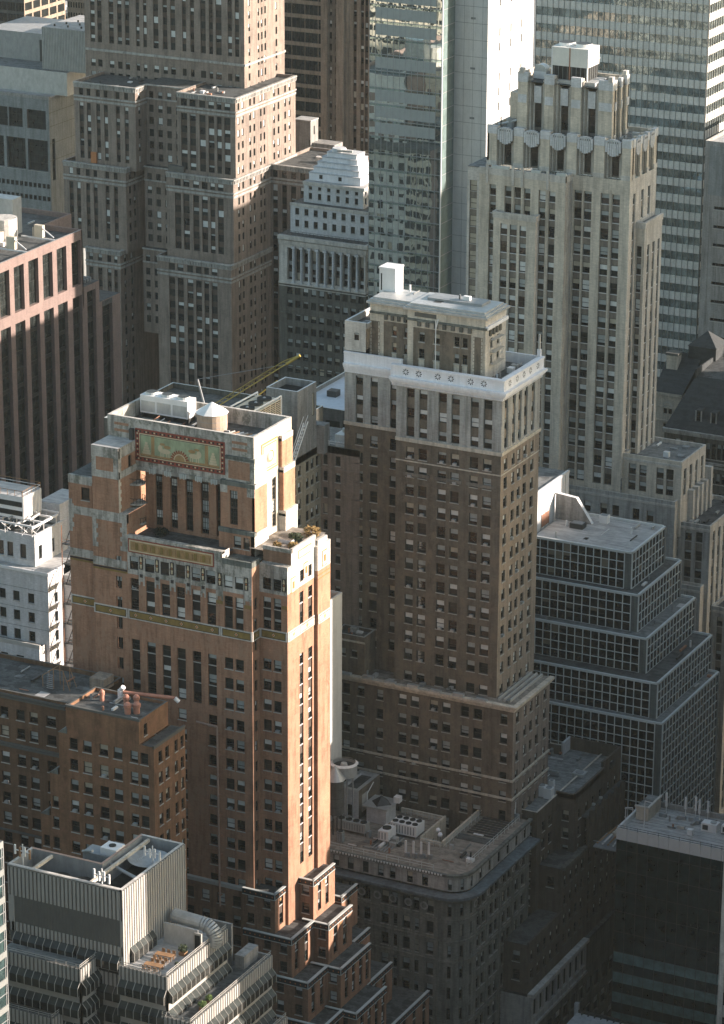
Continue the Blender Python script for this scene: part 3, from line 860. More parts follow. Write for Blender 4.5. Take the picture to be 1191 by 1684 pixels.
    fac(b, FS(429.4), -275, -239.4, -12.1, 52.6, even(-275, -239.4, 12, 1.5), floors(51.2, 4, 3.55, 1.95), 'brick_orange_dark', part='base_wall')
    pb.fbox(FS(429.4), -275, -239.4, -.6, .12, 52.4, 53.0, 'trim')
    coolers(b, S0, pw, rows[5:], 12, 11); coolers(b, SS_, sw, rows[6:], 8, 12)
    clutter(b, xW + .8, xE - .8, ym + .8, yn - 4, 126.7, 12, 13); clutter(b, -275, -240.5, 429.5, 429.9, 52, 1, 14)
    b.finish()
art_deco_tower()
# ------------------------------------------------------------------ brown hotel tower with the white cornice
def cornice_tower():
    b = Bld('cornice_tower', 'brown brick tower with a thick white cornice pierced by round star holes', 'tower', (-228, 477, 0))
    b.vw = [0, 1, 2, 3, 3, 4, 5, 9, 7, 8, 0, 9, 10, 2]
    y, x, yb = 469.6, -212.6, 485.1
    xm, xl = -232.0, -243.0
    yl = y + 2.5
    BB, LS = 'brick_brown', 'limestone'
    wl, co = b('wall'), b('cornice')
    S0, SL, E0 = FS(y), FS(yl), FE(x)
    cols = [(a - .1, c + .1) for a, c in [(-230.02, -228.69), (-227.68, -226.32), (-224.1, -222.74), (-221.71, -220.36), (-218.2, -216.88), (-215.8, -214.42)]]
    colsL = [(-240.9, -239.5), (-238.1, -236.7), (-234.35, -233.05)]
    ecol = [(470.8, 472.1), (473.9, 475.1), (476.25, 477.45), (478.65, 479.95), (481.6, 482.95)]
    FH = 3.3
    # stone storeys under the cornice: full-height bays with brown spandrels
    r3 = [(128.2, 129.85), (124.6, 126.4), (121.4, 123.1)]
    fac(b, S0, xm, x, 121.0, 130.1, cols, r3, 'limestone_grey', spm=BB, dep=.35, sill=None)
    fac(b, SL, xl, xm, 121.0, 130.4, colsL, r3, 'limestone_grey', spm=BB, dep=.35, sill=None)
    fac(b, E0, y, yb, 121.0, 130.1, ecol, r3, 'limestone_grey', spm='brick_tan', dep=.3, sill=None)
    rows = [(119.6 - FH * k - 1.98, 119.6 - FH * k) for k in range(12)] + [(79.2 - 1.7, 79.2)]
    fac(b, S0, xm, x, 76.8, 121.0, cols, rows, BB, sill='trim')
    fac(b, SL, xl, xm, 40, 121.0, colsL, rows[:-1], BB, sill='trim')
    fac(b, E0, y, yb, 76.8, 121.0, ecol, rows, 'brick_tan', sill='trim')
    band(b, xm, x, y, yb, 120.55, 121.15, .3, 'limestone_warm', 'belt_course')
    band(b, xl, xm, yl, yb, 121.0, 121.6, .3, 'limestone_warm', 'belt_course', 'S')
    band(b, xm, x, y, yb, 117.0, 117.2, .12, 'limestone_warm', 'belt_course')
    for (a, c) in zip(cols[0::2], cols[1::2]):
        b('belt_course').fbox(S0, a[0] - .5, c[1] + .5, 0, .1, 114.5, 115.1, 'limestone_spandrel', 'K')
    # cornice: stepped profile, pierced parapet
    for i, (za, zb, o) in enumerate(((130.1, 130.6, .25), (130.6, 131.0, .55), (131.0, 131.35, .95), (131.35, 131.8, 1.25), (131.8, 133.5, .55), (133.5, 133.8, .75))):
        band(b, xm - .8, x, y, yb, za, zb, o, 'white_paint')
        band(b, xl, xm, yl, yb, za + .15, zb + .15, o * .6, 'white_paint', 'wing_cornice', 'S')
    for i in range(46): co.fbox(S0, xm - .5 + i * .44, xm - .3 + i * .44, .25, .42, 130.25, 130.55, 'white_paint', 'K')
    for i in range(35): co.fbox(E0, y + .2 + i * .44, y + .4 + i * .44, .25, .42, 130.25, 130.55, 'white_paint', 'K')
    co.box(xm - .8, x - .02, y - .02, y + .35, 131.8, 133.75, 'white_paint'); co.box(x - .35, x - .02, y + .35, yb, 131.8, 133.75, 'white_paint')
    co.box(xm - .8, x - .35, yb - .35, yb - .02, 131.8, 133.75, 'white_paint')
    rosette = b('pierced_rosette')
    def star(fr, u, z, n):
        for i in range(8):
            t = math.pi * i / 4
            p = lambda r_, dt: FP(fr, u + r_ * math.cos(t + dt), n, z + r_ * math.sin(t + dt))
            rosette.poly([p(.22, -.22), p(.52, -.2), p(.58, 0), p(.52, .2), p(.22, .22)], 'blackened')
    for u in (-230.0, -227.6, -224.1, -221.7, -218.1, -215.7): star(S0, u, 132.75, .558)
    for u in (471.4, 474.3, 477.0, 479.6, 482.6): star(E0, u, 132.75, .558)
    co.prism([(x - .5, yb - .6), (x + .1, yb - .6), (x + .1, yb), (x - .5, yb)], 133.8, 135.0, 'white_paint')
    co.prism([(x - .35, yb - .5), (x - .05, yb - .5), (x - .05, yb - .15), (x - .35, yb - .15)], 135.0, 137.6, 'limestone')
    b('roof').poly([(xl, yl, 132.0), (x - .35, yl, 132.0), (x - .35, yb - .35, 132.0), (xl, yb - .35, 132.0)], 'tar')
    b('roof').poly([(xm, y + .35, 132.0), (x - .35, y + .35, 132.0), (x - .35, yl, 132.0), (xm, yl, 132.0)], 'tar')
    # side wing above the cornice
    fac(b, SL, xl, -239.0, 134.1, 139.2, [(-241.2, -240.3)], [(136.0, 137.3)], LS, style='one', sill=None, dep=.15)
    shell(b, xl, -238.6, yl, 482.0, 130, 139.2, LS, 'tar', par=1.1, roofpart='wing_roof', cap='trim_white')
    wl.poly([(xl, yb, 0), (xl, yl, 0), (xl, yl, 131), (xl, yb, 131)], BB); wl.poly([(x, yb, 0), (xl, yb, 0), (xl, yb, 132), (x, yb, 132)], BB)
    # penthouse
    pm, pl, px1, py1 = y + 3.0, y + 4.0, -217.2, 480.8
    ph = 'penthouse_wall'
    r2 = [(134.3, 136.0), (137.2, 138.9)]
    fac(b, FS(pm), -231.5, px1, 132, 142.6, [(-229.4, -228.3), (-226.7, -225.5), (-222.9, -221.9), (-221.4, -220.4)], r2, 'limestone_warm', part=ph)
    fac(b, FS(pl), -239.0, -231.5, 132, 142.6, [(-234.9, -234.0), (-232.6, -232.0)], r2, 'limestone_warm', part=ph)
    fac(b, FE(px1), pm, py1, 132, 142.6, [(474.6, 475.5), (477.2, 478.2)], r2, LS, part=ph, style=('grid', 2, 4))
    p_ = b(ph)
    for fr, u0, u1, cc in ((FS(pm), -230.4, -219.8, [(-229.4, -228.3), (-226.7, -225.5), (-222.9, -221.9), (-221.4, -220.4)]), (FS(pl), -236.4, -231.8, [(-234.9, -234.0), (-232.6, -232.0)])):
        pu = u0
        for (a, c) in cc + [(u1, u1)]:
            p_.fbox(fr, pu, a, 0, .06, 132, 139.6, BB, 'K'); pu = c
        for (a, c) in cc:
            p_.fbox(fr, a, c, 0, .06, 136.02, 137.18, BB, 'K'); p_.fbox(fr, a, c, 0, .06, 138.92, 139.6, BB, 'K')
    for u0, fr in ((-219.4, FS(pm)), (-238.9, FS(pl))):
        p_.fbox(fr, u0, u0 + 1.7, 0, .06, 132, 139.4, BB, 'K')
        for k in range(12): p_.fbox(fr, u0 - .1 + (k % 2) * .15, u0 + .25, .06, .1, 132.2 + k * .6, 132.7 + k * .6, 'limestone_warm', 'K'); p_.fbox(fr, u0 + 1.5, u0 + 1.8 - (k % 2) * .15, .06, .1, 132.2 + k * .6, 132.7 + k * .6, 'limestone_warm', 'K')
    for i in range(7): p_.fbox(FS(pm), -229.6 + i * 1.55, -229.0 + i * 1.55, 0, .35, 139.9, 140.7, 'stone_dark', 'K')
    for i in range(4): p_.fbox(FS(pl), -236.2 + i * 1.2, -235.7 + i * 1.2, 0, .35, 139.9, 140.7, 'stone_dark', 'K'); p_.fbox(FE(px1), 474 + i * 1.3, 474.6 + i * 1.3, 0, .3, 139.4, 140.4, 'stone_dark', 'K')
    p_.fbox(FS(pm), -231.6, px1 + .3, 0, .3, 140.75, 141.1, 'copper_green', 'K'); p_.fbox(FS(pl), -239, -231.6, 0, .3, 140.75, 141.1, 'copper_green', 'K')
    p_.fbox(FE(px1), pm + .003, py1, 0, .45, 140.75, 141.3, 'white_paint', 'K')
    p_.fbox(FS(pm), -230.2, -226.2, 0, .05, 141.5, 142.2, 'trim_dark', 'K')
    for k, (o, z) in enumerate(((.5, 142.6), (.1, 142.95), (-.35, 143.25))):
        b('penthouse_roof').box(-231.6 - o, px1 + o, pm - o, py1 + o, z, z + .35, 'galvanised')
        b('penthouse_roof').box(-239.0 - o, -231.7 - o, pl - o, py1 + o - .1, z - .15, z + .2, 'galvanised')
    b('penthouse_roof').box(-229.5, -219.5, 476.0, 479.4, 143.5, 144.0, 'grey_metal')
    p_.poly([(px1, py1, 132), (-239, py1, 132), (-239, py1, 142.6), (px1, py1, 142.6)], LS)
    # lift house
    lh = b('lift_house')
    lh.box(-239.6, -236.6, 478.2, 481.2, 142.6, 147.2, 'white_metal')
    lh.box(-239.7, -236.5, 478.1, 481.3, 147.2, 147.5, 'white_metal')
    lh.fbox(FS(478.2), -239.3, -239.1, 0, .05, 143.5, 146.4, 'blackened', 'K')
    # standpipe against the penthouse
    b('standpipe').tube((-226.0, pm - .6, 131), (-226.0, pm - .6, 141.5), .09, 'trim_white', 6)
    b('standpipe').tube((-226.0, pm - .6, 140.0), (-225.7, pm - .3, 141.6), .12, 'trim_white', 6)
    # fire stair on the side of the penthouse
    fs = b('fire_stair')
    for z in (134.5, 136.6, 138.7):
        fs.box(px1 + .1, px1 + 1.0, 474.2, 478.4, z, z + .08, 'trim')
        for k in range(9): fs.tube((px1 + 1.0, 474.2 + k * .52, z), (px1 + 1.0, 474.2 + k * .52, z + 1.0), .025, 'trim', 4)
        fs.tube((px1 + 1.0, 474.2, z + 1.0), (px1 + 1.0, 478.4, z + 1.0), .03, 'trim', 4)
        fs.tube((px1 + .9, 474.3, z - 2.1), (px1 + .9, 478.3, z), .06, 'trim', 4)
    # --- base
    bx, by, be, zb = -208.5, 467.6, 482.8, 77.0
    cb = cols + [(-210.9, -209.6)]
    rb = [(z - 1.9, z) for z in [75.6 - 3.55 * k for k in range(20)]]
    fac(b, FS(by), xl, bx, 0, zb, colsL + cb, rb, BB, part='base_wall')
    fac(b, FE(bx), by, be, 0, zb, [(468.8, 470.0), (472.0, 473.1), (474.4, 475.5), (477.0, 478.1), (480.2, 481.4)], rb, 'brick_taupe', part='base_wall')
    for za, z_, o in ((76.3, 76.75, .25), (76.75, 77.1, .6), (77.1, 77.5, .9)):
        band(b, xl, bx, by, be, za, z_, o, 'limestone_warm', 'base_cornice')
    for za in (63.4, 60.0): band(b, xl, bx, by, be, za, za + .35, .25, 'limestone_warm', 'base_belt')
    for i in range(7): b('base_cornice').box(-241 + i * 4.3, -239 + i * 4.3, by - .9, by - .2, 77.5, 77.5 + .35 + .2 * (i % 2), 'galvanised')
    b('base_roof').poly([(xl, by, 77.3), (bx, by, 77.3), (bx, be, 77.3), (xl, be, 77.3)], 'roof_brown')
    for k in range(3): b('base_cornice').box(x + .6 + k * 1.0, x + .9 + k * 1.0, y - .6, be - .3, 77.3, 77.75, 'trim')
    # annex on the base
    fac(b, FS(467.75), xl + .1, -236.8, 77.3, 84.6, [(-241.6, -240.4), (-239.4, -238.2)], [(80.6, 82.0)], BB, style='one', part='annex_wall')
    fac(b, FE(-236.8), 467.75, 472.0, 77.3, 84.6, [], [], BB, part='annex_wall')
    shell(b, xl + .1, -236.8, 467.75, 472.0, 77.3, 84.6, BB, 'tar', par=.6, part='annex_wall', roofpart='annex_roof', cap='trim')
    b('annex_wall').fbox(FS(467.75), xl + .05, -236.7, 0, .15, 83.4, 83.7, 'limestone_warm', 'K')
    coolers(b, S0, cols, rows, 26, 21); coolers(b, FS(by), cols, rb[:8], 8, 22); coolers(b, E0, ecol, rows, 8, 23)
    clutter(b, -217, x - .5, y + .6, yb - .6, 132.0, 14, 24); clutter(b, -242.5, -239.3, yl + .5, 481, 138.1, 6, 25); clutter(b, xl + .5, -237.2, 468.1, 471.8, 84.0, 9, 26); clutter(b, -238, -218.5, 474, 480, 143.62, 8, 27); clutter(b, -242, -209, by + .1, by + 1.9, 77.3, 8, 28)
    b.finish()
cornice_tower()

# ------------------------------------------------------------------ limestone tower with a stepped crown
def crown_tower():
    b = Bld('crown_tower', 'pale limestone art deco tower with a fluted stepped crown', 'tower', (-238, 560, 0))
    b.vw = [0, 2, 3, 3, 9, 4, 9, 5, 10, 1, 8, 0]
    LW, LS, SP = 'limestone_warm', 'limestone', 'limestone_spandrel'
    wl = b('wall')
    FH, zt = 3.43, 145.35
    yR, yF = 552.2, 548.9
    xR, xF, xL, yB = -224.84, -236.4, -254.1, 565.2
    rows = [(zt - FH * k - 2.12, zt - FH * k) for k in range(17)]
    SR, SF, E0 = FS(yR), FS(yF), FE(xR)
    cr = [(a - .08, c + .08) for a, c in [(-236.0, -234.55), (-234.05, -232.55), (-230.6, -229.0), (-228.3, -226.85)]]
    cf = [(-252.0, -250.6), (-248.85, -247.4), (-246.9, -245.45), (-244.9, -243.5), (-241.85, -240.4), (-239.8, -238.4)]
    fac(b, SR, xF, xR, 40, 148.2, cr, rows, LW, spm=SP, dep=.45, sill='trim_white')
    fac(b, SF, xL, xF, 40, 148.4, cf, rows, LW, spm=SP, dep=.45, sill='trim_white')
    fac(b, FE(xF), yF, yR, 40, 148.4, [], [], 'limestone_grey')
    ec = [(553.9, 555.1), (558.0, 559.2), (561.2, 562.4)]
    fac(b, E0, yR, yB, 90, 148.2, ec, rows[:16], LS, spm=SP, dep=.3, sill='trim_white')
    # left-hand wing, set back
    fac(b, FS(yF + 1.4), -257.2, xL, 40, 148.0, [(-256.7, -255.2)], rows, LS, spm=SP, dep=.2, var=6)
    b('wing_roof').box(-257.2, xL, yF + 1.4, yB, 147.9, 148.05, 'tar_grey')
    wl.poly([(-257.2, yB, 0), (-257.2, yF + 1.4, 0), (-257.2, yF + 1.4, 148), (-257.2, yB, 148)], LS)
    # slim fins between paired windows
    for u in (-234.3, -228.65, -247.15, -245.18, -240.1):
        f = SR if u > xF else SF
        wl.fbox(f, u - .1, u + .1, -.3, .12, 90, 146.2, LW, 'B')
    # parapet of the front part with fins
    pc = b('parapet')
    pc.box(xL, xF, yF - .06, yF + .5, 147.2, 148.5, LS)
    pc.box(xF - .5, xF + .05, yF + .5, yR, 147.2, 148.5, LS)
    for u in (-252.4, -247.1, -245.2, -240.0):
        pc.prism([(u - .25, yF - .3), (u + .25, yF - .3), (u + .25, yF - .06), (u - .25, yF - .06)], 145.6, 149.3, LS)
    for u0, u1 in ((-251.6, -248.0), (-243.4, -241.6), (-238.3, -236.3)): pc.box(u0, u1, yF - .12, yF + .4, 148.5, 149.0, 'trim_pale')
    b('setback_roof').poly([(xL, yF + .5, 147.9), (xF - .5, yF + .5, 147.9), (xF - .5, yR + .1, 147.9), (xL, yR + .1, 147.9)], 'tar_grey')
    # --- crowns
    def crown_face(fr, u0, u1, z0, z1, wins, wz, hw, part, pan):
        c = b(part)
        D = 1.5
        prev = u0
        zp = z1
        up = part == 'crown'
        PALE = 'stone_white'
        def pier(ua, ub, cap):
            c.fbox(fr, ua, ub, -D, 0, z0, zp, LW)
            c.fbox(fr, ua - .02, ub + .02, -.6, .09, zp - (1.6 if up else 1.3), zp + .25, PALE)
            if up: c.fbox(fr, ua + .12, ub - .12, 0, .16, z0 + (z1 - z0) * .5, z0 + (z1 - z0) * .64, PALE, 'K')
            c.fbox(fr, ua - .03, ub + .03, 0, .12, z0, z0 + .9, LS, 'K')
        for (a, e) in wins:
            m_ = (a + e) / 2
            la, lb = m_ - hw, m_ + hw
            pier(prev, la, prev > u0)
            dip = 2.3 if up else 1.2
            s_ = (hw - (e - a) / 2) / 4
            for k in range(4):                                             # fluted jambs, stepping down and back
                n, zt_ = -.3 * (k + 1), zp - dip * (k + 1) / 4.5
                mt = 'limestone' if k % 2 else 'limestone_spandrel2'
                c.fbox(fr, la + k * s_, la + (k + 1) * s_, -D, n, z0, zt_, mt)
                c.fbox(fr, lb - (k + 1) * s_, lb - k * s_, -D, n, z0, zt_, mt)
            fac(b, (fr[0] - fr[4] * D, fr[1] - fr[5] * D, *fr[2:]), a, e, z0, pan[0] + .2, [(a + .02, e - .02)], [wz], SP, dep=.1, style=('grid', 1, 3), sill=None, part=part, var=0)
            c.fbox(fr, a, e, -D, -.9, pan[0], zp - dip, PALE)                # pale panel over the window
            if not up:
                for i in range(7):
                    t = (i - 3) / 3; dz = .75 * t * t
                    c.fbox(fr, m_ - hw * .9 + i * hw * 1.8 / 7, m_ - hw * .9 + (i + 1) * hw * 1.8 / 7 - .07, -.4, .2, pan[0] + dz, pan[1] - dz * .5, PALE)
                    if 0 < i < 6: c.fbox(fr, m_ - hw * .9 + (i + .35) * hw * 1.8 / 7, m_ - hw * .9 + (i + .65) * hw * 1.8 / 7, .2, .23, pan[1] - .75, pan[1] - .4, 'stone_dark', 'K')
            prev = lb
        pier(prev, u1, True)
    w2 = [(-251.1, -249.6), (-245.7, -244.1), (-240.25, -238.8), (-234.7, -233.3), (-229.15, -227.6)]
    crown_face(SR, xL, xR, 148.2, 155.6, w2, (148.5, 152.4), 1.75, 'lower_crown', (152.5, 155.7))
    crown_face(E0, yR + .9, yB, 148.2, 155.6, [(554.9, 556.1), (558.3, 559.5), (561.7, 562.9)], (148.5, 152.4), 1.2, 'lower_crown', (152.5, 155.7))
    b('lower_crown').box(xL, xL + .4, yR, yB, 148, 155.5, LW); b('lower_crown').box(xL, xR, yB - .4, yB, 148, 155.5, LW)
    b('crown_terrace').poly([(xL, yR + .5, 154.6), (xR - .5, yR + .5, 154.6), (xR - .5, yB, 154.6), (xL, yB, 154.6)], 'tar_grey')
    y1, xa, xb, ye = 555.3, -249.4, -230.1, 563.1
    w1 = [(-246.4, -244.95), (-241.0, -239.5), (-235.45, -233.95)]
    crown_face(FS(y1), xa, xb, 154.6, 165.6, w1, (155.3, 160.0), 1.75, 'crown', (160.1, 164.4))
    crown_face(FE(xb), y1 + .9, ye, 154.6, 165.6, [(557.6, 558.7), (560.3, 561.4)], (155.3, 160.0), 1.0, 'crown', (160.1, 164.4))
    b('crown').box(xa, xa + .4, y1 + .9, ye, 154.6, 165.5, LW); b('crown').box(xa, xb, ye - .4, ye, 154.6, 165.5, LW)
    b('crown').box(xa - 2.2, xa, y1 + 1.5, ye - 1, 154.6, 161.5, LW)
    for (px_, py_) in ((xa + .3, y1 + .1), (xb - .9, y1 + .1), (xb - .9, ye - 1.0)):
        b('crown').box(px_, px_ + .85, py_ - .3, py_ + .8, 165.6, 166.6, LS)
    b('crown_roof').poly([(xa, y1, 164.2), (xb, y1, 164.2), (xb, ye, 164.2), (xa, ye, 164.2)], 'tar')
    # --- projecting bays
    def bay(fr_s, xs0, xs1, ys, ye_, zt_, sc, ec_):
        rr = [r for r in rows if r[1] < zt_ - 1.2]
        z0 = 88
        fac(b, FS(ys), xs0, xs1, z0, zt_ - .9, sc, rr, LW, spm=SP, dep=.25, sill='trim_white', part='bay_wall')
        fac(b, FE(xs1), ys, ye_, z0, zt_ - .9, ec_, rr, LS, spm=SP, dep=.25, sill='trim_white', part='bay_wall')
        b('bay_wall').box(xs0 - .1, xs1 + .15, ys - .15, ye_, zt_ - .9, zt_ - .25, LS, top='tar_grey')
        for q in ((xs0 - .18, xs1 + .22, ys - .25, ys + .2), (xs1 - .2, xs1 + .22, ys + .2, ye_), (xs0 - .18, xs0 + .2, ys + .2, ye_)):
            b('bay_wall').box(*q, zt_ - .25, zt_ + .3, LS)
    bay(SF, -250.3, -241.6, 547.3, yF, 140.4, [(-248.85, -247.4), (-246.9, -245.45), (-244.9, -243.5)], [])
    bay(SR, xR, -223.07, 555.9, 564.6, 139.4, [(-224.6, -223.6)], [(557.4, 558.5), (560.0, 561.1), (562.6, 563.6)])
    # --- lower masses
    def mass(x0, x1, ya, yb_, z0, z1, cs, ce, rr, part, m1=LW, m2=LS, roof='tar_grey', spm=SP):
        fac(b, FS(ya), x0, x1, z0, z1, cs, rr, m1, spm=spm, dep=.28, sill='trim', part=part)
        fac(b, FE(x1), ya, yb_, z0, z1, ce, rr, m2, spm=spm, dep=.28, sill='trim', part=part)
        shell(b, x0, x1, ya, yb_, z0, z1, LS, roof, par=.8, part=part, roofpart=part + '_roof', cap=LS)
        b(part).fbox(FS(ya), x0, x1 + .12, 0, .12, z1 - 1.2, z1 - .75, LS, 'K')
    mass(xR, -212.76, 553.0, 565.4, 80, 95.0, [(-223.6, -222.1), (-221.4, -219.9), (-217.9, -216.4), (-215.9, -214.4)], even(553.4, 565.2, 4, 1.25), [(91.0, 93.2), (87.9, 89.8)], 'east_wing')
    mass(-244.0, -213.3, 551.5, 569.3, 0, 87.4, [(-234.9, -233.5), (-232.0, -230.6), (-228.6, -227.2), (-226.1, -224.7), (-221.9, -220.5), (-219.0, -217.6)] + [(-243, -241.6), (-239, -237.6)], even(552.5, 569, 5, 1.3), [(82.6, 84.8)] + floors(81.2, 20, 3.6, 2.1), 'podium', 'limestone_grey', 'limestone_grey')
    fac(b, SF, -244, xF, 87.4, 91.0, [], [], 'limestone_grey')
    for k in range(5): b('podium').box(-213.2, -211.6, 556.6 + k * 2.3, 557.6 + k * 2.3, 60, 88.4 + (.0 if k < 4 else 2), LS)
    mass(-213.3, -206.8, 553.7, 571.5, 0, 82.9, [(-211.9, -210.5), (-209.7, -208.3)], even(554.5, 571, 6, 1.3), [(79.2, 81.3)] + floors(77.4, 20, 3.5, 2.0), 'low_wing', 'limestone_grey', LS, 'tar')
    mass(-212.0, -207.6, 551.8, 553.7, 0, 71.0, [(-210.6, -209.2)], [], [(67.2, 69.2)] + floors(64.6, 20, 3.5, 2.0), 'porch_wing', 'limestone_grey', LS, 'tar_grey')
    mass(-206.8, -203.4, 556.0, 575.0, 0, 66.0, [(-205.6, -204.4)], even(556.5, 574.5, 7, 1.3), floors(64.0, 20, 3.5, 2.0), 'street_wing', 'limestone_grey', LS, 'tar')
    clutter(b, xR + .5, -213.3, 553.5, 565, 94.2, 7, 31); clutter(b, -212.8, -207.3, 554.3, 571, 82.1, 8, 32); clutter(b, xa + .5, xb - .5, y1 + 1, ye - .5, 164.2, 8, 33); clutter(b, xb, xR - .6, yR + 1, yB - .6, 154.6, 6, 34)
    b.finish()
crown_tower()
# ------------------------------------------------------------------ big setback tower at the upper left
def setback_tower():
    b = Bld('setback_tower', 'huge brown brick setback tower with twin wings and corniced ledges', 'tower', (-445, 765, 0), split=False)
    b.vw = [0, 0, 0, 1, 7, 0, 1, 0, 3, 9, 2, 9, 10]  # frequent bright panes paint reflected sky into these windows
    W, WE, SP, LS = 'brick_taupe', 'brick_taupe', 'brick_spandrel', 'limestone_grey'
    FH = 3.37
    def ledge(x0, x1, ya, yb, z, sides='SE'):
        band(b, x0, x1, ya, yb, z - .35, z, .55, LS, 'ledge', sides)
        band(b, x0, x1, ya, yb, z - 1.5, z - .35, .18, LS, 'ledge', sides)
        band(b, x0, x1, ya, yb, z - 4.1, z - 3.7, .35, LS, 'ledge', sides)
        band(b, x0, x1, ya, yb, z - 5.2, z - 4.6, .2, LS, 'ledge', sides)
        for fr, u0, u1, k in ((FS(ya), x0, x1, 'S'), (FE(x1), ya, yb, 'E')):
            if k not in sides: continue
            n = int((u1 - u0) / .8)
            for i in range(n):
                u = u0 + (i + .3) * (u1 - u0) / n
                b('ledge').fbox(fr, u, u + .42, .18, .42, z - 1.3, z - .4, LS, 'K')
    def block(x0, x1, ya, yb, z0, z1, cs, ce, sides='SE', roof=True, top=True):
        r = [(z1 - 3.1 - 1.0, z1 - 1.9)] if top else []
        rr = [(z - 2.0, z) for z in [z1 - (5.6 if top else .9) - FH * k for k in range(40)] if z - 2.0 > z0 + .3]
        zc = z1 - 5.3 if top else z1
        if 'S' in sides:
            fac(b, FS(ya), x0, x1, z0, zc, cs, rr, W, spm=SP, dep=.22, sill=None, style='one')
            if top: fac(b, FS(ya), x0, x1, zc, z1, cs, [(z1 - 3.6, z1 - 1.7)], W, dep=.2, sill=None, style='one')
        if 'E' in sides:
            fac(b, FE(x1), ya, yb, z0, zc, ce, rr, WE, dep=.22, sill=None, style='one')
            if top: fac(b, FE(x1), ya, yb, zc, z1, ce, [(z1 - 3.6, z1 - 1.7)], WE, dep=.2, sill=None, style='one')
        if roof:
            shell(b, x0, x1, ya, yb, z0, z1, W, 'tar', par=.8, cap=LS, skip='SE' if sides == 'SE' else 'SEN')
        if top: ledge(x0, x1, ya, yb, z1, sides)
    # upper shaft
    ys, xs, xw, yb = 764.7, -424.2, -474.4, 787.5
    sc_ = [(-472.55, -471.1), (-470.3, -468.9), (-466.6, -465.1), (-463.9, -462.5), (-461.5, -460.1), (-458.0, -456.9), (-455.7, -454.6), (-452.5, -450.9), (-449.5, -448.1), (-447.1, -445.6), (-443.4, -442.2), (-440.9, -439.7), (-437.7, -436.1), (-435.1, -433.9), (-433.0, -431.2), (-429.3, -428.0), (-427.1, -425.8)]
    rr = [(z - 2.0, z) for z in [181 - FH * k for k in range(24)] if z > 104]
    se = [(767.0, 768.0), (772.2, 773.1), (774.1, 775.0), (776.0, 776.9), (782.3, 783.3)]
    fac(b, FS(ys), xw, xs, 113.2, 185, sc_, [r for r in rr if r[0] > 113.9], W, spm=SP, dep=.22, sill=None, style='one')
    fac(b, FS(ys), xw, xs, 100, 113.2, sc_, [r for r in rr if 100.3 < r[0] and r[1] < 113], W, dep=.2, sill=None, style='one')
    fac(b, FE(xs), ys, yb, 100, 185, se, rr, WE, dep=.22, sill=None, style='one')
    band(b, xw, xs, ys, yb, 112.6, 113.2, .4, LS, 'ledge')
    b('roof').box(xw, xs, ys + .01, yb, 184, 185, 'tar')
    b('wall').poly([(xw, yb, 0), (xw, ys, 0), (xw, ys, 185), (xw, yb, 185)], W)
    # wings, each level stepping out
    P = [(-435.3, -433.4), (-432.6, -430.75), (-429.6, -427.75), (-426.9, -425.1), (-424.3, -422.85), (-422.0, -420.2)]
    def shift(c, d): return [(a + d, e + d) for a, e in c]
    ev = [(750.6, 751.6), (752.9, 753.9), (757.0, 758.0), (759.3, 760.3), (763.0, 763.9), (765.0, 765.9), (770.5, 771.5), (773.0, 774.0), (776.8, 777.8), (779.4, 780.4)]
    y1, x1 = 749.4, -418.6
    block(-436.5, x1, y1, 783.3, 84, 107.4, P, ev)
    Qc = [(-467.2, -465.9), (-464.8, -463.6), (-461.8, -460.6), (-459.4, -458.2), (-455.6, -454.4), (-452.9, -451.7)]
    block(-468.8, -449.5, y1, 770, 84, 107.1, Qc, [(751.0, 752.2)])
    # light court
    for zt, yc in ((107.2, 755.2), (84.9, 753.6), (62.3, 752)):
        z0 = zt - 24
        cc = [(-448.6, -447.2), (-445.8, -444.4), (-443.0, -441.6), (-440.2, -438.8)]
        fac(b, FS(yc), -449.5, -436.5, z0, zt, cc, [(z - 2.0, z) for z in [zt - 1.9] + [zt - 5.6 - FH * k for k in range(6)] if z - 2 > z0], W, dep=.2, sill=None, style='one')
        band(b, -449.5, -436.5, yc, yc, zt - .35, zt, .4, LS, 'ledge', 'S'); band(b, -449.5, -436.5, yc, yc, zt - 4.1, zt - 3.7, .3, LS, 'ledge', 'S')
        b('roof').poly([(-450, yc, zt), (-436, yc, zt), (-436, 765, zt), (-450, 765, zt)], 'tar')
    y2 = 747.9
    block(-439.3, x1 - .003, y2, 783.2, 61, 85.6, shift(P, -1.4), ev)
    block(-471.9, -452.0, y2, 770, 61, 85.1, shift(Qc, -2.9), [(749.5, 750.7), (752.0, 753.2)])
    y3 = 746.4
    block(-441.6, x1 - .006, y3, 783.1, 10, 62.4, shift(P, -2.7), ev)
    block(-464.4, -453.4, y3, 770, 10, 62.1, [(-463.4, -462.1), (-460.5, -459.2), (-457.6, -456.3), (-455.4, -454.3)], [(748.5, 749.7), (752.0, 753.2)])
    # east wing behind the white stepped building
    we = even(-418.6, -376, 15, 1.5)
    block(-418.6, -340, 768.8, 792, 10, 85.7, we, [], 'S')
    for z in (84.7, 86.4): b('roof').box(-410, -352, 778 + z * .01, 780, 84.9, z, 'limestone')
    b('service_door').fbox(FS(y1), -463.6, -461.9, 0, .5, 85.1, 88.1, 'tile_orange', 'K')
    b('setback_rail').box(-439, -434.2, y2 + .6, y2 + 2.0, 85.6, 87.2, 'trim_dark')
    clutter(b, -436, -425, 750.2, 764, 106.6, 10, 41); clutter(b, -468, -450, 750, 764, 106.3, 8, 42); clutter(b, -415, -362, 770, 790, 84.9, 22, 43)
    b.finish()
setback_tower()

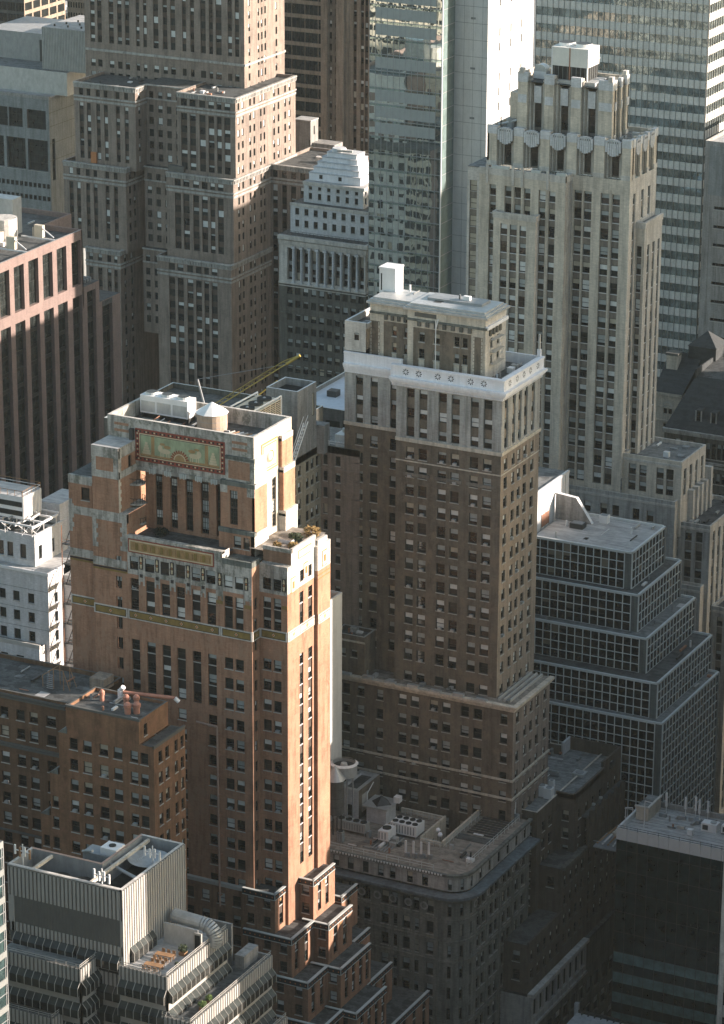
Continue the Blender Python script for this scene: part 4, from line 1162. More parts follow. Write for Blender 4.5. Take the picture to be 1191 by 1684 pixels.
def concrete_block():
    b = Bld('concrete_office', 'grey-green concrete block with gridded windows and a ribbed rooftop box', 'office building', (-505, 790, 0), split=False)
    y, x = 785.3, -499.9
    C = 'concrete_grey'
    S0 = FS(y)
    g = ('grid', 4, 3)
    fac(b, S0, -525, x, 81.0, 92.4, [(-520.3, -514.0), (-513.6, -508.9), (-507.4, -501.0)], [(83.0, 88.6)], C, style=g, dep=.5, sill=None, var=0)
    fac(b, S0, -525, x, 69.5, 81.0, [(-522, -515.6), (-514.6, -508.2), (-507.4, -500.6)], [(70.7, 79.9)], C, style=('grid', 4, 4), dep=1.0, sill='trim', var=0)
    fac(b, S0, -525, x, 55, 69.5, even(-524.6, x, 16, 1.1), [(62.0, 63.4), (65.7, 67.1)], C, style='one', dep=.4, sill=None, var=0)
    fac(b, S0, -525, x, 0, 55, [], [], C)
    fac(b, FE(x), y, 830, 0, 92.4, [(786.6, 788.2)], [(68, 80.2)], C, style='one', var=0, sill=None)
    for z in (74, 79, 84, 88): b('wall').fbox(FE(x), y, 830, 0, .04, z, z + .12, 'stone_dark', 'K')
    b('wall').box(-525, x, 786.8, 830, 92.4, 92.6, 'roof_pale')
    b('wall').fbox(S0, -525, x + .2, -.6, .15, 91.9, 92.9, 'concrete')
    b('parapet').box(-525, -496.2, 789.5, 830, 92.6, 99.4, 'galvanised', top='tar_grey')
    b('penthouse').box(-505.4, -489.5, 791.5, 812, 99.4, 111.6, 'ribbed_grey', top='roof_pale')
    for i in range(30): b('penthouse').fbox(FS(791.5), -505.4 + i * .53, -505.15 + i * .53, 0, .22, 99.4, 111.5, 'galvanised', 'K')
    b('annex').box(-530, -505.4, 800, 822, 99.4, 107.5, 'grey_metal', top='galvanised')
    b('annex').box(-511.5, -506.0, 799.5, 800.2, 99.6, 105.8, 'dark_metal')
    for i in range(9): b('roof_vent').box(-503 + i * 1.5, -502.6 + i * 1.5, 794 + (i % 3) * 4, 794.4 + (i % 3) * 4, 111.6, 112.2, 'dark_metal')
    b.finish()
concrete_block()

def pier_block():
    b = Bld('pier_building', 'dark block with tall strip windows, its top storey pink in the sun', 'office building', (-378, 580, 0), split=False)
    x, ya, yn, zt = -372.0, 520.0, 596.6, 111.5
    C = 'concrete_pink'
    pitch = 5.72
    e0 = 589.8 - pitch * 14
    big = [(589.9 - 3.95 - pitch * k, 589.9 - pitch * k) for k in range(12)]
    cols = [c for c in big if c[0] > ya + .5] + [(592.0, 595.9)]
    E0 = FE(x)
    fac(b, E0, ya, yn, 98.0, zt, cols, [(99.3, 109.4)], C, style=('grid', 3, 4), dep=.9, sill=None, var=0)
    low = [(z - 3.0, z) for z in [96.9 - 3.7 * k for k in range(26)] if z > 5]
    fac(b, E0, ya, yn, 0, 98.0, cols, low, C, spm='blackened', dep=.8, style=('grid', 3, 1), sill=None, var=0)
    c2 = [(589.9 + .2 + pitch * k + 2.1, 589.9 + pitch * k + 6.0) for k in range(1, 3)]
    fac(b, E0, yn, 603.2, 0, 98.4, [(598.0, 601.6)], low, C, spm='blackened', dep=.8, style=('grid', 3, 1), sill=None, var=0)
    fac(b, E0, 603.2, 612, 0, 93.4, [(604.3, 608.6)], low[1:], C, spm='blackened', dep=.8, style=('grid', 3, 1), sill=None, var=0)
    b('roof').box(-400, x - .01, yn, 603.2, 97, 98.4, 'tar'); b('roof').box(-400, x - .01, 603.2, 612, 92, 93.4, 'tar')
    for k in range(5): b('roof').box(-380, -373.5, 597.4 + k * 1.1, 597.9 + k * 1.1, 98.4, 99.2, 'grey_metal')
    # roof with a notched far corner
    w = b('wall')
    R_ = [(-400, ya), (x, ya), (x, yn), (-381.6, yn), (-381.6, 607.6), (-400, 607.6)]
    FN = lambda yy: (0, yy, -1, 0, 0, 1)
    nr = [(z - 2.2, z) for z in [106.5 - 3.7 * k for k in range(26)]]
    fac(b, FN(607.6), 381.6, 400, 10, zt, even(381.6, 400, 6, 1.6), nr, 'slab_white', style='one', sill=None, part='rear_wall')  # wall whitened so its image in the mirrored glass looks sunlit
    fac(b, FN(yn), 372.0, 381.6, 98.4, zt, even(372, 381.6, 3, 1.6), nr, 'limestone_warm', style='one', sill=None, part='rear_wall')
    b('roof').poly([(p[0], p[1], zt - 1.1) for p in R_], 'tar')
    for i, (p, q) in enumerate(zip(R_, R_[1:] + R_[:1])):
        if i in (4, 5, 0): pass
        d = Vector((q[0] - p[0], q[1] - p[1], 0)); L = d.length; d.normalize()
        n = (d.y, -d.x)
        fr = (p[0], p[1], d.x, d.y, n[0], n[1])
        w.fbox(fr, -.0 if i else 0, L, -.45, -.003, zt - 1.1 if i in (0, 1) else 94, zt + .003 * i, 'concrete' if i == 1 else C)
    clutter(b, -395, -373, 560, 596, zt - 1.1, 16, 44); clutter(b, -398, -382.5, 597, 607, zt - 1.1, 6, 45)
    b.finish()
pier_block()

def white_block():
    b = Bld('white_office', 'small white building with a sunlit equipment frame on its roof', 'building', (-290, 445, -9), size=.97, lift=8.7)
    y, x = 440.2, -283.0
    C = 'stone_white'
    r = [(91.4, 93.2), (87.9, 89.75), (84.4, 86.3), (80.9, 82.7)] + [(z - 1.8, z) for z in [79.4 - 3.5 * k for k in range(20)]]
    cs = [(-298.2, -296.8), (-295.5, -294.2), (-292.9, -291.6), (-290.1, -288.8), (-287.1, -285.85)]
    fac(b, FS(y), -300, x, -9, 97.4, cs, r, C, style='one', sill='trim', var=0)
    fac(b, FE(x), y, 445.2, -9, 97.4, [(442.1, 443.2)], r, C, style='one', sill=None, var=1)
    fac(b, FE(x + 1.6), 445.2, 462, -9, 95.6, [(447.0, 448.1), (452, 453)], r[1:], C, style='one', sill=None)
    fac(b, FS(445.2), x, x + 1.6, -9, 95.6, [], [], C)
    for z in (93.9, 90.3, 86.9): b('wall').fbox(FS(y), -300, x, 0, .03, z, z + .08, 'concrete_grey', 'K')
    band(b, -300, x, y, 445, 97.0, 97.5, .3, 'trim_white')
    b('roof').poly([(-300, y, 97.4), (x, y, 97.4), (x, 462, 97.4), (-300, 462, 97.4)], 'roof_pale')
    b('roof').poly([(x, 445.2, 95.6), (x + 1.6, 445.2, 95.6), (x + 1.6, 462, 95.6), (x, 462, 95.6)], 'roof_pale')
    # terrace on the lower front part
    fac(b, FS(438.2), -300, -283.8, -9, 84.5, [(-296, -294.6), (-291.7, -290.2), (-288.6, -287.0)], [(80.6, 82.4), (77, 78.9), (73.4, 75.2)], C, style='one', sill=None, var=0, part='terrace_wall')
    fac(b, FE(-283.8), 438.2, y, -9, 84.5, [], [], C, part='terrace_wall')
    b('terrace_wall').fbox(FS(438.2), -300, -283.7, -.3, .1, 84.2, 84.9, 'trim')
    b('terrace').poly([(-300, 438.4, 84.2), (-284, 438.4, 84.2), (-284, y, 84.2), (-300, y, 84.2)], 'tar')
    # upper block
    fac(b, FS(441.9), -300, -286.6, 97.4, 103.0, [(-294.0, -292.8), (-292.1, -290.9), (-289.5, -288.3)], [(98.6, 101.2)], C, style='one', sill='trim', var=0, part='upper_wall')
    fac(b, FE(-286.6), 441.9, 452.5, 97.4, 103.0, [(443.2, 444.3), (447.5, 448.3)], [(98.3, 100.8)], C, style='one', sill=None, var=0, part='upper_wall')
    shell(b, -300, -286.6, 441.9, 452.5, 97.4, 103.0, C, 'tar', par=.5, part='upper_wall', roofpart='upper_roof')
    fr = b('steel_frame')
    z = 104.4
    for xx in (-298, -294, -290, -286.6): fr.box(xx - .15, xx + .15, 441.2, 449.5, z, z + .35, 'white_metal')
    for yy in (441.2, 444, 447, 449.5): fr.box(-299, -286.4, yy - .12, yy + .12, z + .36, z + .65, 'white_metal')
    for xx in (-292, -288.6, -286.6):
        for yy in (441.3, 445, 449): fr.tube((xx, yy, 103), (xx, yy, z + .3), .1, 'white_metal', 4)
        fr.tube((xx, 441.3, 103), (xx + .8, 442.9, z + .3), .07, 'white_metal', 4); fr.tube((xx, 442.9, 103), (xx - .8, 441.3, z + .3), .07, 'white_metal', 4)
    for i in range(9): fr.tube((-298 + i * 1.2, 442.5 + (i * 7 % 5), z + .7), (-297.3 + i * 1.2, 445.5 + (i * 3 % 4), z + 1.0 + .2 * (i % 3)), .22, 'galvanised', 6)
    # screened plant box
    pb = b('plant_screen')
    pb.box(-300, -289.6, 443.4, 449.2, 105.0, 109.0, 'white_metal', top='roof_pale')
    for i in range(12): pb.fbox(FE(-289.6), 443.5 + i * .48, 443.72 + i * .48, 0, .12, 105.1, 109.0, 'white_metal', 'K')
    for z_ in (106.0, 107.6): pb.fbox(FS(443.4), -300, -289.8, 0, .06, z_ - .45, z_ + .45, 'blackened', 'K')
    for k in range(2):
        for (a, c) in (((-300, 443.5), (-289.7, 443.5)), ((-289.7, 443.5), (-289.7, 449.2)), ((-300, 449.1), (-289.7, 449.1))):
            pb.tube((*a, 109.5 + .5 * k), (*c, 109.5 + .5 * k), .05, 'timber' if k else 'white_metal', 4)
    for i in range(8): pb.tube((-300 + i * 1.45, 443.5, 109), (-300 + i * 1.45, 443.5, 110), .05, 'timber', 4)
    for i in range(5): pb.tube((-289.7, 443.5 + i * 1.4, 109), (-289.7, 443.5 + i * 1.4, 110), .05, 'timber', 4)
    b('stair_house').box(-291, -286.8, 450.5, 458, 97.4, 106.0, 'stone_white', top='roof_pale')
    b('stair_house').fbox(FE(-286.8), 454.5, 455.6, 0, .06, 102.2, 105.0, 'rust', 'K')
    clutter(b, -299, -287.2, 442.5, 452, 102.5, 10, 46); clutter(b, -299, -284, 453, 461, 97.4, 8, 47)
    b.finish()
white_block()

def fire_escape():
    b = Bld('fire_escape', 'dark steel fire escape climbing the gap beside the orange tower', 'fire escape', (-277, 442, -9), size=.97, lift=8.7)
    m = b('frame'); pf = b('landing'); st = b('stair')
    xa, xb_, ya, yb = -280.9, -278.6, 441.6, 444.6
    for xx in (xa, xb_):
        for yy in (ya, yb): m.tube((xx, yy, 60), (xx, yy, 106), .09, 'rust', 4)
    for k in range(12):
        z = 63 + k * 3.6
        pf.box(xa, xb_, ya, yb, z, z + .1, 'dark_metal')
        st.tube((xa + .6, ya, z), (xa + .6, yb, z + 3.6), .09, 'dark_metal', 4); st.tube((xa + 1.3, ya, z), (xa + 1.3, yb, z + 3.6), .09, 'dark_metal', 4)
        for j in range(10): st.box(xa + .6, xa + 1.3, ya + .3 * j, ya + .3 * j + .2, z + .36 * j, z + .36 * j + .04, 'grey_metal')
        for zz in (.5, 1.0): m.tube((xb_, ya, z + zz), (xb_, yb, z + zz), .035, 'rust', 4); m.tube((xa, ya, z + zz), (xb_, ya, z + zz), .035, 'rust', 4)
    b.finish()
fire_escape()
# ------------------------------------------------------------------ white colonnaded building with a stepped pyramid top
def pyramid_block():
    b = Bld('colonnade_building', 'narrow white building with tall columns and a stepped pyramid roof', 'building', (-369, 715, 0), split=False)
    C, D = 'limestone', 'stone_dark'
    y, x, xl = 706.0, -357.7, -382.1
    cols = [(-379.2 + 2.245 * k - .1, -378.2 + 2.245 * k + .35) for k in range(10)]
    cols = [(-380.7 + .95 + 2.245 * k, -380.7 + 2.4 + 2.245 * k) for k in range(10)]
    fac(b, FS(y), xl, x, 72.3, 82.0, cols, [(73.0, 75.0), (75.6, 77.8), (78.3, 81.4)], C, spm='brick_spandrel', dep=.9, style='one', sill=None)
    for a, c in zip([xl] + [c[1] for c in cols], [c[0] for c in cols] + [x]):
        m = (a + c) / 2
        if a > xl and c < x: b('column').cone(m, y - .05, .36, .32, 72.6, 81.6, 'stone_white', 10); b('column').box(m - .5, m + .5, y - .55, y, 81.3, 81.9, 'stone_white'); b('column').box(m - .5, m + .5, y - .55, y, 72.3, 72.7, 'stone_white')
    fac(b, FE(x), y, 722, 72.3, 84.5, even(706.5, 722, 6, 1.2), [(73.2, 75.2), (77, 81)], C, dep=.4, style='one')
    fac(b, FS(y), xl, x, 82.0, 84.5, [], [], C)
    fac(b, FS(y), xl, x, 0, 72.3, [(a, c) for a, c in cols], floors(71.2, 5, 3.42, 1.9), D, style='one', sill='trim_dark')
    fac(b, FE(x), y, 722, 0, 72.3, even(706.5, 722, 5, 1.2), floors(71.2, 5, 3.42, 1.9), D, style='one', sill=None)
    for za, zb, o in ((82.0, 82.5, .3), (82.5, 83.3, .5), (83.6, 84.6, .9), (72.0, 72.4, .4), (71.3, 71.5, .2), (64.2, 64.5, .2), (50, 50.3, .2), (46.5, 46.8, .2), (43, 43.3, .2)):
        band(b, xl, x, y, 722, za, zb, o, C if za > 70 else D)
    b('roof').box(xl, x, y + .01, 722, 84.3, 84.6, 'tar')
    # second block
    w2, x2, y2 = -380.4, -358.2, 709.0
    c2 = even(w2 + .6, x2 - .6, 8, 1.15)
    fac(b, FS(y2), w2, x2, 84.6, 92.0, c2, [(86.2, 88.0), (89.3, 91.0)], 'stone_white', style='one', dep=.3, var=0)
    fac(b, FE(x2), y2, 722, 84.6, 92.0, even(y2, 722, 5, 1.1), [(86.2, 88.0), (89.3, 91.0)], 'stone_white', style='one', dep=.3, var=0)
    b('roof').box(w2, x2, y2 + .01, 722, 91.8, 92.0, 'tar'); band(b, w2, x2, y2, 722, 91.6, 92.3, .3, C)
    for k in range(23): b('roof_rail').tube((xl + .3 + k * 1.05, y + .2, 84.6), (xl + .3 + k * 1.05, y + .2, 85.7), .04, 'dark_metal', 4)
    b('roof_rail').tube((xl + .3, y + .2, 85.7), (x - .3, y + .2, 85.7), .05, 'dark_metal', 4)
    w3, x3, y3 = -378.2, -361.4, 712.0
    fac(b, FS(y3), w3, x3, 92.0, 97.2, even(w3 + .6, x3 - .6, 6, .95), [(92.9, 94.5), (95.3, 96.2)], 'stone_white', style='one', dep=.3, var=0)
    fac(b, FE(x3), y3, 722, 92.0, 97.2, even(y3 + .2, 722, 4, .9), [(92.9, 94.5), (95.3, 96.2)], 'stone_white', style='one', dep=.3, var=0)
    band(b, w3, x3, y3, 722, 96.6, 97.4, .45, C)
    b('roof').box(w3, x3, y3 + .01, 722, 97.0, 97.4, 'roof_pale')
    # stepped pyramid
    st = b('stepped_roof')
    for k, (l, r, z0, z1) in enumerate(((-378.4, -363.4, 97.4, 99.4), (-377.5, -364.2, 99.4, 100.8), (-376.8, -364.8, 100.8, 102.0), (-375.9, -365.5, 102.0, 103.2), (-374.9, -366.0, 103.2, 104.4))):
        st.box(l + .9, r + .4, 713.6 + k * .75, 724 - k * .75, z0, z1, 'white_paint')
        st.box(l + .8, r + .5, 713.5 + k * .75, 724.1 - k * .75, z1 - .16, z1 + .03, 'stone_white')
    for u in (-374.6, -369.2): st.fbox(FS(713.6), u, u + .9, 0, .05, 98.0, 99.0, 'blackened', 'K')
    b('roof_plant').cone(-371.5, 718.5, 2.0, 1.7, 104.4, 105.3, 'stone_white', 14); b('roof_plant').tube((-371, 716.5, 105), (-367.3, 717.5, 104.9), .35, 'limestone', 8)
    b.finish()
pyramid_block()

# ------------------------------------------------------------------ mirrored glass tower with its white service core
glassy('mirror_glass', (.70, .78, .75), .012, .9, wav=.022, wscale=.17, metal=.92, var=.12)
glassy('mirror_band', (.36, .48, .46), .02, .8, wav=.02, wscale=.3, metal=.9, var=.12)
glassy('mirror_side', (.17, .23, .22), .06, .8, var=.15)
def glass_tower():
    b = Bld('glass_tower', 'mirrored green glass tower reflecting sunlit facades', 'skyscraper', (-340, 696, 0))
    y, x, xl = 692.5, -330.75, -350.0
    g = b('glazing'); m = b('mullion')
    zs = [151.8 - 3.98 * k for k in range(38)] + [0]
    for a, c in zip(zs, zs[1:]):
        g.poly([(xl, y, c), (x, y, c), (x, y, a - .55), (xl, y, a - .55)], 'mirror_glass')
        g.poly([(xl, y, a - .55), (x, y, a - .55), (x, y, a), (xl, y, a)], 'mirror_band')
        m.fbox(FS(y), xl, x, -.1, .07, a - .07, a + .07, 'grey_metal')
        g.poly([(x, y, c), (x, 699.3, c), (x, 699.3, a), (x, y, a)], 'mirror_side')
        m.fbox(FE(x), y, 699.3, -.1, .05, a - .08, a + .08, 'grey_metal')
    n = 12
    for i in range(n + 1):
        u = xl + (x - xl) * i / n
        m.fbox(FS(y), u - .05, u + .05, -.1, .05, 0, 151.8, 'grey_metal', 'TB')
    # matt blinds bay of the upper floors
    for k in range(0, 9, 1):
        if k in (3, 5): continue
        z = zs[k]
        b('louvre_band').fbox(FS(y), xl + 1.7, x - 1.7, -.05, .03, z - 3.3, z - .62, 'louvre_matt', 'K')
        for i in range(1, 12): b('louvre_band').fbox(FS(y), xl + 1.7 + i * 1.32, xl + 1.76 + i * 1.32, .03, .06, z - 3.3, z - .62, 'grey_metal', 'K')
    m.box(x - .15, x + .12, y - .12, y + .15, 0, 151.8, 'white_metal')
    b('roof').box(xl, x, y, 715, 151.5, 151.85, 'tar_grey'); b('back_wall').box(xl, x - .2, 714, 715, 0, 151.5, 'concrete_grey')
    b.finish()
    c = Bld('core_tower', 'blank white concrete slab tower with a few slit windows, bright on its sunny side', 'skyscraper', (-325, 712, 0), split=False)
    xs = hx(800, 200, 699.35)
    yn = hy(875, 160, xs)
    c('wall').poly([(x, 699.35, 0), (xs, 699.35, 0), (xs, 699.35, 175), (x, 699.35, 175)], 'slab_white')
    cols = [(hy(px, 100, xs) - .35, hy(px, 100, xs) + .35) for px in (821.5, 839.5, 857)]
    fac(c, FE(xs), 699.35, yn, 0, 175, cols, [(z - 2.0, z) for z in [171 - 3.6 * k for k in range(45)] if z > 8 and int(z) % 5], 'slab_white', style='one', dep=.4, sill=None, var=0)
    c('wall').box(x, xs, 699.4, yn, 174.5, 175, 'concrete'); c('wall').poly([(xs, yn, 0), (x, yn, 0), (x, yn, 175), (xs, yn, 175)], 'slab_white')
    for z in range(0, 175, 4):
        c('panel_joint').fbox(FS(699.35), x + .1, xs, 0, .015, z, z + .1, 'concrete_grey', 'K'); c('panel_joint').fbox(FE(xs), 699.4, yn, 0, .015, z, z + .1, 'concrete', 'K')
        if z % 12 == 0 and z > 60: c('vent').fbox(FS(699.35), x + 4.2, x + 5.4, 0, .05, z + 1, z + 1.5, 'concrete_grey', 'K')
    for k in range(1, 4): c('panel_joint').fbox(FS(699.35), x + k * 2.4, x + k * 2.4 + .08, 0, .016, 0, 175, 'concrete_grey', 'K')
    c.finish()
glass_tower()

# ------------------------------------------------------------------ banded office slab at the upper right

glassy('band_glass', (.42, .49, .47), .03, .75, wav=.025, wscale=.35, metal=.75, var=.4)
def banded_slab():
    b = Bld('banded_tower', 'wide office tower with alternate pale spandrel and green glass bands', 'skyscraper', (-265, 660, 0))
    y, x, xl, yn = 650.75, -248.2, -288.2, 700.0
    g, s, m = b('glazing'), b('spandrel'), b('mullion')
    zs = [190.2 - 3.63 * k for k in range(50)]
    for k, z in enumerate(zs):
        for fr, u0, u1 in ((FS(y), xl, x), (FE(x), y, yn)):
            g.fbox(fr, u0, u1, -.2, 0, z - 3.63, z - 1.75, 'band_glass', 'KLRTB')
            s.fbox(fr, u0, u1, -.2, .12, z - 1.75, z, 'spandrel_pale', 'K')
        if z < 7: break
    for fr, u0, u1, n in ((FS(y), xl, x, 30), (FE(x), y, yn, 36)):
        for i in range(n + 1):
            u = u0 + (u1 - u0) * i / n
            m.fbox(fr, u - .06, u + .06, -.05, .2, 5, 190.2, 'frame_grey' if fr[2] else 'trim_dark', 'TBK')
    b('roof').box(xl, x, y, yn, 190, 190.3, 'tar'); b('back_wall').box(xl, x - .3, yn - .3, yn, 0, 190, 'concrete'); b('back_wall').box(xl, xl + .3, y + .3, yn - .3, 0, 190, 'concrete')
    b.finish()
    q = Bld('service_tower', 'plain grey slab tower with thin slot windows at the right edge', 'tower', (-226, 640, 0), split=False)
    y, xl = 625.0, -238.0
    fac(q, FS(y), xl, -216, 40, 140.0, [(hx(1172, 400, y), hx(1191, 400, y) + 1)], [(hz(1172, py + 5, y), hz(1172, py, y)) for py in (339, 370, 400, 432, 463, 493, 523, 553, 583)], 'concrete', style=('grid', 4, 1), dep=.35, sill='trim', var=1)
    q('wall').fbox(FS(y), hx(1167, 260, y), -216, 0, .05, hz(1180, 322, y), 139, 'concrete_grey', 'K')
    for u in (-236.5, -234.7): q('wall').fbox(FS(y), u, u + .05, 0, .03, 40, 139.4, 'stone_dark', 'K')
    fac(q, FE(-216), y, 664, 0, 140.0, [], [], 'concrete'); fac(q, FS(y), xl, -216, 0, 40, [], [], 'concrete')
    q('wall').poly([(xl, 664, 0), (xl, y, 0), (xl, y, 140.0), (xl, 664, 140.0)], 'concrete')
    shell(q, xl, -216, y, 664, 0, 140.0, 'concrete', 'roof_pale', par=.6, cap='limestone', skip='SEW')
    q.finish()
banded_slab()

# ------------------------------------------------------------------ towers and roofs far behind
glassy('bronze_glass', (.045, .05, .045), .05, .6, wav=.02, wscale=.4, var=.6)
def far_towers():
    b = Bld('bronze_tower', 'dark glass office slab with thin tan bands behind the brick tower', 'skyscraper', (-410, 850, 0), split=False)
    y = 850.0
    xa, xb_ = hx(440, 100, y), hx(545, 100, y)
    fac(b, FS(y), xa - 5, xb_, 0, 190, even(xa - 5, xb_, 6, (xb_ - xa + 5) / 6 - .12), [(z - 3.0, z) for z in [188 - 4.15 * k for k in range(45)] if z > 6], 'brick_tan', style=('grid', 3, 1), dep=.15, sill=None, var=1)
    b('wall').box(xa - 5, xb_, y + .3, y + 30, 0, 190, 'concrete_dark', skip='S')
    b.finish()
    y = 812.0
    t = Bld('tan_tower', 'slim tan masonry tower with vertical piers behind the mirrored glass', 'tower', (-395, 820, 0), split=False)
    e = [hx(p, 100, y) for p in (530, 543, 554, 567, 580, 590, 602, 630)]
    t.frame = 'frame_bronze'
    rr = [(z - 1.9, z) for z in [190 - 3.3 * k for k in range(55)] if z > 30]
    pal = 'brick_tan'
    fac(t, FS(y), e[0], e[3] + .6, 0, 192, [(hx(542, 100, y), hx(546, 100, y)), (hx(551, 100, y), hx(555, 100, y))], rr, 'limestone_spandrel', dep=.3, style='one', sill='trim_dark')
    for a, c in ((530, 540), (555, 566)): t('pier').fbox(FS(y), hx(a, 100, y), hx(c, 100, y), 0, .9, 0, 192, pal, 'K')
    fac(t, FS(y + 1.5), e[3] + .6, e[7], 0, 192, [(hx(p, 100, y), hx(p + 5.5, 100, y)) for p in (569, 577, 589, 596, 607, 616)], rr, pal, spm='brick_spandrel', dep=.3, style='one', sill=None)
    t('wall').box(e[0], e[7], y + 2, y + 25, 0, 192, pal, skip='S'); t('wall').poly([(e[0], y + 2, 0), (e[0], y, 0), (e[0], y, 192), (e[0], y + 2, 192)], pal); t('wall').poly([(e[3] + .6, y, 0), (e[3] + .6, y + 1.5, 0), (e[3] + .6, y + 1.5, 192), (e[3] + .6, y, 192)], pal)
    t.finish()
    # plant house on the low roof
    y = 796.0
    p = Bld('plant_house', 'plain beige rooftop plant house with one lit side and a slit window', 'rooftop hut', (-405, 800, 80), split=False)
    xa, xb_ = hx(484, 220, y), hx(511, 220, y)
    z1 = hz(511, 200, y)
    p('wall').box(xa, xb_, y, y + 4.5, 70, z1, 'concrete', top='roof_pale')
    p('wall').box(xa - .15, xb_ + .15, y - .15, y + 4.6, z1, z1 + .25, 'roof_pale')
    p('wall').box(xb_ - .5, xb_ + 7, y + 1, y + 6, 70, z1 - 6.2, 'concrete')
    p('window').fbox(FE(xb_), y + 1.8, y + 2.5, 0, .05, z1 - 4, z1 - 1.6, 'blackened', 'K')
    p('window').fbox(FS(y), xb_ - .3, xb_ - .02, 0, .05, z1 - 7, z1 - 5.2, 'blackened', 'K')
    p.finish()
    # upper left corner
    y = 900.0
    d = Bld('dark_tower', 'black glass tower cut off by the upper left corner', 'skyscraper', (-570, 905, 0), split=False)
    xb_ = hx(41, 40, y)
    fac(d, FS(y), xb_ - 40, xb_, 0, 175, even(xb_ - 40, xb_, 12, 3.1), [(z - 2.9, z) for z in [174 - 3.8 * k for k in range(45)] if z > 5], 'concrete_dark', style=('grid', 3, 1), dep=.12, sill=None, var=1)
    fac(d, FE(xb_), y, y + 25, 0, 175, even(y, y + 25, 5, 4.2), [(z - 2.6, z) for z in [174 - 3.8 * k for k in range(45)] if z > 5], 'brick_tan', style='one', dep=.12, sill=None, var=1)
    d('roof').box(xb_ - 40, xb_, y, y + 25, 174.9, 175.2, 'tar')
    d.finish()
    for i, (y, px0, px1, py, cm, lab, nm) in enumerate((
            (1010.0, 45, 121, 18, 'concrete', 'pale far block behind the ribbed rooftop box', 'far_block'),
            (1150.0, 20, 108, -30, 'concrete_pink', 'hazy pink block farthest away at the upper left', 'far_block'),
            (960.0, 112, 150, -20, 'brick_tan', 'tan far tower with a sunlit edge touching the big brick tower', 'far_tower'))):
        f = Bld(nm, lab, 'building', (hx((px0 + px1) / 2, 50, y), y, 0), split=False)
        xa, xb_ = hx(px0, 50, y), hx(px1, 50, y); z1 = hz((px0 + px1) / 2, py, y)
        fac(f, FS(y), xa, xb_, 0, z1, even(xa, xb_, 9, (xb_ - xa) / 14), floors(z1 - 1.4, 30, 3.7, 2.0), cm, style='one', dep=.25, sill=None, var=1)
        fac(f, FE(xb_), y, y + 25, 0, z1, even(y, y + 25, 6, 1.8), floors(z1 - 1.4, 30, 3.7, 2.0), cm, style='one', dep=.25, sill=None, var=1)
        shell(f, xa, xb_, y, y + 25, 0, z1, cm, 'roof_pale', par=.8, cap='limestone')
        for k in range(4): f('roof_plant').box(xa + 2 + k * (xb_ - xa) / 5, xa + 3.6 + k * (xb_ - xa) / 5, y + 5, y + 9, z1 - .8, z1 + .9, 'galvanised')
        f.finish(40)
far_towers()

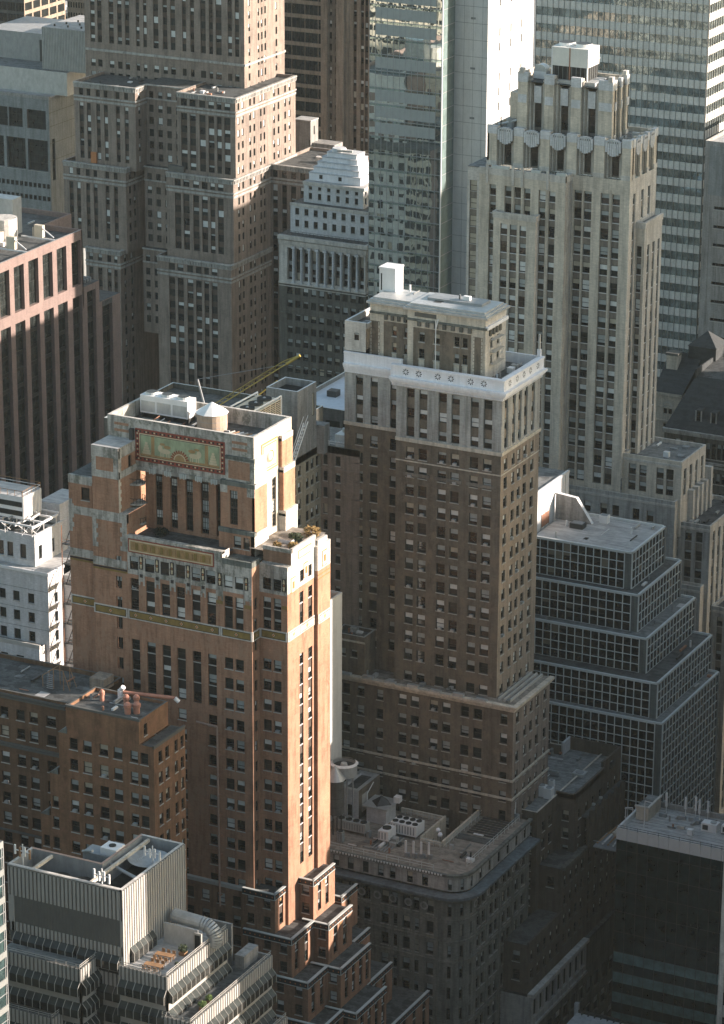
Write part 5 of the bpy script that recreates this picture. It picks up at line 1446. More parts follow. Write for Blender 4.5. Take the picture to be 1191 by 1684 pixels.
# ------------------------------------------------------------------ ornate low buildings at the right edge
def ornate():
    roofing('slate', (.035, .04, .04), (.05, .055, .055), (.028, .03, .03), .5)
    y = 588.0
    a = Bld('mansard_building', 'ornate stone building under a large dark slate mansard with dormers', 'building', (-222, 635, 0), split=False)
    xl = hx(1093, 702, y); z = hz(1093, 702, y)
    xr = xl + 30
    fac(a, FS(y), xl, xr, 0, z, [(xl + 9 + k * 1.15, xl + 9.9 + k * 1.15) for k in range(6)] + [(xl + 2.4, xl + 3.5), (xl + 5.2, xl + 6.3)], [(z - 5.3, z - 2.0), (z - 10.4, z - 8.2), (z - 14.5, z - 12.3)], 'stone_dark', style='one', dep=.4, sill='trim')
    for za, o in ((-.5, .5), (-1.0, .3), (-6.4, .45), (-7.2, .2)): a('cornice' if za > -2 else 'string_course').fbox(FS(y), xl - .3, xr, -.2, o, z + za, z + za + .45, 'limestone_grey')
    for k in range(26): a('cornice').fbox(FS(y), xl + k * .8, xl + k * .8 + .4, .3, .48, z - .95, z - .52, 'limestone_grey', 'K')
    m = a('mansard')
    m.poly([(xl, y, z), (xr, y, z), (xr, y + 8, z + 9), (xl + 3.2, y + 8, z + 9)], 'slate')
    m.poly([(xl + 3.2, y + 8, z + 9), (xr, y + 8, z + 9), (xr, y + 20, z + 10), (xl + 3.2, y + 20, z + 10)], 'tar')
    m.poly([(xl, y + 24, z), (xl, y, z), (xl + 3.2, y + 8, z + 9), (xl + 3.2, y + 20, z + 10)], 'slate')
    m.box(xl + 3.2, xl + 3.5, y + 7.6, y + 20, z + 8.6, z + 10.6, 'slate')
    for u in (xl + 6.6, xl + 9.8, xl + 13.0, xl + 16):
        dm = a('dormer')
        dm.box(u - .6, u + .6, y + 1.6, y + 4.5, z + 1.6, z + 4.0, 'slate'); dm.box(u - .32, u + .32, y + 1.5, y + 1.6, z + 1.9, z + 3.6, 'window_glass')
        dm.fbox(FS(y + 1.6), u - .72, u - .45, 0, .1, z + 1.6, z + 3.9, 'limestone_grey', 'K'); dm.fbox(FS(y + 1.6), u + .45, u + .72, 0, .1, z + 1.6, z + 3.9, 'limestone_grey', 'K')
    a('wall').poly([(xl, y + 24, 0), (xl, y, 0), (xl, y, z), (xl, y + 24, z)], 'stone_dark'); a('wall').box(xl, xr, y + 20, y + 24, 0, z, 'stone_dark')
    a.finish()
    y = 598.0
    c = Bld('cream_building', 'cream stone gable with an arched twin window below a dark roof', 'building', (-232, 648, 0), split=False)
    xl, xr = hx(1076, 645, y), hx(1120.5, 648, y); z = hz(1120, 649, y)
    fac(c, FS(y), xl, xr, 0, z, [(hx(1091, 680, y), hx(1097, 680, y)), (hx(1099, 680, y), hx(1105, 680, y))], [(hz(1098, 681, y), hz(1098, 668, y)), (hz(1098, 705, y), hz(1098, 696, y))], 'limestone_warm', style='one', dep=.3, sill='trim')
    cx = hx(1098, 668, y); zc = hz(1098, 668, y)
    for i in range(10):
        t0, t1 = math.pi * i / 10, math.pi * (i + 1) / 10
        c('arch').poly([FP(FS(y), cx + r_ * math.cos(t), .1, zc + r_ * math.sin(t)) for r_, t in ((.75, t0), (1.05, t0), (1.05, t1), (.75, t1))], 'limestone')
    for za in (-.5, -1.2, -3.3, -6.2): c('cornice#%g' % za if za < -1 else 'cornice').fbox(FS(y), xl, xr + .3, -.1, .35 if za > -1 else .15, z + za, z + za + .35, 'limestone_warm')
    for k in range(10): c('cornice').fbox(FS(y), xl + k * .8, xl + k * .8 + .4, .15, .33, z - .8, z - .5, 'limestone_warm', 'K')
    c('roof').poly([(xl, y - .2, z), (xr + .3, y - .2, z), (xr + 1.5, y + 8, z + 6.5), (xl, y + 8, z + 6.5)], 'slate')
    c('roof').poly([(xr + .3, y - .2, z), (xr + .3, y + 20, z), (xr + 1.5, y + 12, z + 6.5), (xr + 1.5, y + 8, z + 6.5)], 'slate')
    c('wall').box(xl, xr, y + .5, y + 20, 0, z, 'limestone_warm', skip='S')
    c('chimney').box(xr - 5.2, xr - 2.8, y + 4.4, y + 6.5, z + 2, z + 6.6, 'limestone_warm'); c('chimney').box(xr - 5.4, xr - 2.6, y + 4.2, y + 6.7, z + 6.6, z + 7.1, 'trim_dark')
    c('gable').prism([(xr - 1.5, y + 7), (xr + 4.5, y + 7), (xr + 4.5, y + 13), (xr - 1.5, y + 13)], z + 4, z + 8.4, 'slate')
    c('gable').poly([(xr - 1.7, y + 6.8, z + 8.4), (xr + 4.7, y + 6.8, z + 8.4), (xr + 1.5, y + 10, z + 11.2)], 'slate'); c('gable').poly([(xr + 4.7, y + 6.8, z + 8.4), (xr + 4.7, y + 13.2, z + 8.4), (xr + 1.5, y + 10, z + 11.2)], 'slate')
    c.finish()
    y = 611.5
    q = Bld('glazed_penthouse', 'dark rooftop penthouse with two wide panes and sunlit pipes on top', 'penthouse', (-224, 660, 40), split=False, frame='frame_grey')
    xl, xr = hx(1141, 620, y), hx(1181, 626, y); z1, z0 = hz(1141, 601, y), hz(1141, 624, y)
    fac(q, FS(y), xl, xr, z0 - 30, z1, [(xl + .2, (xl + xr) / 2 - .15), ((xl + xr) / 2 + .15, xr - .2)], [(z0, z1 - .4)], 'stone_dark', style='one', sill='trim', var=1)
    q('wall').box(xl, xr, y + .5, y + 12, z0 - 30, z1, 'stone_dark', skip='S', top='roof_pale')
    for k in range(5): q('pipework').tube((xl + .6 + k * 1.3, y + 1.5 + k, z1 + .6), (xl + 4.2 + k * .9, y + 2.2 + k * 1.3, z1 + .9), .28, 'white_metal', 8)
    q('pipework').box(xl + 1, xr - .5, y + 5, y + 9, z1, z1 + 1.4, 'galvanised'); q('pipework').box(xr + .2, xr + 3, y - .5, y + 8, z0 - 20, z1 + 1.0, 'limestone')
    q.finish()
ornate()
# ------------------------------------------------------------------ stepped dark-glass office
glassy('dark_glass', (.012, .014, .014), .05, .5, wav=.015, wscale=.5, var=.5)
glassy('teal_glass', (.03, .05, .05), .04, .6, wav=.03, wscale=.25, var=.4)
def stepped_glass():
    b = Bld('stepped_office', 'stepped black glass office gridded with white mullions', 'office building', (-215, 520, 0), split=False)
    xl = -226.5
    tiers = [(-207.1, 515.0, 531.0, 89.9, 82.9, 4), (-204.6, 512.5, 533.2, 83.0, 75.9, 4), (-201.6, 509.8, 533.4, 76.1, 69.4, 4), (-197.8, 506.0, 532.8, 69.6, 62.8, 4), (-195.8, 504.0, 531.8, 63.0, 0, 36)]
    g, m = b('glazing'), b('mullion')
    for k, (x, y, yn, z1, z0, n) in enumerate(tiers):
        h = (z1 - .25 - z0) / n
        for fr, u0, u1, t in ((FS(y), xl, x - 1.35, 1), (FE(x), y + .35, yn, 0)):
            g.fbox(fr, u0, u1, -.3, 0, z0, z1 - .2, 'dark_glass', 'KTB')
            nu = round((u1 - u0) / (1.53 if t else 1.5))
            for i in range(nu + 1):
                u = u0 + (u1 - u0) * i / nu
                m.fbox(fr, u - .08, u + .08, 0, .12, z0, z1 - .2, 'mullion_white', 'KTB')
            for j in range(n + 1):
                z = z0 + j * h
                m.fbox(fr, u0, u1, 0, .09, z - .07, z + .07, 'mullion_white', 'KLR')
            # a few panes with drawn blinds
            if k < 5:
                for q in range(10 if k == 0 else 5):
                    i, j = random.randrange(nu), random.randrange(max(0, n - 5), n)
                    if k == 0 and t and q < 5: i, j = q + 1, 2
                    w_ = (u1 - u0) / nu
                    b('drawn_blind#%d%d%d%d' % (k, t, q, i)).fbox(fr, u0 + i * w_ + .08, u0 + (i + 1) * w_ - .08, 0, .012, z0 + j * h + h * random.choice((.1, .4, .6)), z0 + (j + 1) * h - .06, random.choice(('blind_dim', 'blind_dim2')), 'KLRTB')
        cp = b('corner_panel')
        cp.fbox(FS(y), x - 1.35, x, -.3, .02, z0, z1 - .2, 'concrete_dark2', 'K'); cp.fbox(FE(x), y, y + .35, -.3, .02, z0, z1 - .2, 'mullion_white', 'K')
        cp.fbox(FE(x), yn - .5, yn, -.3, .25, z0, z1, 'concrete_grey', 'K')
        r = b('roof' if k == 0 else 'terrace')
        r.poly([(xl, y, z1 - .15), (x, y, z1 - .15), (x, yn, z1 - .15), (xl, yn, z1 - .15)], 'roof_pale' if k == 0 else ('tar', 'tar_grey', 'tar', 'tar_grey')[k - 1])
        e = b('roof_edge')
        e.fbox(FS(y), xl, x + .1, -.3, .1, z1 - .2, z1 + .12, 'mullion_white'); e.fbox(FE(x), y + .01, yn, -.3, .1, z1 - .2, z1 + .12, 'mullion_white'); e.box(xl, x - .3, yn - .3, yn, z1 - .15, z1 + .25, 'mullion_white')
    clutter(b, -226, -208, 516, 530, 89.75, 12, 51)
    for k in range(4): clutter(b, tiers[k][0] + .3, tiers[k + 1][0] - .4, 516, 530, tiers[k + 1][3] - .15, 3, 52 + k)
    b('back_wall').box(xl, -196.5, 531.2, 531.7, 0, 62, 'concrete'); b('back_wall').box(xl - .3, xl, 504.2, 531, 0, 89.5, 'concrete')
    # rooftop screens
    ms = b('plant_screen')
    ms.box(-236, -227.15, 518, 532.5, 80, 97.0, 'white_metal', top='tar_grey')
    for k in range(8): ms.fbox(FE(-227.15), 518.1 + k * 1.82, 518.2 + k * 1.82, 0, .06, 89, 97, 'grey_metal', 'K')
    ms.fbox(FE(-227.15), 518, 532.5, -.3, .08, 96.8, 97.3, 'trim_white'); ms.fbox(FS(518), -236, -227.1, -.3, .08, 96.8, 97.3, 'trim_white')
    ms.fbox(FE(-227.15), 520.2, 523.5, 0, .07, 89.8, 92.2, 'rust', 'K')
    ms.box(-234, -231.2, 524, 527.5, 97, 98.1, 'galvanised')
    w = b('screen_wall')
    x0, x1 = -226.9, -221.8
    yy = 526.0
    for ya in (yy,):
        p = [(x0, ya, 89.8), (x1 + 2.2, ya, 89.8), (x1 - 1.0, ya, 94.4), (x0, ya, 94.8)]
        w.poly(p, 'concrete'); w.poly([(a, c + .3, d) for a, c, d in p][::-1], 'concrete')
        w.poly([p[1], (p[1][0], ya + .9, 89.8), (p[2][0], ya + .9, 94.4), p[2]], 'white_metal'); w.poly([p[2], (p[2][0], ya + .9, 94.4), (p[3][0], ya + .9, 94.8), p[3]], 'white_metal')
    b.finish()
    for i, (u, v, w_, d, h) in enumerate(((-222.6, 522.6, 2.6, 1.9, .9), (-218.8, 527.5, 1.6, 1.4, 1.5))):
        t = Bld('roof_unit', ('flat black unit on the pale roof of the stepped glass office', 'small white unit beside the sloping screen on the pale roof')[i], 'air conditioner', (u, v, 89.75))
        t('casing').box(u, u + w_, v, v + d, 89.75, 89.75 + h, ('dark_metal', 'white_metal')[i]); t('lid').box(u + .2, u + w_ - .2, v + .2, v + d - .2, 89.75 + h, 89.85 + h, 'grey_metal')
        t.finish()
stepped_glass()

# ------------------------------------------------------------------ rust-brick building in front of the tower
def rust_block():
    b = Bld('rust_brick_block', 'rust brick building with double-hung windows and copper-red vents on its black roof', 'building', (-240, 395, 0))
    y, x = 390.0, -235.3
    B = 'brick_rust'
    cs = [(-247.7, -246.25), (-245.3, -243.75), (-242.4, -240.85), (-239.9, -238.35), (-236.95, -235.6), (-235.15, -233.8)]
    rows = [(z - 1.9, z) for z in [93.35 - 3.45 * k for k in range(26)] if z > 4]
    xe, yn = -232.8, 399.4
    fac(b, FS(y), -248.2, xe, 0, 94.6, cs, rows, B)
    fac(b, FS(y), -248.2, x, 94.6, 98.5, [], [], B)
    fac(b, FE(x), y, 398.6, 94.6, 98.5, [(391.4, 392.4)], [(95.4, 97.3)], B, style='dh')
    fac(b, FE(xe), y, yn, 0, 94.6, [(391.4, 392.5), (393.4, 394.5), (396.2, 397.1), (398.0, 398.9)], [r for r in rows], B)
    shell(b, -248.2, x, y, 398.6, 94, 98.5, B, 'tar', par=.5, cap='trim_dark')
    b('ledge_roof').poly([(x, y + .2, 94.3), (xe - .2, y + .2, 94.3), (xe - .2, yn, 94.3), (x, yn, 94.3)], 'tar')
    b('coping').fbox(FE(xe), y, yn, -.3, .06, 94.3, 94.8, 'trim_dark'); b('coping').fbox(FS(y), -248.3, x + .1, -.4, .08, 98.3, 98.65, 'trim_dark')
    clutter(b, -247.6, -236, 390.6, 398, 98.0, 12, 57); coolers(b, FS(y), cs, rows[:9], 10, 58)
    # stepped west side: ever wider, each step with its own sloping cap
    for k, (xs, z1) in enumerate(((-249.6, 94.5), (-251.4, 87.4), (-253.2, 80.2))):
        fac(b, FS(y + .0), xs, xs + (1.4, 1.8, 1.8)[k], 0, z1 - .6, [(xs + .35, xs + 1.45)] if k else [], [r for r in rows if r[1] < z1 - 1.5][::1], B, part='stepped_wall')
        b('stepped_wall').box(xs, xs + (1.4, 1.8, 1.8)[k], y + .01, 397, 0, z1 - .61, B, skip='S')
        b('stepped_cap').poly([(xs - .1, y - .1, z1 - .6), (xs + 1.6, y - .1, z1 + .5), (xs + 1.6, 397, z1 + .5), (xs - .1, 397, z1 - .6)], 'tar_grey')
        b('stepped_cap').poly([(xs - .1, y - .1, z1 - .6), (xs + 1.6, y - .1, z1 - .6), (xs + 1.6, y - .1, z1 + .5)], 'copper_green')
    b.finish()
    # wing on the left
    w = Bld('brick_wing', 'brown brick wing with a flat black roof left of the rust building', 'building', (-262, 402, 0))
    y, z1 = 396.0, 96.0
    ws = [(-269.6, -268.0), (-266.6, -265.0), (-264.1, -262.6), (-261.1, -259.6), (-258.7, -257.2), (-255.6, -253.9)]
    rw = [(91.4, 93.2), (88.2, 90.0)] + [(z - 1.9, z) for z in [85.6 - 3.45 * k for k in range(24)] if z > 4]
    fac(w, FS(y), -275, -252, 0, z1, ws, rw, 'brick_rust_dark')
    for za, o in ((95.2, .35), (94.7, .2), (87.0, .2), (86.6, .3), (72.0, .2)): w('cornice' if za > 90 else 'string_course#%g' % za).fbox(FS(y), -275, -252, 0, o, za, za + .35, 'trim_dark', 'K')
    shell(w, -275, -249.7, y, 409, 0, z1, 'brick_rust_dark', 'tar', par=.7, cap='trim_dark', skip='S')
    clutter(w, -274, -251, 397, 408, 95.3, 16, 59); coolers(w, FS(y), ws, rw[:9], 7, 60)
    w('terrace_screen').box(-252.6, -250.0, 404, 407, 95.3, 97.2, 'brick_tan')
    w.finish()
    s = Bld('roof_stair', 'open steel stair with a railing cage on the black roof', 'stair', (-258, 402, 95.3))
    f = s('frame')
    for xx in (-259.6, -257.6, -255.8):
        for yy in (401.5, 403.4): f.tube((xx, yy, 95.3), (xx, yy, 98.6 if xx > -259 else 97.2), .07, 'timber', 4)
    for yy in (401.5, 403.4):
        f.tube((-259.6, yy, 97.2), (-257.6, yy, 98.6), .06, 'timber', 4); f.tube((-257.6, yy, 98.6), (-255.8, yy, 98.6), .06, 'timber', 4); f.tube((-255.8, yy, 98.5), (-254.6, yy, 95.4), .07, 'timber', 4)
    for k in range(8): s('tread').box(-259.4 + k * .12, -258.2 + k * .12, 401.2 - .22 * k + 1.2, 401.4 - .22 * k + 1.2, 97.0 - k * .22, 97.05 - k * .22, 'grey_metal')
    s.finish()
    # copper-red roof vents
    for i, (u, v, r_, lab) in enumerate(((-244.9, 395.2, .42, 'small red hooded roof vent standing apart on the left'), (-240.6, 395.2, .5, 'red mushroom vent in the back pair'), (-239.2, 395.9, .5, 'red mushroom vent farthest back, beside the duct'), (-238.8, 392.6, .6, 'red drum vent nearest the roof edge'), (-237.7, 393.4, .62, 'red drum vent in the corner of the roof'))):
        t = Bld('roof_vent', lab + ' of the rust brick building', 'roof vent', (u, v, 98.0), group='red vents on the rust brick roof')
        t('stack').cone(u, v, r_ * .8, r_ * .8, 98.0, 99.0, 'vent_red', 12); t('hood').cone(u, v, r_, r_ * 1.05, 99.0, 99.5, 'vent_red', 12); t('hood').cone(u, v, r_ * 1.05, r_ * .4, 99.5, 99.85, 'vent_red', 12)
        t.finish()
    t = Bld('roof_duct', 'long red pipe with a white elbow along the back of the black roof', 'duct', (-239, 398, 98))
    t('pipe').tube((-242.5, 397.5, 99.0), (-235.0, 400.2, 98.5), .28, 'vent_red', 10); t('elbow').tube((-235.0, 400.2, 98.5), (-234.4, 400.4, 97.9), .33, 'white_metal', 10)
    t('fan').cone(-243.0, 397.6, .5, .5, 98.0, 99.3, 'white_metal', 10); t('fan').tube((-243.0, 397.6, 99.2), (-242.4, 397.4, 99.9), .38, 'white_metal', 10)
    t.finish()
    d = Bld('standpipe', 'rusty pipe dropping down the shaded face of the orange tower', 'pipe', (-245, 412, 40))
    yy = 412.0
    a = [hit(px, py, 'y', yy) for px, py in ((323, 1187), (357, 1195), (362, 1490))]
    for p, q in zip(a, a[1:]): d('pipe').tube(p, q, .17, 'rust_pale', 8)
    for k in range(9):
        p = a[1].lerp(a[2], k / 9 + .05); d('bracket').box(p.x - .3, p.x + .3, yy - .1, yy + .9, p.z, p.z + .12, 'rust')
    d.finish()
rust_block()

# ------------------------------------------------------------------ white ribbed building, bottom left
def ribbed_block():
    b = Bld('ribbed_office', 'white rib-clad building with an open roof well and bay-windowed terraces', 'office building', (-215, 350, 0), split=False)
    S, Wd = 'rib_white', 'blackened'
    x, y, xl, yn = -209.94, 342.7, -228.15, 359.5
    xi, yi = -216.9, 348.8
    w = b('wall')
    z1, z0 = 96.35, 84.9
    def ribs(fr, u0, u1, za, zb, step=.62, part='rib', n=.16):
        c = int((u1 - u0) / step)
        for i in range(c + 1):
            u = u0 + (u1 - u0) * i / c
            b(part).fbox(fr, max(u0, u - .19), min(u1, u + .19), 0, n, za, zb, S, 'KB')
    # tower: L-shaped plan
    L = [(xl, y), (x, y), (x, yn), (xi, yn), (xi, yi), (xl, yi)]
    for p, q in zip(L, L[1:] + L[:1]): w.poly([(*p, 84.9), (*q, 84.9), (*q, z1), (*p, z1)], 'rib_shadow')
    t = .45
    I = [(xl + t, y + t), (x - t, y + t), (x - t, yn - t), (xi + t, yn - t), (xi + t, yi - t), (xl + t, yi - t)]
    for k in range(6):
        j = (k + 1) % 6
        b('coping').poly([(*L[k], z1 + .02), (*L[j], z1 + .02), (*I[j], z1 + .02), (*I[k], z1 + .02)], 'rust_pale' if k in (3, 4) else 'limestone')
        w.poly([(*I[j], z1), (*I[k], z1), (*I[k], z1 - 3.5), (*I[j], z1 - 3.5)][::-1], 'grey_metal')
    b('roof_well').poly([(*p, z1 - 3.4) for p in I], 'blackened')
    ribs(FS(y), xl, x, 91.8, z1 - .1); ribs(FS(y), xl, x, 86.4, 87.8); ribs(FE(x), y, yn, 84.9, z1 - .1)
    w.fbox(FS(y), xl, x, 0, .16, z1 - .25, z1, S, 'K')
    w.fbox(FS(y), xl, xl + .9, 0, .16, 86.4, 91.8, S, 'K'); w.fbox(FS(y), x - .35, x + .16, 0, .16, 84.9, z1, S, 'K')
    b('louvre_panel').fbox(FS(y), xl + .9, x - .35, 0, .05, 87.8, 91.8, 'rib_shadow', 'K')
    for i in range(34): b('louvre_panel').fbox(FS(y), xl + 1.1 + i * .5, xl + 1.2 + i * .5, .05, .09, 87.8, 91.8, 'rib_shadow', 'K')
    # projecting glazed bays: angled hoods with white ribs
    def bays(fr, u0, u1, zb, zt, part, step=1.25, hood='hood_glass', skip=()):
        n = max(1, round((u1 - u0) / step)); s_ = (u1 - u0) / n
        m = b(part)
        P = lambda u, nn, z: FP(fr, u, nn, z)
        d = .75
        zh = zt - (zt - zb) * .42
        for i in range(n):
            a, c = u0 + i * s_, u0 + (i + 1) * s_
            m.poly([P(a, 0, zt), P(a, d, zh), P(c, d, zh), P(c, 0, zt)], hood)
            m.poly([P(a, d, zb), P(c, d, zb), P(c, d, zh), P(a, d, zh)], 'bay_glass')
        m.poly([P(u0, 0, zb), P(u0, d, zb), P(u0, d, zh), P(u0, 0, zt)], 'bay_glass'); m.poly([P(u1, d, zb), P(u1, 0, zb), P(u1, 0, zt), P(u1, d, zh)], 'bay_glass')
        m.poly([P(u0, 0, zb), P(u1, 0, zb), P(u1, d, zb), P(u0, d, zb)], 'blackened')
        fm = b(part + '_frame')
        for i in range(n + 1):
            u = u0 + i * s_
            fm.tube(P(u, .03, zt), P(u, d + .03, zh), .055, 'rib_trim', 4); fm.tube(P(u, d + .03, zh), P(u, d + .03, zb), .055, 'rib_trim', 4)
    bays(FS(y), xl + .9, -217.6, 84.35, 86.3, 'upper_bay', 1.28); bays(FS(y), -216.9, x - .5, 84.35, 86.3, 'upper_bay#2', 1.28)
    bays(FE(x), 344.3, 350.4, 84.95, 87.3, 'terrace_bay', 1.2)
    # left terrace block
    def terr(x0, x1, ya, yb, zp, ends='SE', zbot=60, part='terrace_wall', roofm='tar'):
        q = b(part)
        for fr, u0, u1, k in ((FS(ya), x0, x1, 'S'), (FE(x1), ya, yb, 'E')):
            if k not in ends: continue
            z = zp
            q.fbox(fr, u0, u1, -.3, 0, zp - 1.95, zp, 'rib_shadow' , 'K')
            ribs(fr, u0, u1, zp - 1.95, zp - .02, .62, part + '_rib', .1)
            for lv in range(6):
                zt_ = zp - 1.95 - lv * 3.25
                bays(fr, u0 + .1, u1 - .1, zt_ - 2.0, zt_, part + '_bay', 1.22)
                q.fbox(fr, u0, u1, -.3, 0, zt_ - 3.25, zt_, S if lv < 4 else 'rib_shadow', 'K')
            for hh in (.25, .55): b(part + '_rail').tube(FP(fr, u0, -.15, zp + hh), FP(fr, u1, -.15, zp + hh), .05, 'rib_trim', 4)
            for i in range(int((u1 - u0) / 1.6) + 1): b(part + '_rail').tube(FP(fr, u0 + i * 1.6, -.15, zp), FP(fr, u0 + i * 1.6, -.15, zp + .55), .04, 'rib_trim', 4)
        b(part + '_floor').poly([(x0, ya, zp - .8), (x1, ya, zp - .8), (x1, yb, zp - .8), (x0, yb, zp - .8)], roofm)
    terr(-227.6, -214.0, 338.2, 342.7, 85.6, part='left_terrace', roofm='tar_grey')
    terr(-209.9, -202.4, 341.5, 358.0, 85.65, part='right_terrace', roofm='roof_pale')
    terr(-214.0, -209.9, 342.6, 344, 83.6, 'S', part='middle_wall')
    terr(-203.0, -198.4, 340.9, 363.6, 80.0, 'SE', part='lower_terrace')
    terr(-229.0, -217.0, 335.6, 338.5, 78.6, 'SE', part='front_terrace')
    terr(-216.0, -195.6, 335.4, 362.8, 71.4, 'SE', part='bottom_terrace')
    b('back_wall').box(-229, -202.6, 359.6, 360, 0, 85.5, 'concrete'); b('back_wall').box(-202.6, -198.6, 363.3, 363.6, 0, 80, 'concrete'); b('inner_block').box(-226, -204, 343.4, 357.5, 0, 84.6, 'concrete_dark')
    b('wind_wall').box(-208.8, -203.4, 351.6, 351.9, 84.85, 87.9, 'galvanised'); b('wind_wall').box(-203.9, -202.7, 351.3, 351.6, 84.85, 87.6, 'rib_trim'); b('wind_wall').box(-203.7, -202.9, 351.25, 351.3, 85.0, 87.3, 'blackened')
    b('party_wall').box(-201.9, -200.4, 359.2, 363.3, 79.2, 81.2, 'concrete')
    # beams and fan wells in the roof well
    for u in (-224.6, -215.4): b('well_beam#%g' % u).box(u - .2, u + .2, y + t, yi - t if u < xi else yn - t, z1 - .7, z1 - .25, 'limestone_warm')
    b('well_pipe').tube((xi, 350.6, z1 - .8), (x - .4, 348.0, z1 - .8), .25, 'grey_metal', 8)
    b.finish()
    for i, (u, v) in enumerate(((-221.6, 345.6), (-218.2, 345.8))):
        f = Bld('well_fan', ('round fan cowl in the roof well, left of the other cowl', 'round fan cowl in the roof well, by the inner corner')[i] + ' of the ribbed building', 'fan', (u, v, 93), group='fan cowls in the roof well')
        f('cowl').cone(u, v, 1.6, 1.45, 93.0, 94.6, 'tank_dark', 20, cap=False); f('blade').cone(u, v, 1.4, 1.4, 93.0, 94.0, 'dark_metal', 20); f('hub').cone(u, v, .3, .2, 94.0, 94.3, 'grey_metal', 8)
        f.finish()
    d = Bld('satellite_dish', 'big pale round dish lying in the roof well of the ribbed building', 'satellite dish', (-213.4, 355.6, 93))
    cx, cy = -213.2, 355.4
    for k in range(5):
        r0, r1 = .75 * k / 1.25, .75 * (k + 1) / 1.25
        z_ = lambda r_: 94.6 + .055 * r_ * r_
        n = 24
        for i in range(n):
            a, c = 2 * math.pi * i / n, 2 * math.pi * (i + 1) / n
            Q = [(cx + r_ * math.cos(t_), cy + r_ * math.sin(t_), z_(r_)) for r_, t_ in ((r0, a), (r1, a), (r1, c), (r0, c))]
            d('reflector').poly(Q if r0 else Q[1:3] + Q[:1], 'galvanised', True)
    d('mount').cone(cx, cy, .5, .35, 93.0, 94.6, 'grey_metal', 10); d('feed').tube((cx + 1.8, cy - 1.2, 94.7), (cx + .6, cy - .6, 96.4), .09, 'white_metal', 6); d('feed').tube((cx - 1.6, cy - 1.2, 94.7), (cx + .6, cy - .6, 96.4), .07, 'white_metal', 6)
    d.finish()
    for i, (u, v, lab) in enumerate(((-227.3, 345.2, 'rusty antenna cluster on the far left corner'), (-213.6, 343.6, 'white antenna cluster by the front edge'), (-211.2, 353.0, 'white antenna cluster beside the dish'))):
        a = Bld('antenna', lab + ' of the ribbed roof', 'antenna', (u, v, 96), group='antenna clusters on the ribbed roof')
        a('mast').tube((u, v, 94), (u, v, 98.4), .1, 'trim_white', 6); a('arm').tube((u - 1.5, v + .3, 97.2), (u + 1.2, v - .2, 97.4), .08, 'trim_white', 6)
        for k in range(4): a('panel').box(u - 1.5 + k * .85, u - 1.25 + k * .85, v + .1 - .1 * k, v + .3 - .1 * k, 96.6 - .2 * (k % 2), 98.0 - .2 * (k % 2), 'timber' if i == 0 and k % 2 else 'white_metal')
        a.finish()
    t = Bld('duct_elbow', 'fat grey duct bending down onto the far end of the terrace', 'duct', (-204, 354.8, 85))
    pts = [Vector((-208.8, 354.6, 87.7))] + [Vector((-204.0 + 1.9 * math.sin(a), 354.2, 85.9 + 1.8 * math.cos(a))) for a in [R(10 * k) for k in range(0, 13)]]
    for p, q in zip(pts, pts[1:]): t('duct').tube(p, q, 1.0, 'galvanised', 14)
    for k in (0, 3, 7): t('flange').tube(pts[k], pts[k] + (pts[k + 1] - pts[k]).normalized() * .15, 1.12, 'grey_metal', 14)
    t('fan').cone(-206.6, 353.2, .7, .6, 85.0, 86.6, 'grey_metal', 12)
    t.finish()
    q = Bld('roof_plant', 'grey air handler on the low roof behind the ribbed parapet', 'air conditioner', (-221, 352, 92))
    u, v = -222.0, 352.2
    q('casing').box(u, u + 5.0, v, v + 2.6, 90, 95.6, 'grey_metal'); q('hood').box(u + 2.6, u + 5.2, v + .4, v + 2.8, 95.6, 96.6, 'white_metal'); q('fan').cone(u + 3.9, v + 1.6, .5, .5, 96.6, 96.75, 'blackened', 12); q('pipe').tube((u, v, 95.6), (u + 2, v - .6, 96.3), .2, 'grey_metal', 8)
    q.finish()
    # terrace furniture, built once and copied
    tb = Bld('dining_table', '', 'table', (0, 0, 0))
    tb('tabletop').box(-1.3, 1.3, -.5, .5, .70, .76, 'timber')
    for sx in (-1.15, 1.15):
        for sy in (-.4, .4): tb('leg#%g%g' % (sx, sy)).box(sx - .05, sx + .05, sy - .05, sy + .05, 0, .70, 'timber')
    t0 = tb.finish()
    ch = Bld('terrace_chair', '', 'chair', (0, 0, 0))
    ch('seat').box(-.24, .24, -.24, .24, .42, .47, 'timber'); ch('backrest').box(-.24, .24, .2, .25, .5, .95, 'timber')
    for k, (sx, sy) in enumerate(((-.2, -.2), (.2, -.2), (-.2, .22), (.2, .22))): ch('leg#%d' % k).box(sx - .03, sx + .03, sy - .03, sy + .03, 0, .42, 'timber')
    c0 = ch.finish()
    def dup(root, loc, rz, first):
        if first: r = root
        else:
            r = root.copy(); COL.objects.link(r)
            for c in list(root.children):
                e = c.copy(); COL.objects.link(e); e.parent = r
        r.location = loc; r.rotation_euler = (0, 0, rz)
        return r
    n = 0
    for i, (u, v) in enumerate(((-206.0, 344.0), (-206.2, 347.3))):
        r = dup(t0, (u, v, 84.86), .06, i == 0)
        tag(r, ('timber dining table on the sunny terrace, nearest the street edge', 'timber dining table on the terrace, behind the front table')[i], 'table', 'timber tables on the sunny terrace')
        for k in range(6):
            du, dv, rz = (-.85 + (k % 3) * .85, (-.95 if k < 3 else .95), math.pi if k < 3 else 0)
            c = dup(c0, (u + du, v + dv, 84.86), rz + .1 * (k % 3 - 1), n == 0); n += 1
            side = 'near' if k < 3 else 'far'
            which = ('left', 'middle', 'right')[k % 3]
            tag(c, 'timber chair on the %s side of the %s terrace table, %s of the three' % (side, ('front', 'rear')[i], which), 'chair', 'timber chairs round the terrace tables')
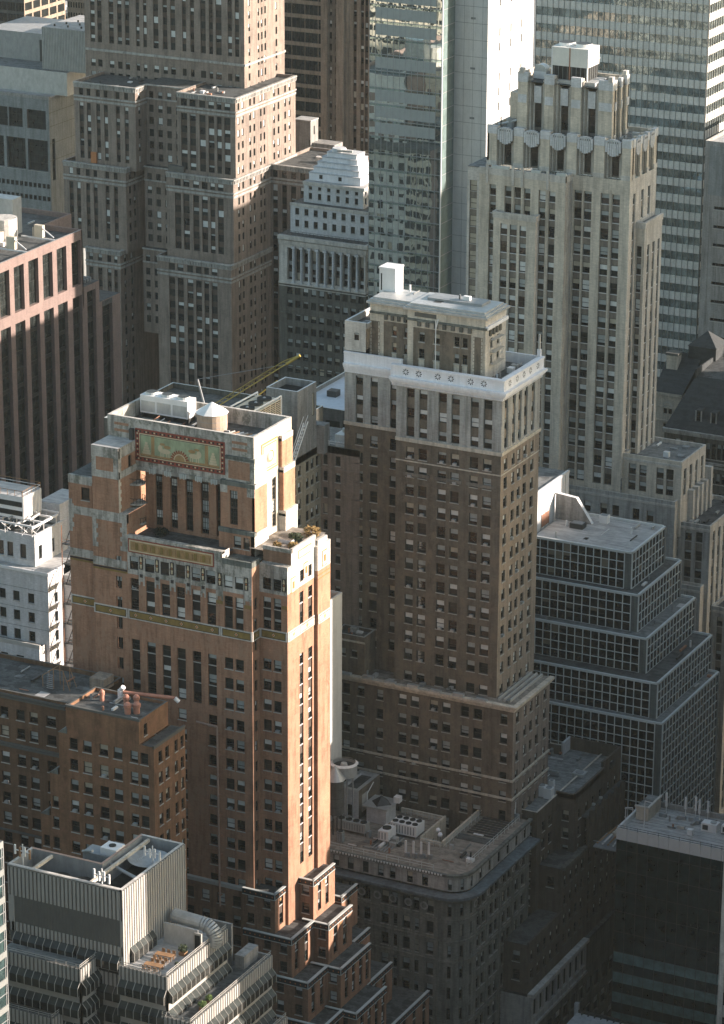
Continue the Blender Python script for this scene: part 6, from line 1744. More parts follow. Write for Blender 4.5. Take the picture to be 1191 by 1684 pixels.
    for i, (u, v, r_) in enumerate(((-204.6, 349.6, .75), (-199.7, 346.2, .6), (-199.9, 348.4, .5), (-203.2, 345.6, .35))):
        p = Bld('potted_shrub', ('dark round shrub against the grey terrace wall', 'pale green shrub in the gutter of the lower terrace', 'low green shrub farther along the lower terrace', 'tiny shrub in a pot by the terrace rail')[i], 'plant', (u, v, 84.86 if u < -202 else 79.2), group='planters on the ribbed building')
        z = 84.86 if u < -202 else 79.2
        p('planter').box(u - r_ * .6, u + r_ * .6, v - r_ * .6, v + r_ * .6, z, z + .45, 'timber')
        leaves(p('foliage'), (u, v, z + .45 + r_ * .7), r_, 220, ('leaf_dark', 'leaf_green')[i in (1, 2)])
        p.finish()

def leaves(mb, c, r_, n, mat, flat=.8, size=.16):
    rnd = random.Random(int(abs(c[0] * 31 + c[1] * 17)))
    for _ in range(n):
        v = Vector((rnd.gauss(0, 1), rnd.gauss(0, 1), rnd.gauss(0, 1))); v.normalize()
        v *= r_ * (.45 + .6 * rnd.random()); v.z *= flat
        a = Vector((rnd.gauss(0, 1), rnd.gauss(0, 1), rnd.gauss(0, 1))).normalized(); q = a.cross(Vector((.3, .2, 1))).normalized()
        s_ = size * (.6 + .8 * rnd.random()); p = Vector(c) + v
        mb.poly([p - a * s_, p + q * s_ * .5, p + a * s_, p - q * s_ * .5], mat)
ribbed_block()

def left_glass():
    b = Bld('teal_glass_block', 'sliver of a teal glass building at the lower left edge', 'office building', (-225, 306, 0), split=False)
    x, yn, z1 = -215.0, 321.9, 111.2
    g, m = b('glazing'), b('mullion')
    g.box(-240, x, 285, yn, 0, z1, 'teal_glass', top='tar')
    z = z1
    while z > 2:
        m.fbox(FE(x), 285, yn, 0, .12, z - .9, z, 'frame_grey', 'K'); m.fbox(FE(x), 285, yn, 0, .06, z - 2.3, z - 2.2, 'grey_metal', 'K'); z -= 3.9
    for i in range(13): m.fbox(FE(x), 285 + i * 3 + .4, 285 + i * 3 + .5, 0, .1, 0, z1, 'grey_metal', 'K')
    m.box(x - .1, x + .1, yn - .12, yn + .02, 0, z1, 'grey_metal')
    b.finish()
left_glass()

# ------------------------------------------------------------------ stone building with a rounded corner
def corner_block():
    b = Bld('rounded_corner_block', 'dark stone building with a rounded corner, deep ledge and crowded roof', 'building', (-218, 455, 0))
    y, x, xl, yn = 443.4, -206.0, -235.9, 470.0
    r_ = 3.6
    cx, cy = x - r_, y + r_
    N = 8
    ztop, zat, zl = 56.3, 53.2, 52.4
    def arc(o, n=N):
        return [(cx + (r_ + o) * math.sin(math.pi / 2 * i / n), cy - (r_ + o) * math.cos(math.pi / 2 * i / n)) for i in range(n + 1)]
    D, A = 'stone_corner', 'limestone_grey'
    wide = lambda cs: [(p - .1, q + .1) for p, q in cs]
    fl = [(z - 2.3, z) for z in [47.1 - 3.85 * k for k in range(13)] if z > 3]
    r0 = [(48.5, 50.9)]
    sc_ = [(-233.4, -232.1), (-231.4, -230.1), (-228.6, -227.3), (-226.6, -225.3), (-224.6, -223.25), (-221.0, -219.8), (-219.2, -218.2), (-217.0, -215.85), (-215.2, -214.2), (-212.6, -211.5)]
    ec = [(449.0, 450.1), (450.9, 452.0), (454.0, 455.1), (456.0, 457.1), (459.1, 460.2), (461.1, 462.2), (464.2, 465.3), (466.8, 467.9)]
    sc_, ec = wide(sc_), wide(ec)
    def wallset(z0, z1, cs, ce, rows, mat, part='wall', spm=None, o=0, **kw):
        fac(b, FS(y - o), xl, cx, z0, z1, cs, rows, mat, part=part, spm=spm, **kw)
        fac(b, FE(x + o), cy, yn, z0, z1, ce, rows, mat, part=part, spm=spm, **kw)
        P = arc(o)
        for i in range(N):
            p, q = P[i], P[i + 1]
            d = Vector((q[0] - p[0], q[1] - p[1], 0)); L_ = d.length; d.normalize()
            fr = (p[0], p[1], d.x, d.y, d.y, -d.x)
            has = (i % 3 == 1)
            hw = min(L_ * .9, 1.15) / 2
            fac(b, fr, 0, L_, z0, z1, [(L_ / 2 - hw, L_ / 2 + hw)] if has else [], rows if has else [], mat, part=part, spm=spm, **{**kw, 'sill': None})
    N = 8
    wallset(zat, ztop - .4, [(-233.6, -232.5), (-230.1, -229.0), (-227.4, -226.3), (-224.6, -223.5), (-221.8, -220.7), (-219.6, -218.5), (-216.4, -215.3), (-213.6, -212.5)], [(449.6, 450.6), (453.2, 454.2), (456.8, 457.8), (460.4, 461.4), (464, 465), (467.4, 468.4)], [(53.35, 55.4)], A, 'attic_wall', sill=None, dep=.2)
    wallset(0, zl - .6, sc_, ec, r0 + fl, D, sill='limestone_grey', dep=.35, lintel='stone_corner')
    def course(za, zb, o, mat, part, oo=0):
        P = [(xl, y - o)] + arc(o) + [(x + o, yn)]
        I = [(xl, y + .2)] + arc(-.2) + [(x - .2, yn)]
        m = b(part)
        for i in range(len(P) - 1):
            a, c, e, f = P[i], P[i + 1], I[i + 1], I[i]
            m.poly([(*a, za), (*c, za), (*c, zb), (*a, zb)], mat); m.poly([(*a, zb), (*c, zb), (*e, zb), (*f, zb)], mat); m.poly([(*f, za), (*e, za), (*c, za), (*a, za)], mat)
    course(ztop - .4, ztop, .45, 'copper_green', 'parapet_cornice'); course(ztop - .75, ztop - .4, .2, 'limestone_grey', 'parapet_cornice')
    P = [(xl + k * .55, y - .46) for k in range(48)]
    for p in P: b('parapet_cornice').box(p[0], p[0] + .3, p[1] - .06, p[1] + .02, ztop - .3, ztop + .02, 'trim_white')
    course(zl, zl + .45, 2.0, 'slate_blue', 'ledge'); course(zl - .6, zl, 1.2, 'stone_corner', 'ledge')
    for z in (47.7, 43.9, 40.1, 28.5, 16.9): course(z, z + .3, .18, 'stone_corner', 'string_course')
    for u in [-233.2 + 2.9 * k for k in range(8)] + []:
        for rr, n_ in ((.75, .14), (.45, .2)): b('roundel').poly([FP(FS(y), u - .2 + rr * math.cos(2 * math.pi * i / 14), n_, 49.8 + rr * math.sin(2 * math.pi * i / 14)) for i in range(14)], 'limestone_grey' if rr > .5 else D)
    for u in (448.0, 453.0, 458.1, 463.2, 466.0):
        for rr, n_ in ((.75, .14), (.45, .2)): b('roundel').poly([FP(FE(x), u + rr * math.cos(2 * math.pi * i / 14), n_, 49.8 + rr * math.sin(2 * math.pi * i / 14)) for i in range(14)], 'limestone_grey' if rr > .5 else D)
    for c in sc_[1::2]: b('pilaster').fbox(FS(y), c[1] + .5, c[1] + 1.0, 0, .15, 0, 47.6, D, 'K')
    for c in ec[1::2]: b('pilaster').fbox(FE(x), c[1] + .5, c[1] + 1.0, 0, .15, 0, 47.6, D, 'K')
    # roof with the light court cut out of its far side
    zr = ztop - .35
    cw, ce_, cn = -218.6, -214.9, 453.6
    b('roof').poly([(xl, y + .2, zr), (cx, y + .2, zr)] + [(p[0], p[1], zr) for p in arc(-.2)[1:]] + [(x - .2, yn, zr), (ce_, yn, zr), (ce_, cn, zr), (cw, cn, zr), (cw, 463, zr), (xl, 463, zr)], 'roof_brown')
    b('court_wall').box(ce_, ce_ + .35, cn, yn, 20, ztop + .6, 'limestone_warm'); b('court_wall').box(cw, ce_, cn - .35, cn, 20, ztop + .3, 'limestone_warm'); b('court_wall').box(cw - .35, cw, cn, 463, 20, ztop + .6, 'limestone_warm'); b('court_wall').box(-227, cw - .35, 462.6, 463, 20, ztop + .5, 'limestone_warm')
    b('court_wall').fbox(FE(cw), cn + 2, cn + 4.5, 0, .06, ztop - 4, ztop - 1.6, 'blackened', 'K')
    b('court_wall').prism([(ce_ - .1, yn - 1.6), (ce_ + .9, yn - 1.6), (ce_ + .9, yn), (ce_ - .1, yn)], ztop - .3, ztop + 2.4, 'limestone_warm')
    b('rear_wall').box(xl, -227, 462.7, 463, 0, zr, D); b('rear_wall').box(ce_ + .35, x - .3, yn - .3, yn, 0, zr, D)
    rl = b('roof_rail')
    def rail(a, c, n):
        for h in (.6, 1.1): rl.tube((a[0], a[1], zr + h), (c[0], c[1], zr + h), .045, 'trim_pale', 4)
        for i in range(n + 1):
            t = i / n; rl.tube((a[0] + (c[0] - a[0]) * t, a[1] + (c[1] - a[1]) * t, zr), (a[0] + (c[0] - a[0]) * t, a[1] + (c[1] - a[1]) * t, zr + 1.1), .045, 'trim_pale', 4)
    rail((-207.6, 448), (-207.6, 469), 14); rail((ce_ + .8, cn), (ce_ + .8, 468), 10); rail((-226, 462.2), (cw - .6, 462.2), 6); rail((-235.6, 444.3), (-212, 444.3), 11); rail((cw, cn - .7), (ce_, cn - .7), 3)
    clutter(b, -231, -219.5, 446, 452, zr, 14, 61); clutter(b, -214, -207, 448, 457, zr, 9, 62)
    dk = b('roof_deck')
    for k in range(9): b('roof_grating#%d' % k).box(-213.5 + k * .0, -208.2, 460.4 + k * .9, 460.8 + k * .9, zr, zr + .16, 'dark_metal')
    dk.box(-214.4, -208.2, 457.5, 459.6, zr, zr + .1, 'tar'); b('roof_plank').box(-212, -210.2, 459.8, 460.2, zr + .2, zr + .35, 'trim_white')
    for k in range(6): b('roof_batten#%d' % k).box(-225 + .6 * k, -224.8 + .6 * k, 447, 453.5, zr, zr + .12, 'grey_metal')
    b.finish()
    for k in range(7): dk2 = b('roof_pipe#%d' % k); dk2.tube((-228 + k * 1.1, 444.9 + .5 * k, zr + .2), (-224.5 + k * 1.6, 447.5 + .3 * k, zr + .2), .09, ('grey_metal', 'rust', 'galvanised')[k % 3], 6)
    for k in range(5): b('roof_hatch#%d' % k).box(-220 + k * 2.6, -219.2 + k * 2.6, 449.4 + (k * 7 % 5) * .5, 450.2 + (k * 7 % 5) * .5, zr, zr + .3 + .1 * (k % 2), ('tar', 'galvanised', 'tar_grey')[k % 3])
    # roof things
    def simple(nm, lab, cat, base, parts, group=None):
        t = Bld(nm, lab, cat, base, group=group)
        for p, fn in parts: fn(t(p))
        t.finish()
    h = Bld('roof_house', 'pale lift house with a flat roof well on the crowded roof', 'rooftop hut', (-233, 457, zr), split=False)
    hx0, hx1, hy0, hy1, hz1 = -235.9, -232.0, 456.4, 464.4, 61.4
    fac(h, FS(hy0), hx0, hx1, zr, hz1, [(hx0 + 1.6, hx0 + 2.9)], [(zr + .4, zr + 2.6)], 'stone_white', style='one', sill=None, var=1)
    fac(h, FE(hx1), hy0, hy1, zr, hz1, [], [], 'brick_brown'); h('wall').fbox(FE(hx1), hy0 + 1.2, hy0 + 3.4, 0, .05, zr + 1.0, zr + 4.2, 'trim', 'K')
    shell(h, hx0, hx1, hy0, hy1, zr, hz1, 'stone_white', 'tar', par=.5, pt=.7, cap='galvanised'); h('pipe').tube((hx1 + .3, hy0 + 2.6, zr + .5), (hx1 + .3, hy0 + 2.6, zr + 4.0), .09, 'white_metal', 6); h('pipe').tube((hx1 + .3, hy0 + 2.6, zr + 4.0), (hx1 + .3, hy0 + 5.0, zr + 5.2), .09, 'white_metal', 6)
    h.finish()
    h = Bld('roof_hut', 'low white hut with a peaked grey skylight beside the air units', 'rooftop hut', (-226, 458, zr), split=False)
    h('wall').box(-230.6, -226.9, 456.6, 460.4, zr, zr + 2.9, 'stone_white'); h('roof').box(-231.2, -226.4, 456.0, 461.0, zr + 2.9, zr + 3.15, 'galvanised')
    h('skylight').cone(-228.6, 458.4, 1.9, .01, zr + 3.15, zr + 4.5, 'dark_metal', 4); h('vent').box(-226.9, -225.8, 459.4, 460.6, zr + 3.15, zr + 4.2, 'white_metal')
    h.finish()
    def unit(lab, u, v, w_, d_, h_, fx, fy, m_='white_metal', legs=.5, grp='air units on the crowded stone roof'):
        t = Bld('air_unit', lab, 'air conditioner', (u, v, zr), group=grp)
        t('casing').box(u, u + w_, v, v + d_, zr + legs, zr + legs + h_, m_)
        for sx in (u + .1, u + w_ - .25):
            for sy in (v + .1, v + d_ - .25): t('leg#%g%g' % (sx, sy)).box(sx, sx + .15, sy, sy + .15, zr, zr + legs, 'grey_metal')
        for i in range(fx):
            for j in range(fy):
                fr_ = min(w_ / fx, d_ / fy) * .4
                px, py_ = u + w_ * (i + .5) / fx, v + d_ * (j + .5) / fy
                t('fan#%d%d' % (i, j)).cone(px, py_, fr_, fr_, zr + legs + h_, zr + legs + h_ + .18, 'dark_metal', 14, capmat='blackened')
        for i in range(max(2, int(w_ / .5))): t('grille').fbox(FS(v), u + .12 + i * (w_ - .2) / max(2, int(w_ / .5)), u + .32 + i * (w_ - .2) / max(2, int(w_ / .5)), 0, .03, zr + legs + .25, zr + legs + h_ - .25, 'grey_metal', 'K')
        t.finish()
    unit('white air unit with eight black fans in two rows, beside the hut', -224.6, 453.6, 4.9, 3.2, 1.9, 4, 2)
    unit('boxy white air unit on a blue base in front of the fans', -224.9, 449.6, 1.9, 3.0, 1.7, 1, 1, legs=.7)
    unit('grey twin air unit with four fans under the lift house', -233.6, 450.9, 5.6, 1.8, 1.6, 4, 1, 'galvanised')
    unit('narrow grey air cabinet standing alone near the front rail', -231.2, 446.6, 1.0, 1.0, 1.9, 1, 1, 'concrete_grey', .1)
    t = Bld('water_tank', 'dark cone-roofed tank half hidden behind the sunlit brick shaft', 'water tank', (-232.4, 448.4, zr))
    tx, ty = -232.4, 448.4
    t('tank').cone(tx, ty, 1.55, 1.55, zr + 4.6, zr + 10.8, 'tank_dark', 20); t('lid').cone(tx, ty, 1.8, .05, zr + 10.8, zr + 13.2, 'galvanised', 20)
    for z in (6, 7.6, 9.2): t('hoop').cone(tx, ty, 1.58, 1.58, zr + z, zr + z + .08, 'dark_metal', 20, cap=False)
    for k in range(4): t('leg#%d' % k).tube((tx + 1.1 * math.cos(k * 1.57 + .8), ty + 1.1 * math.sin(k * 1.57 + .8), zr), (tx + 1.1 * math.cos(k * 1.57 + .8), ty + 1.1 * math.sin(k * 1.57 + .8), zr + 4.6), .14, 'dark_metal', 6)
    t.finish()
    t = Bld('cooling_ring', 'pale oval cooling drum on steel legs behind the dark tank', 'cooling tower', (-233.3, 453.4, zr))
    tx, ty = -233.2, 453.2
    for k in range(4): t('leg#%d' % k).tube((tx + 1.6 * math.cos(k * 1.57 + .8), ty + 1.6 * math.sin(k * 1.57 + .8), zr), (tx + 1.6 * math.cos(k * 1.57 + .8), ty + 1.6 * math.sin(k * 1.57 + .8), zr + 9.6), .16, 'grey_metal', 6)
    t('drum').cone(tx, ty, 2.3, 2.2, zr + 9.6, zr + 11.6, 'galvanised', 24, cap=False); t('rim').cone(tx, ty, 2.45, 2.0, zr + 11.6, zr + 11.9, 'trim_white', 24, cap=False); t('fan').cone(tx, ty, 1.9, 1.9, zr + 11.0, zr + 11.2, 'dark_metal', 24); t('hub').cone(tx, ty, .7, .5, zr + 11.2, zr + 11.7, 'galvanised', 12)
    t.finish()
    for i in range(8):
        u, v = (-218.2 + i * 1.25, 446.6 + .35 * i) if i < 4 else (-212.6 + (i - 4) * 1.35, 469.2)
        t = Bld('phone_antenna', 'white antenna panel %s' % ('leftmost in the row near the rounded corner', 'second from the left in the row near the rounded corner', 'third from the left in the row near the rounded corner', 'nearest the rounded corner in its row of four', 'leftmost on the far roof edge by the court', 'second from the left on the far roof edge', 'third from the left on the far roof edge', 'at the far right tip of the stone roof')[i], 'antenna', (u, v, zr), group='antenna panels on the stone roof')
        t('pole').tube((u, v, zr), (u, v, zr + 2.6), .06, 'grey_metal', 6); t('panel').box(u - .16, u + .16, v - .1, v + .1, zr + 1.0, zr + 3.2, 'white_metal'); t('cabinet').box(u - .45, u + .35, v + .4, v + .9, zr, zr + .7, 'grey_metal')
        t.finish()
    for i, (u, v) in enumerate(((-217.0, 456.5), (-215.9, 455.0))):
        t = Bld('globe_lamp', ('white globe lamp by the court wall, the upper one', 'white globe lamp by the court wall, the lower one')[i], 'lamp', (u, v, zr), group='globe lamps by the court')
        t('post').tube((u, v, zr - 3), (u, v, zr + .9), .05, 'dark_metal', 6)
        for a in range(6):
            r0, r1 = .42 * math.sin(math.pi * a / 6) + 1e-3, .42 * math.sin(math.pi * (a + 1) / 6) + 1e-3
            t('globe').cone(u, v, r0, r1, zr + 1.3 - .42 * math.cos(math.pi * a / 6), zr + 1.3 - .42 * math.cos(math.pi * (a + 1) / 6), 'white_paint', 12, cap=False)
        t.finish()
corner_block()

# ------------------------------------------------------------------ brown brick building on the avenue
def avenue_block():
    b = Bld('avenue_brick_block', 'worn brown brick building with a patched grey roof on the avenue', 'building', (-207, 487, 0), split=False)
    B = 'brick_dark'
    x, y, yn = -202.2, 480.6, 500.9
    z1 = 57.0
    rw = [(z - 1.9, z) for z in [53.9 - 3.3 * k for k in range(7)]]
    fac(b, FE(x), y, yn, 28, z1, [(482.0, 483.2), (485.2, 486.4), (488.0, 489.2), (491.2, 492.4), (495, 496.2), (498, 499.2)], rw, B, sill='trim')
    fac(b, FS(y), -205.6, x, 28, z1, [(-204.6, -203.4)], rw, B)
    fac(b, FE(-205.6), 472.0, y, 28, 56.6, [(474.2, 475.3), (477.0, 478.1)], rw, B)
    fac(b, FS(472.0), -216, -205.6, 28, 56.6, [(-207.8, -206.6), (-211.6, -210.4)], rw, B)
    shell(b, -216, -205.6, 472, 501, 28, 56.6, B, 'tar_grey', par=.35, skip='SE', cap='limestone_warm')
    b('roof').poly([(-206, y + .3, 56.3), (x - .3, y + .3, 56.3), (x - .3, yn, 56.3), (-206, yn, 56.3)], 'tar_grey')
    b('parapet').box(x - .35, x, y, 493.5, 56.2, 57.4, B); b('parapet').box(x - .35, x - .01, 493.5, yn, 56.2, 58.6, B); b('parapet').box(-212, x, yn - .35, yn, 56.2, 58.6, B); b('parapet').box(-212.3, -211.9, 497.5, yn, 56.2, 58.6, 'stone_white'); b('parapet').box(-216, -212.3, 497.4, 497.7, 56.2, 58.0, B); b('parapet').box(-205.9, x, y, y + .35, 56.2, 57.2, B)
    clutter(b, -215, -206.4, 473, 499, 56.3, 14, 63); coolers(b, FE(x), [(482.0, 483.2), (488.0, 489.2), (491.2, 492.4)], rw, 5, 64)
    # lower, wider parts towards the street
    xe = -201.2
    fac(b, FE(xe), 473.4, 483.5, 28.6, 46.2, even(473.6, 483.4, 4, 1.2), [(z - 2.0, z) for z in (44.6, 40.9, 37.2, 33.4)], B, part='street_wall', sill='trim_dark')
    fac(b, FS(473.4), -205.8, xe, 37.8, 46.2, [(-204.2, -202.8)], [(42.4, 44.4)], B, part='street_wall')
    fac(b, FE(xe), 459.6, 473.4, 28.6, 37.8, even(459.8, 473.2, 5, 1.2), [(z - 2.0, z) for z in (36.4, 32.9)], B, part='street_wall', sill='trim_dark')
    b('street_roof#2').box(-205.8, xe, 459.61, 473.4, 37.6, 37.85, 'tar'); b('street_wall').fbox(FE(xe), 459.6, 473.4, -.3, .1, 37.6, 38.3, B)
    fac(b, FS(459.6), -205.8, xe, 28.6, 37.8, [(-204.2, -202.8)], [(z - 2.0, z) for z in (36.4, 32.9)], B, part='street_wall')
    b('street_roof').box(-205.8, xe, 473.41, 483.5, 46.0, 46.25, 'tar'); b('street_wall').fbox(FE(xe), 473.4, 483.5, -.4, .4, 46.0, 46.6, 'stone_dark')
    fac(b, FE(xe), 483.5, 501, 28.6, 52.0, even(484, 501, 6, 1.2), [(z - 2.0, z) for z in (48.4, 44.6, 40.9, 37.2, 33.4)], B, part='street_wall', sill='trim_dark'); b('street_roof#3').box(-202.2, xe, 483.5, 501, 51.8, 52.1, 'tar')
    for k in range(6): b('street_wall').fbox(FE(xe), 484.5 + k * 2.8, 485.3 + k * 2.8, 0, .3, 44, 52.0 + .8, B, 'K')
    # pale shop storey
    sx = -200.4
    fac(b, FE(sx), 459.2, 483.2, 22.4, 28.4, [(460.4 + k * 2.55, 462.2 + k * 2.55) for k in range(9)], [(24.0, 27.4)], 'limestone_grey', part='shop_front', dep=.5, style='one', sill='trim', var=1)
    fac(b, FE(sx), 459.2, 501, 0, 22.4, even(459.5, 500.5, 12, 2.6), [(1.2, 5.4), (7.2, 10.4), (12.2, 15.4), (17.2, 20.4)], 'stone_dark', part='shop_front', dep=.4, style='one', sill=None)
    b('shop_front').fbox(FE(sx), 459.1, 483.3, -.6, .5, 28.4, 29.0, 'limestone'); b('shop_front').fbox(FE(sx), 459.1, 483.3, -.3, .3, 22.2, 22.7, 'limestone_grey'); b('shop_front').box(-206, sx, 459.1, 459.2, 0, 28.4, 'limestone_grey')
    b('wall').box(-216, -206, 472.3, 500.6, 0, 28, B); b('wall').box(-206, sx - .6, 459.8, 500.8, 0, 28, 'stone_dark'); b('shop_front').box(-206, sx, 483.3, 501, 28.2, 28.6, 'tar')
    b.finish()
    for i, (u, v, a, h_, lab) in enumerate(((-208.9, 479.0, 1.5, 1.9, 'left white cube unit on the patched roof beside the brown tower'), (-207.4, 478.6, 1.5, 1.9, 'right white cube unit on the patched roof edge'), (-208.6, 483.5, .9, 1.2, 'small white cube unit behind the two larger ones'), (-206.8, 489.6, 2.2, .6, 'flat pale skylight on the patched grey roof'), (-203.8, 495.6, 2.0, 1.1, 'dark round-topped vent near the high parapet'))):
        t = Bld('roof_unit', lab, 'air conditioner' if i < 3 else ('skylight' if i == 3 else 'roof vent'), (u, v, 56.3), group='units on the patched grey roof' if i < 3 else None)
        m_ = 'white_metal' if i < 3 else ('galvanised' if i == 3 else 'dark_metal')
        t('casing').box(u, u + a, v, v + a * .9, 56.3, 56.3 + h_, m_); t('fan').cone(u + a / 2, v + a * .45, a * .36, a * .36, 56.3 + h_, 56.3 + h_ + .12, 'grey_metal', 14)
        t.finish()
avenue_block()

# ------------------------------------------------------------------ glass building across the avenue
glassy('street_glass', (.010, .024, .023), .02, .4, wav=.05, wscale=.18, var=.5)
glassy('teal_reflection', (.12, .20, .19), .05, .6, var=.3)
def street_glass():
    b = Bld('glass_street_block', 'dark glass building with a white panel parapet across the avenue', 'office building', (-185, 486, 0), split=False)
    y, x0, x1 = 479.9, -194.0, -150.0
    g, m = b('glazing'), b('mullion')
    g.box(x0, x1, y, 493, 0, 51.0, 'street_glass', skip='T')
    for i in range(27):
        u = x0 + i * 1.93
        m.fbox(FS(y), u - .04, u + .04, 0, .06, 0, 51.0, 'dark_metal', 'K')
        b('parapet').fbox(FS(y), u + .03, u + 1.9, 0, .15, 50.95, 53.1, 'white_panel', 'K')
    z = 49.0
    k = 0
    while z > 1:
        m.fbox(FS(y), x0, x1, 0, .03, z - .04, z + .04, 'dark_metal', 'K')
        if z < 31: m.fbox(FS(y), x0 + .1, x1, .0, .02, z - 2.0, z - .04, 'teal_reflection', 'K')  # floor bands made paler down here to paint in reflected light
        z -= 3.9; k += 1
    b('parapet').box(x0, x1, y, y + .3, 50.9, 53.0, 'concrete'); b('parapet').box(x0 - .1, x0 + .3, y, 492, 50.9, 53.1, 'white_panel')
    b('roof').poly([(x0, y, 52.2), (x1, y, 52.2), (x1, 493, 52.2), (x0, 493, 52.2)], 'roof_pale'); b('roof').box(x0, x1, 493, 493.3, 50, 53.2, 'concrete')
    for i in range(11): b('roof').box(x0, x1, y + 1.2 * i + .4, y + 1.2 * i + .45, 52.2, 52.23, 'tar_grey')
    clutter(b, x0 + 3.5, -172, y + 1, 492, 52.25, 16, 65)
    r = b('roof_rail')
    for h in (.9, 1.3): r.tube((x0, y - .2, 53.0 + h - .6), (x1, y - .2, 53.0 + h - .6), .05, 'dark_metal', 4)
    for i in range(24): r.tube((x0 + i * 1.93, y - .2, 53.0), (x0 + i * 1.93, y - .2, 53.8), .04, 'dark_metal', 4)
    b.finish()
    t = Bld('roof_bulkhead', 'sunlit rusty bulkhead at the left corner of the white-parapet roof', 'rooftop hut', (-191, 487, 52.2))
    t('wall').box(-193.2, -190.9, 486.4, 492.2, 52.2, 54.6, 'limestone_warm', top='tar_grey'); t('coping').box(-193.4, -190.7, 486.2, 486.6, 54.6, 54.9, 'limestone'); t('coping').box(-191.1, -190.7, 486.6, 492.4, 54.6, 54.9, 'limestone')
    t.finish()
    for i in range(5):
        u, v = ((-189.2, 490.5), (-185.8, 491.0), (-184.0, 491.2), (-181.8, 491.4), (-183.0, 490.4))[i]
        t = Bld('phone_antenna', 'white antenna panel on the parapet roof across the avenue, %s from the bulkhead' % ('first', 'second', 'third', 'fifth', 'fourth')[i], 'antenna', (u, v, 52.2), group='antenna panels across the avenue')
        t('pole').tube((u, v, 52.2), (u + (.0, .1, 0, 0, 0)[i], v, 56.2 - .4 * (i % 2)), .07, 'white_metal', 6); t('panel').box(u - .18, u + .18, v - .12, v + .12, 53.8, 56.4 - .4 * (i % 2), 'white_metal'); t('cabinet').box(u - .8, u + .5, v - 1.3, v - .7, 52.2, 52.9, 'grey_metal')
        t.finish()
    for i, (u, v, w_) in enumerate(((-181.4, 487.2, 2.8), (-177.9, 487.8, 2.6), (-174.6, 488.0, 2.6))):
        t = Bld('air_unit', ('white boxy air unit, nearest the antennas on the parapet roof', 'white boxy air unit cut by the right edge of the picture', 'white boxy air unit beyond the right edge')[i], 'air conditioner', (u, v, 52.2), group='air units across the avenue')
        t('casing').box(u, u + w_, v, v + 1.7, 52.2, 53.7, 'white_metal'); t('grille').fbox(FS(v), u + .25, u + w_ * .45, 0, .03, 52.5, 53.4, 'dark_metal', 'K'); t('fan').cone(u + w_ * .7, v + .85, .55, .55, 53.7, 53.85, 'grey_metal', 14)
        t.finish()
    for i, (u, v, h_) in enumerate(((-192.8, 480.6, 4.6), (-190.4, 483.4, 5.2))):
        t = Bld('roof_davit', ('slim davit post at the very corner of the parapet roof', 'taller davit post with a hooked arm by the bulkhead')[i], 'davit', (u, v, 52.2), group='davit posts on the parapet roof')
        t('post').tube((u, v, 52.2), (u, v, 52.2 + h_), .09, 'trim_white', 6); t('arm').tube((u, v, 52.2 + h_), (u + 1.3, v, 52.4 + h_ - .3 * i), .07, 'trim_white', 6); t('hook').tube((u + 1.3, v, 52.4 + h_ - .3 * i), (u + 1.3, v, 51.6 + h_), .05, 'trim_white', 6)
        t.finish()
    t = Bld('roof_platform', 'sunlit steel platform with pipes sticking out left of the white parapet', 'platform', (-196.5, 484, 47))
    t('deck').box(-199.0, -194.1, 481.5, 487.5, 47.6, 47.9, 'grey_metal'); t('rail').tube((-199, 481.5, 48.9), (-194.2, 481.5, 48.9), .06, 'grey_metal', 4)
    for k in range(4): t('pipe').tube((-198.6 + k * 1.0, 482.2, 48.2), (-196.6 + k * .6, 487.2, 50.0 + .3 * (k % 2)), .16, ('timber', 'white_metal')[k % 2], 6)
    t('canister').tube((-196.4, 484.4, 49.4), (-195.2, 486.4, 50.2), .5, 'limestone_warm', 10)
    for xx in (-198.8, -194.4): t('strut').tube((xx, 487.4, 47.6), (-194.1, 487.4, 43.0), .1, 'dark_metal', 4)
    t.finish()
    q = Bld('white_roof_block', 'low white-roofed building cut off by the bottom edge of the picture', 'building', (-185, 464, 0))
    q('wall').box(-197.5, -160, 452, 473, 0, 19.6, 'stone_dark'); q('roof').box(-197.4, -160, 452, 472.6, 19.6, 20.0, 'stone_white'); q('coping').box(-197.6, -160, 472.6, 473.0, 19.6, 20.5, 'dark_metal')
    q('post').box(-197.9, -197.2, 472.4, 473.1, 0, 21.8, 'stone_white')
    for k in range(14): q('batten#%d' % k).box(-196.4 + k * 1.2, -196.25 + k * 1.2, 472.0, 472.6, 20.0, 20.5, 'dark_metal')
    q.finish()
street_glass()
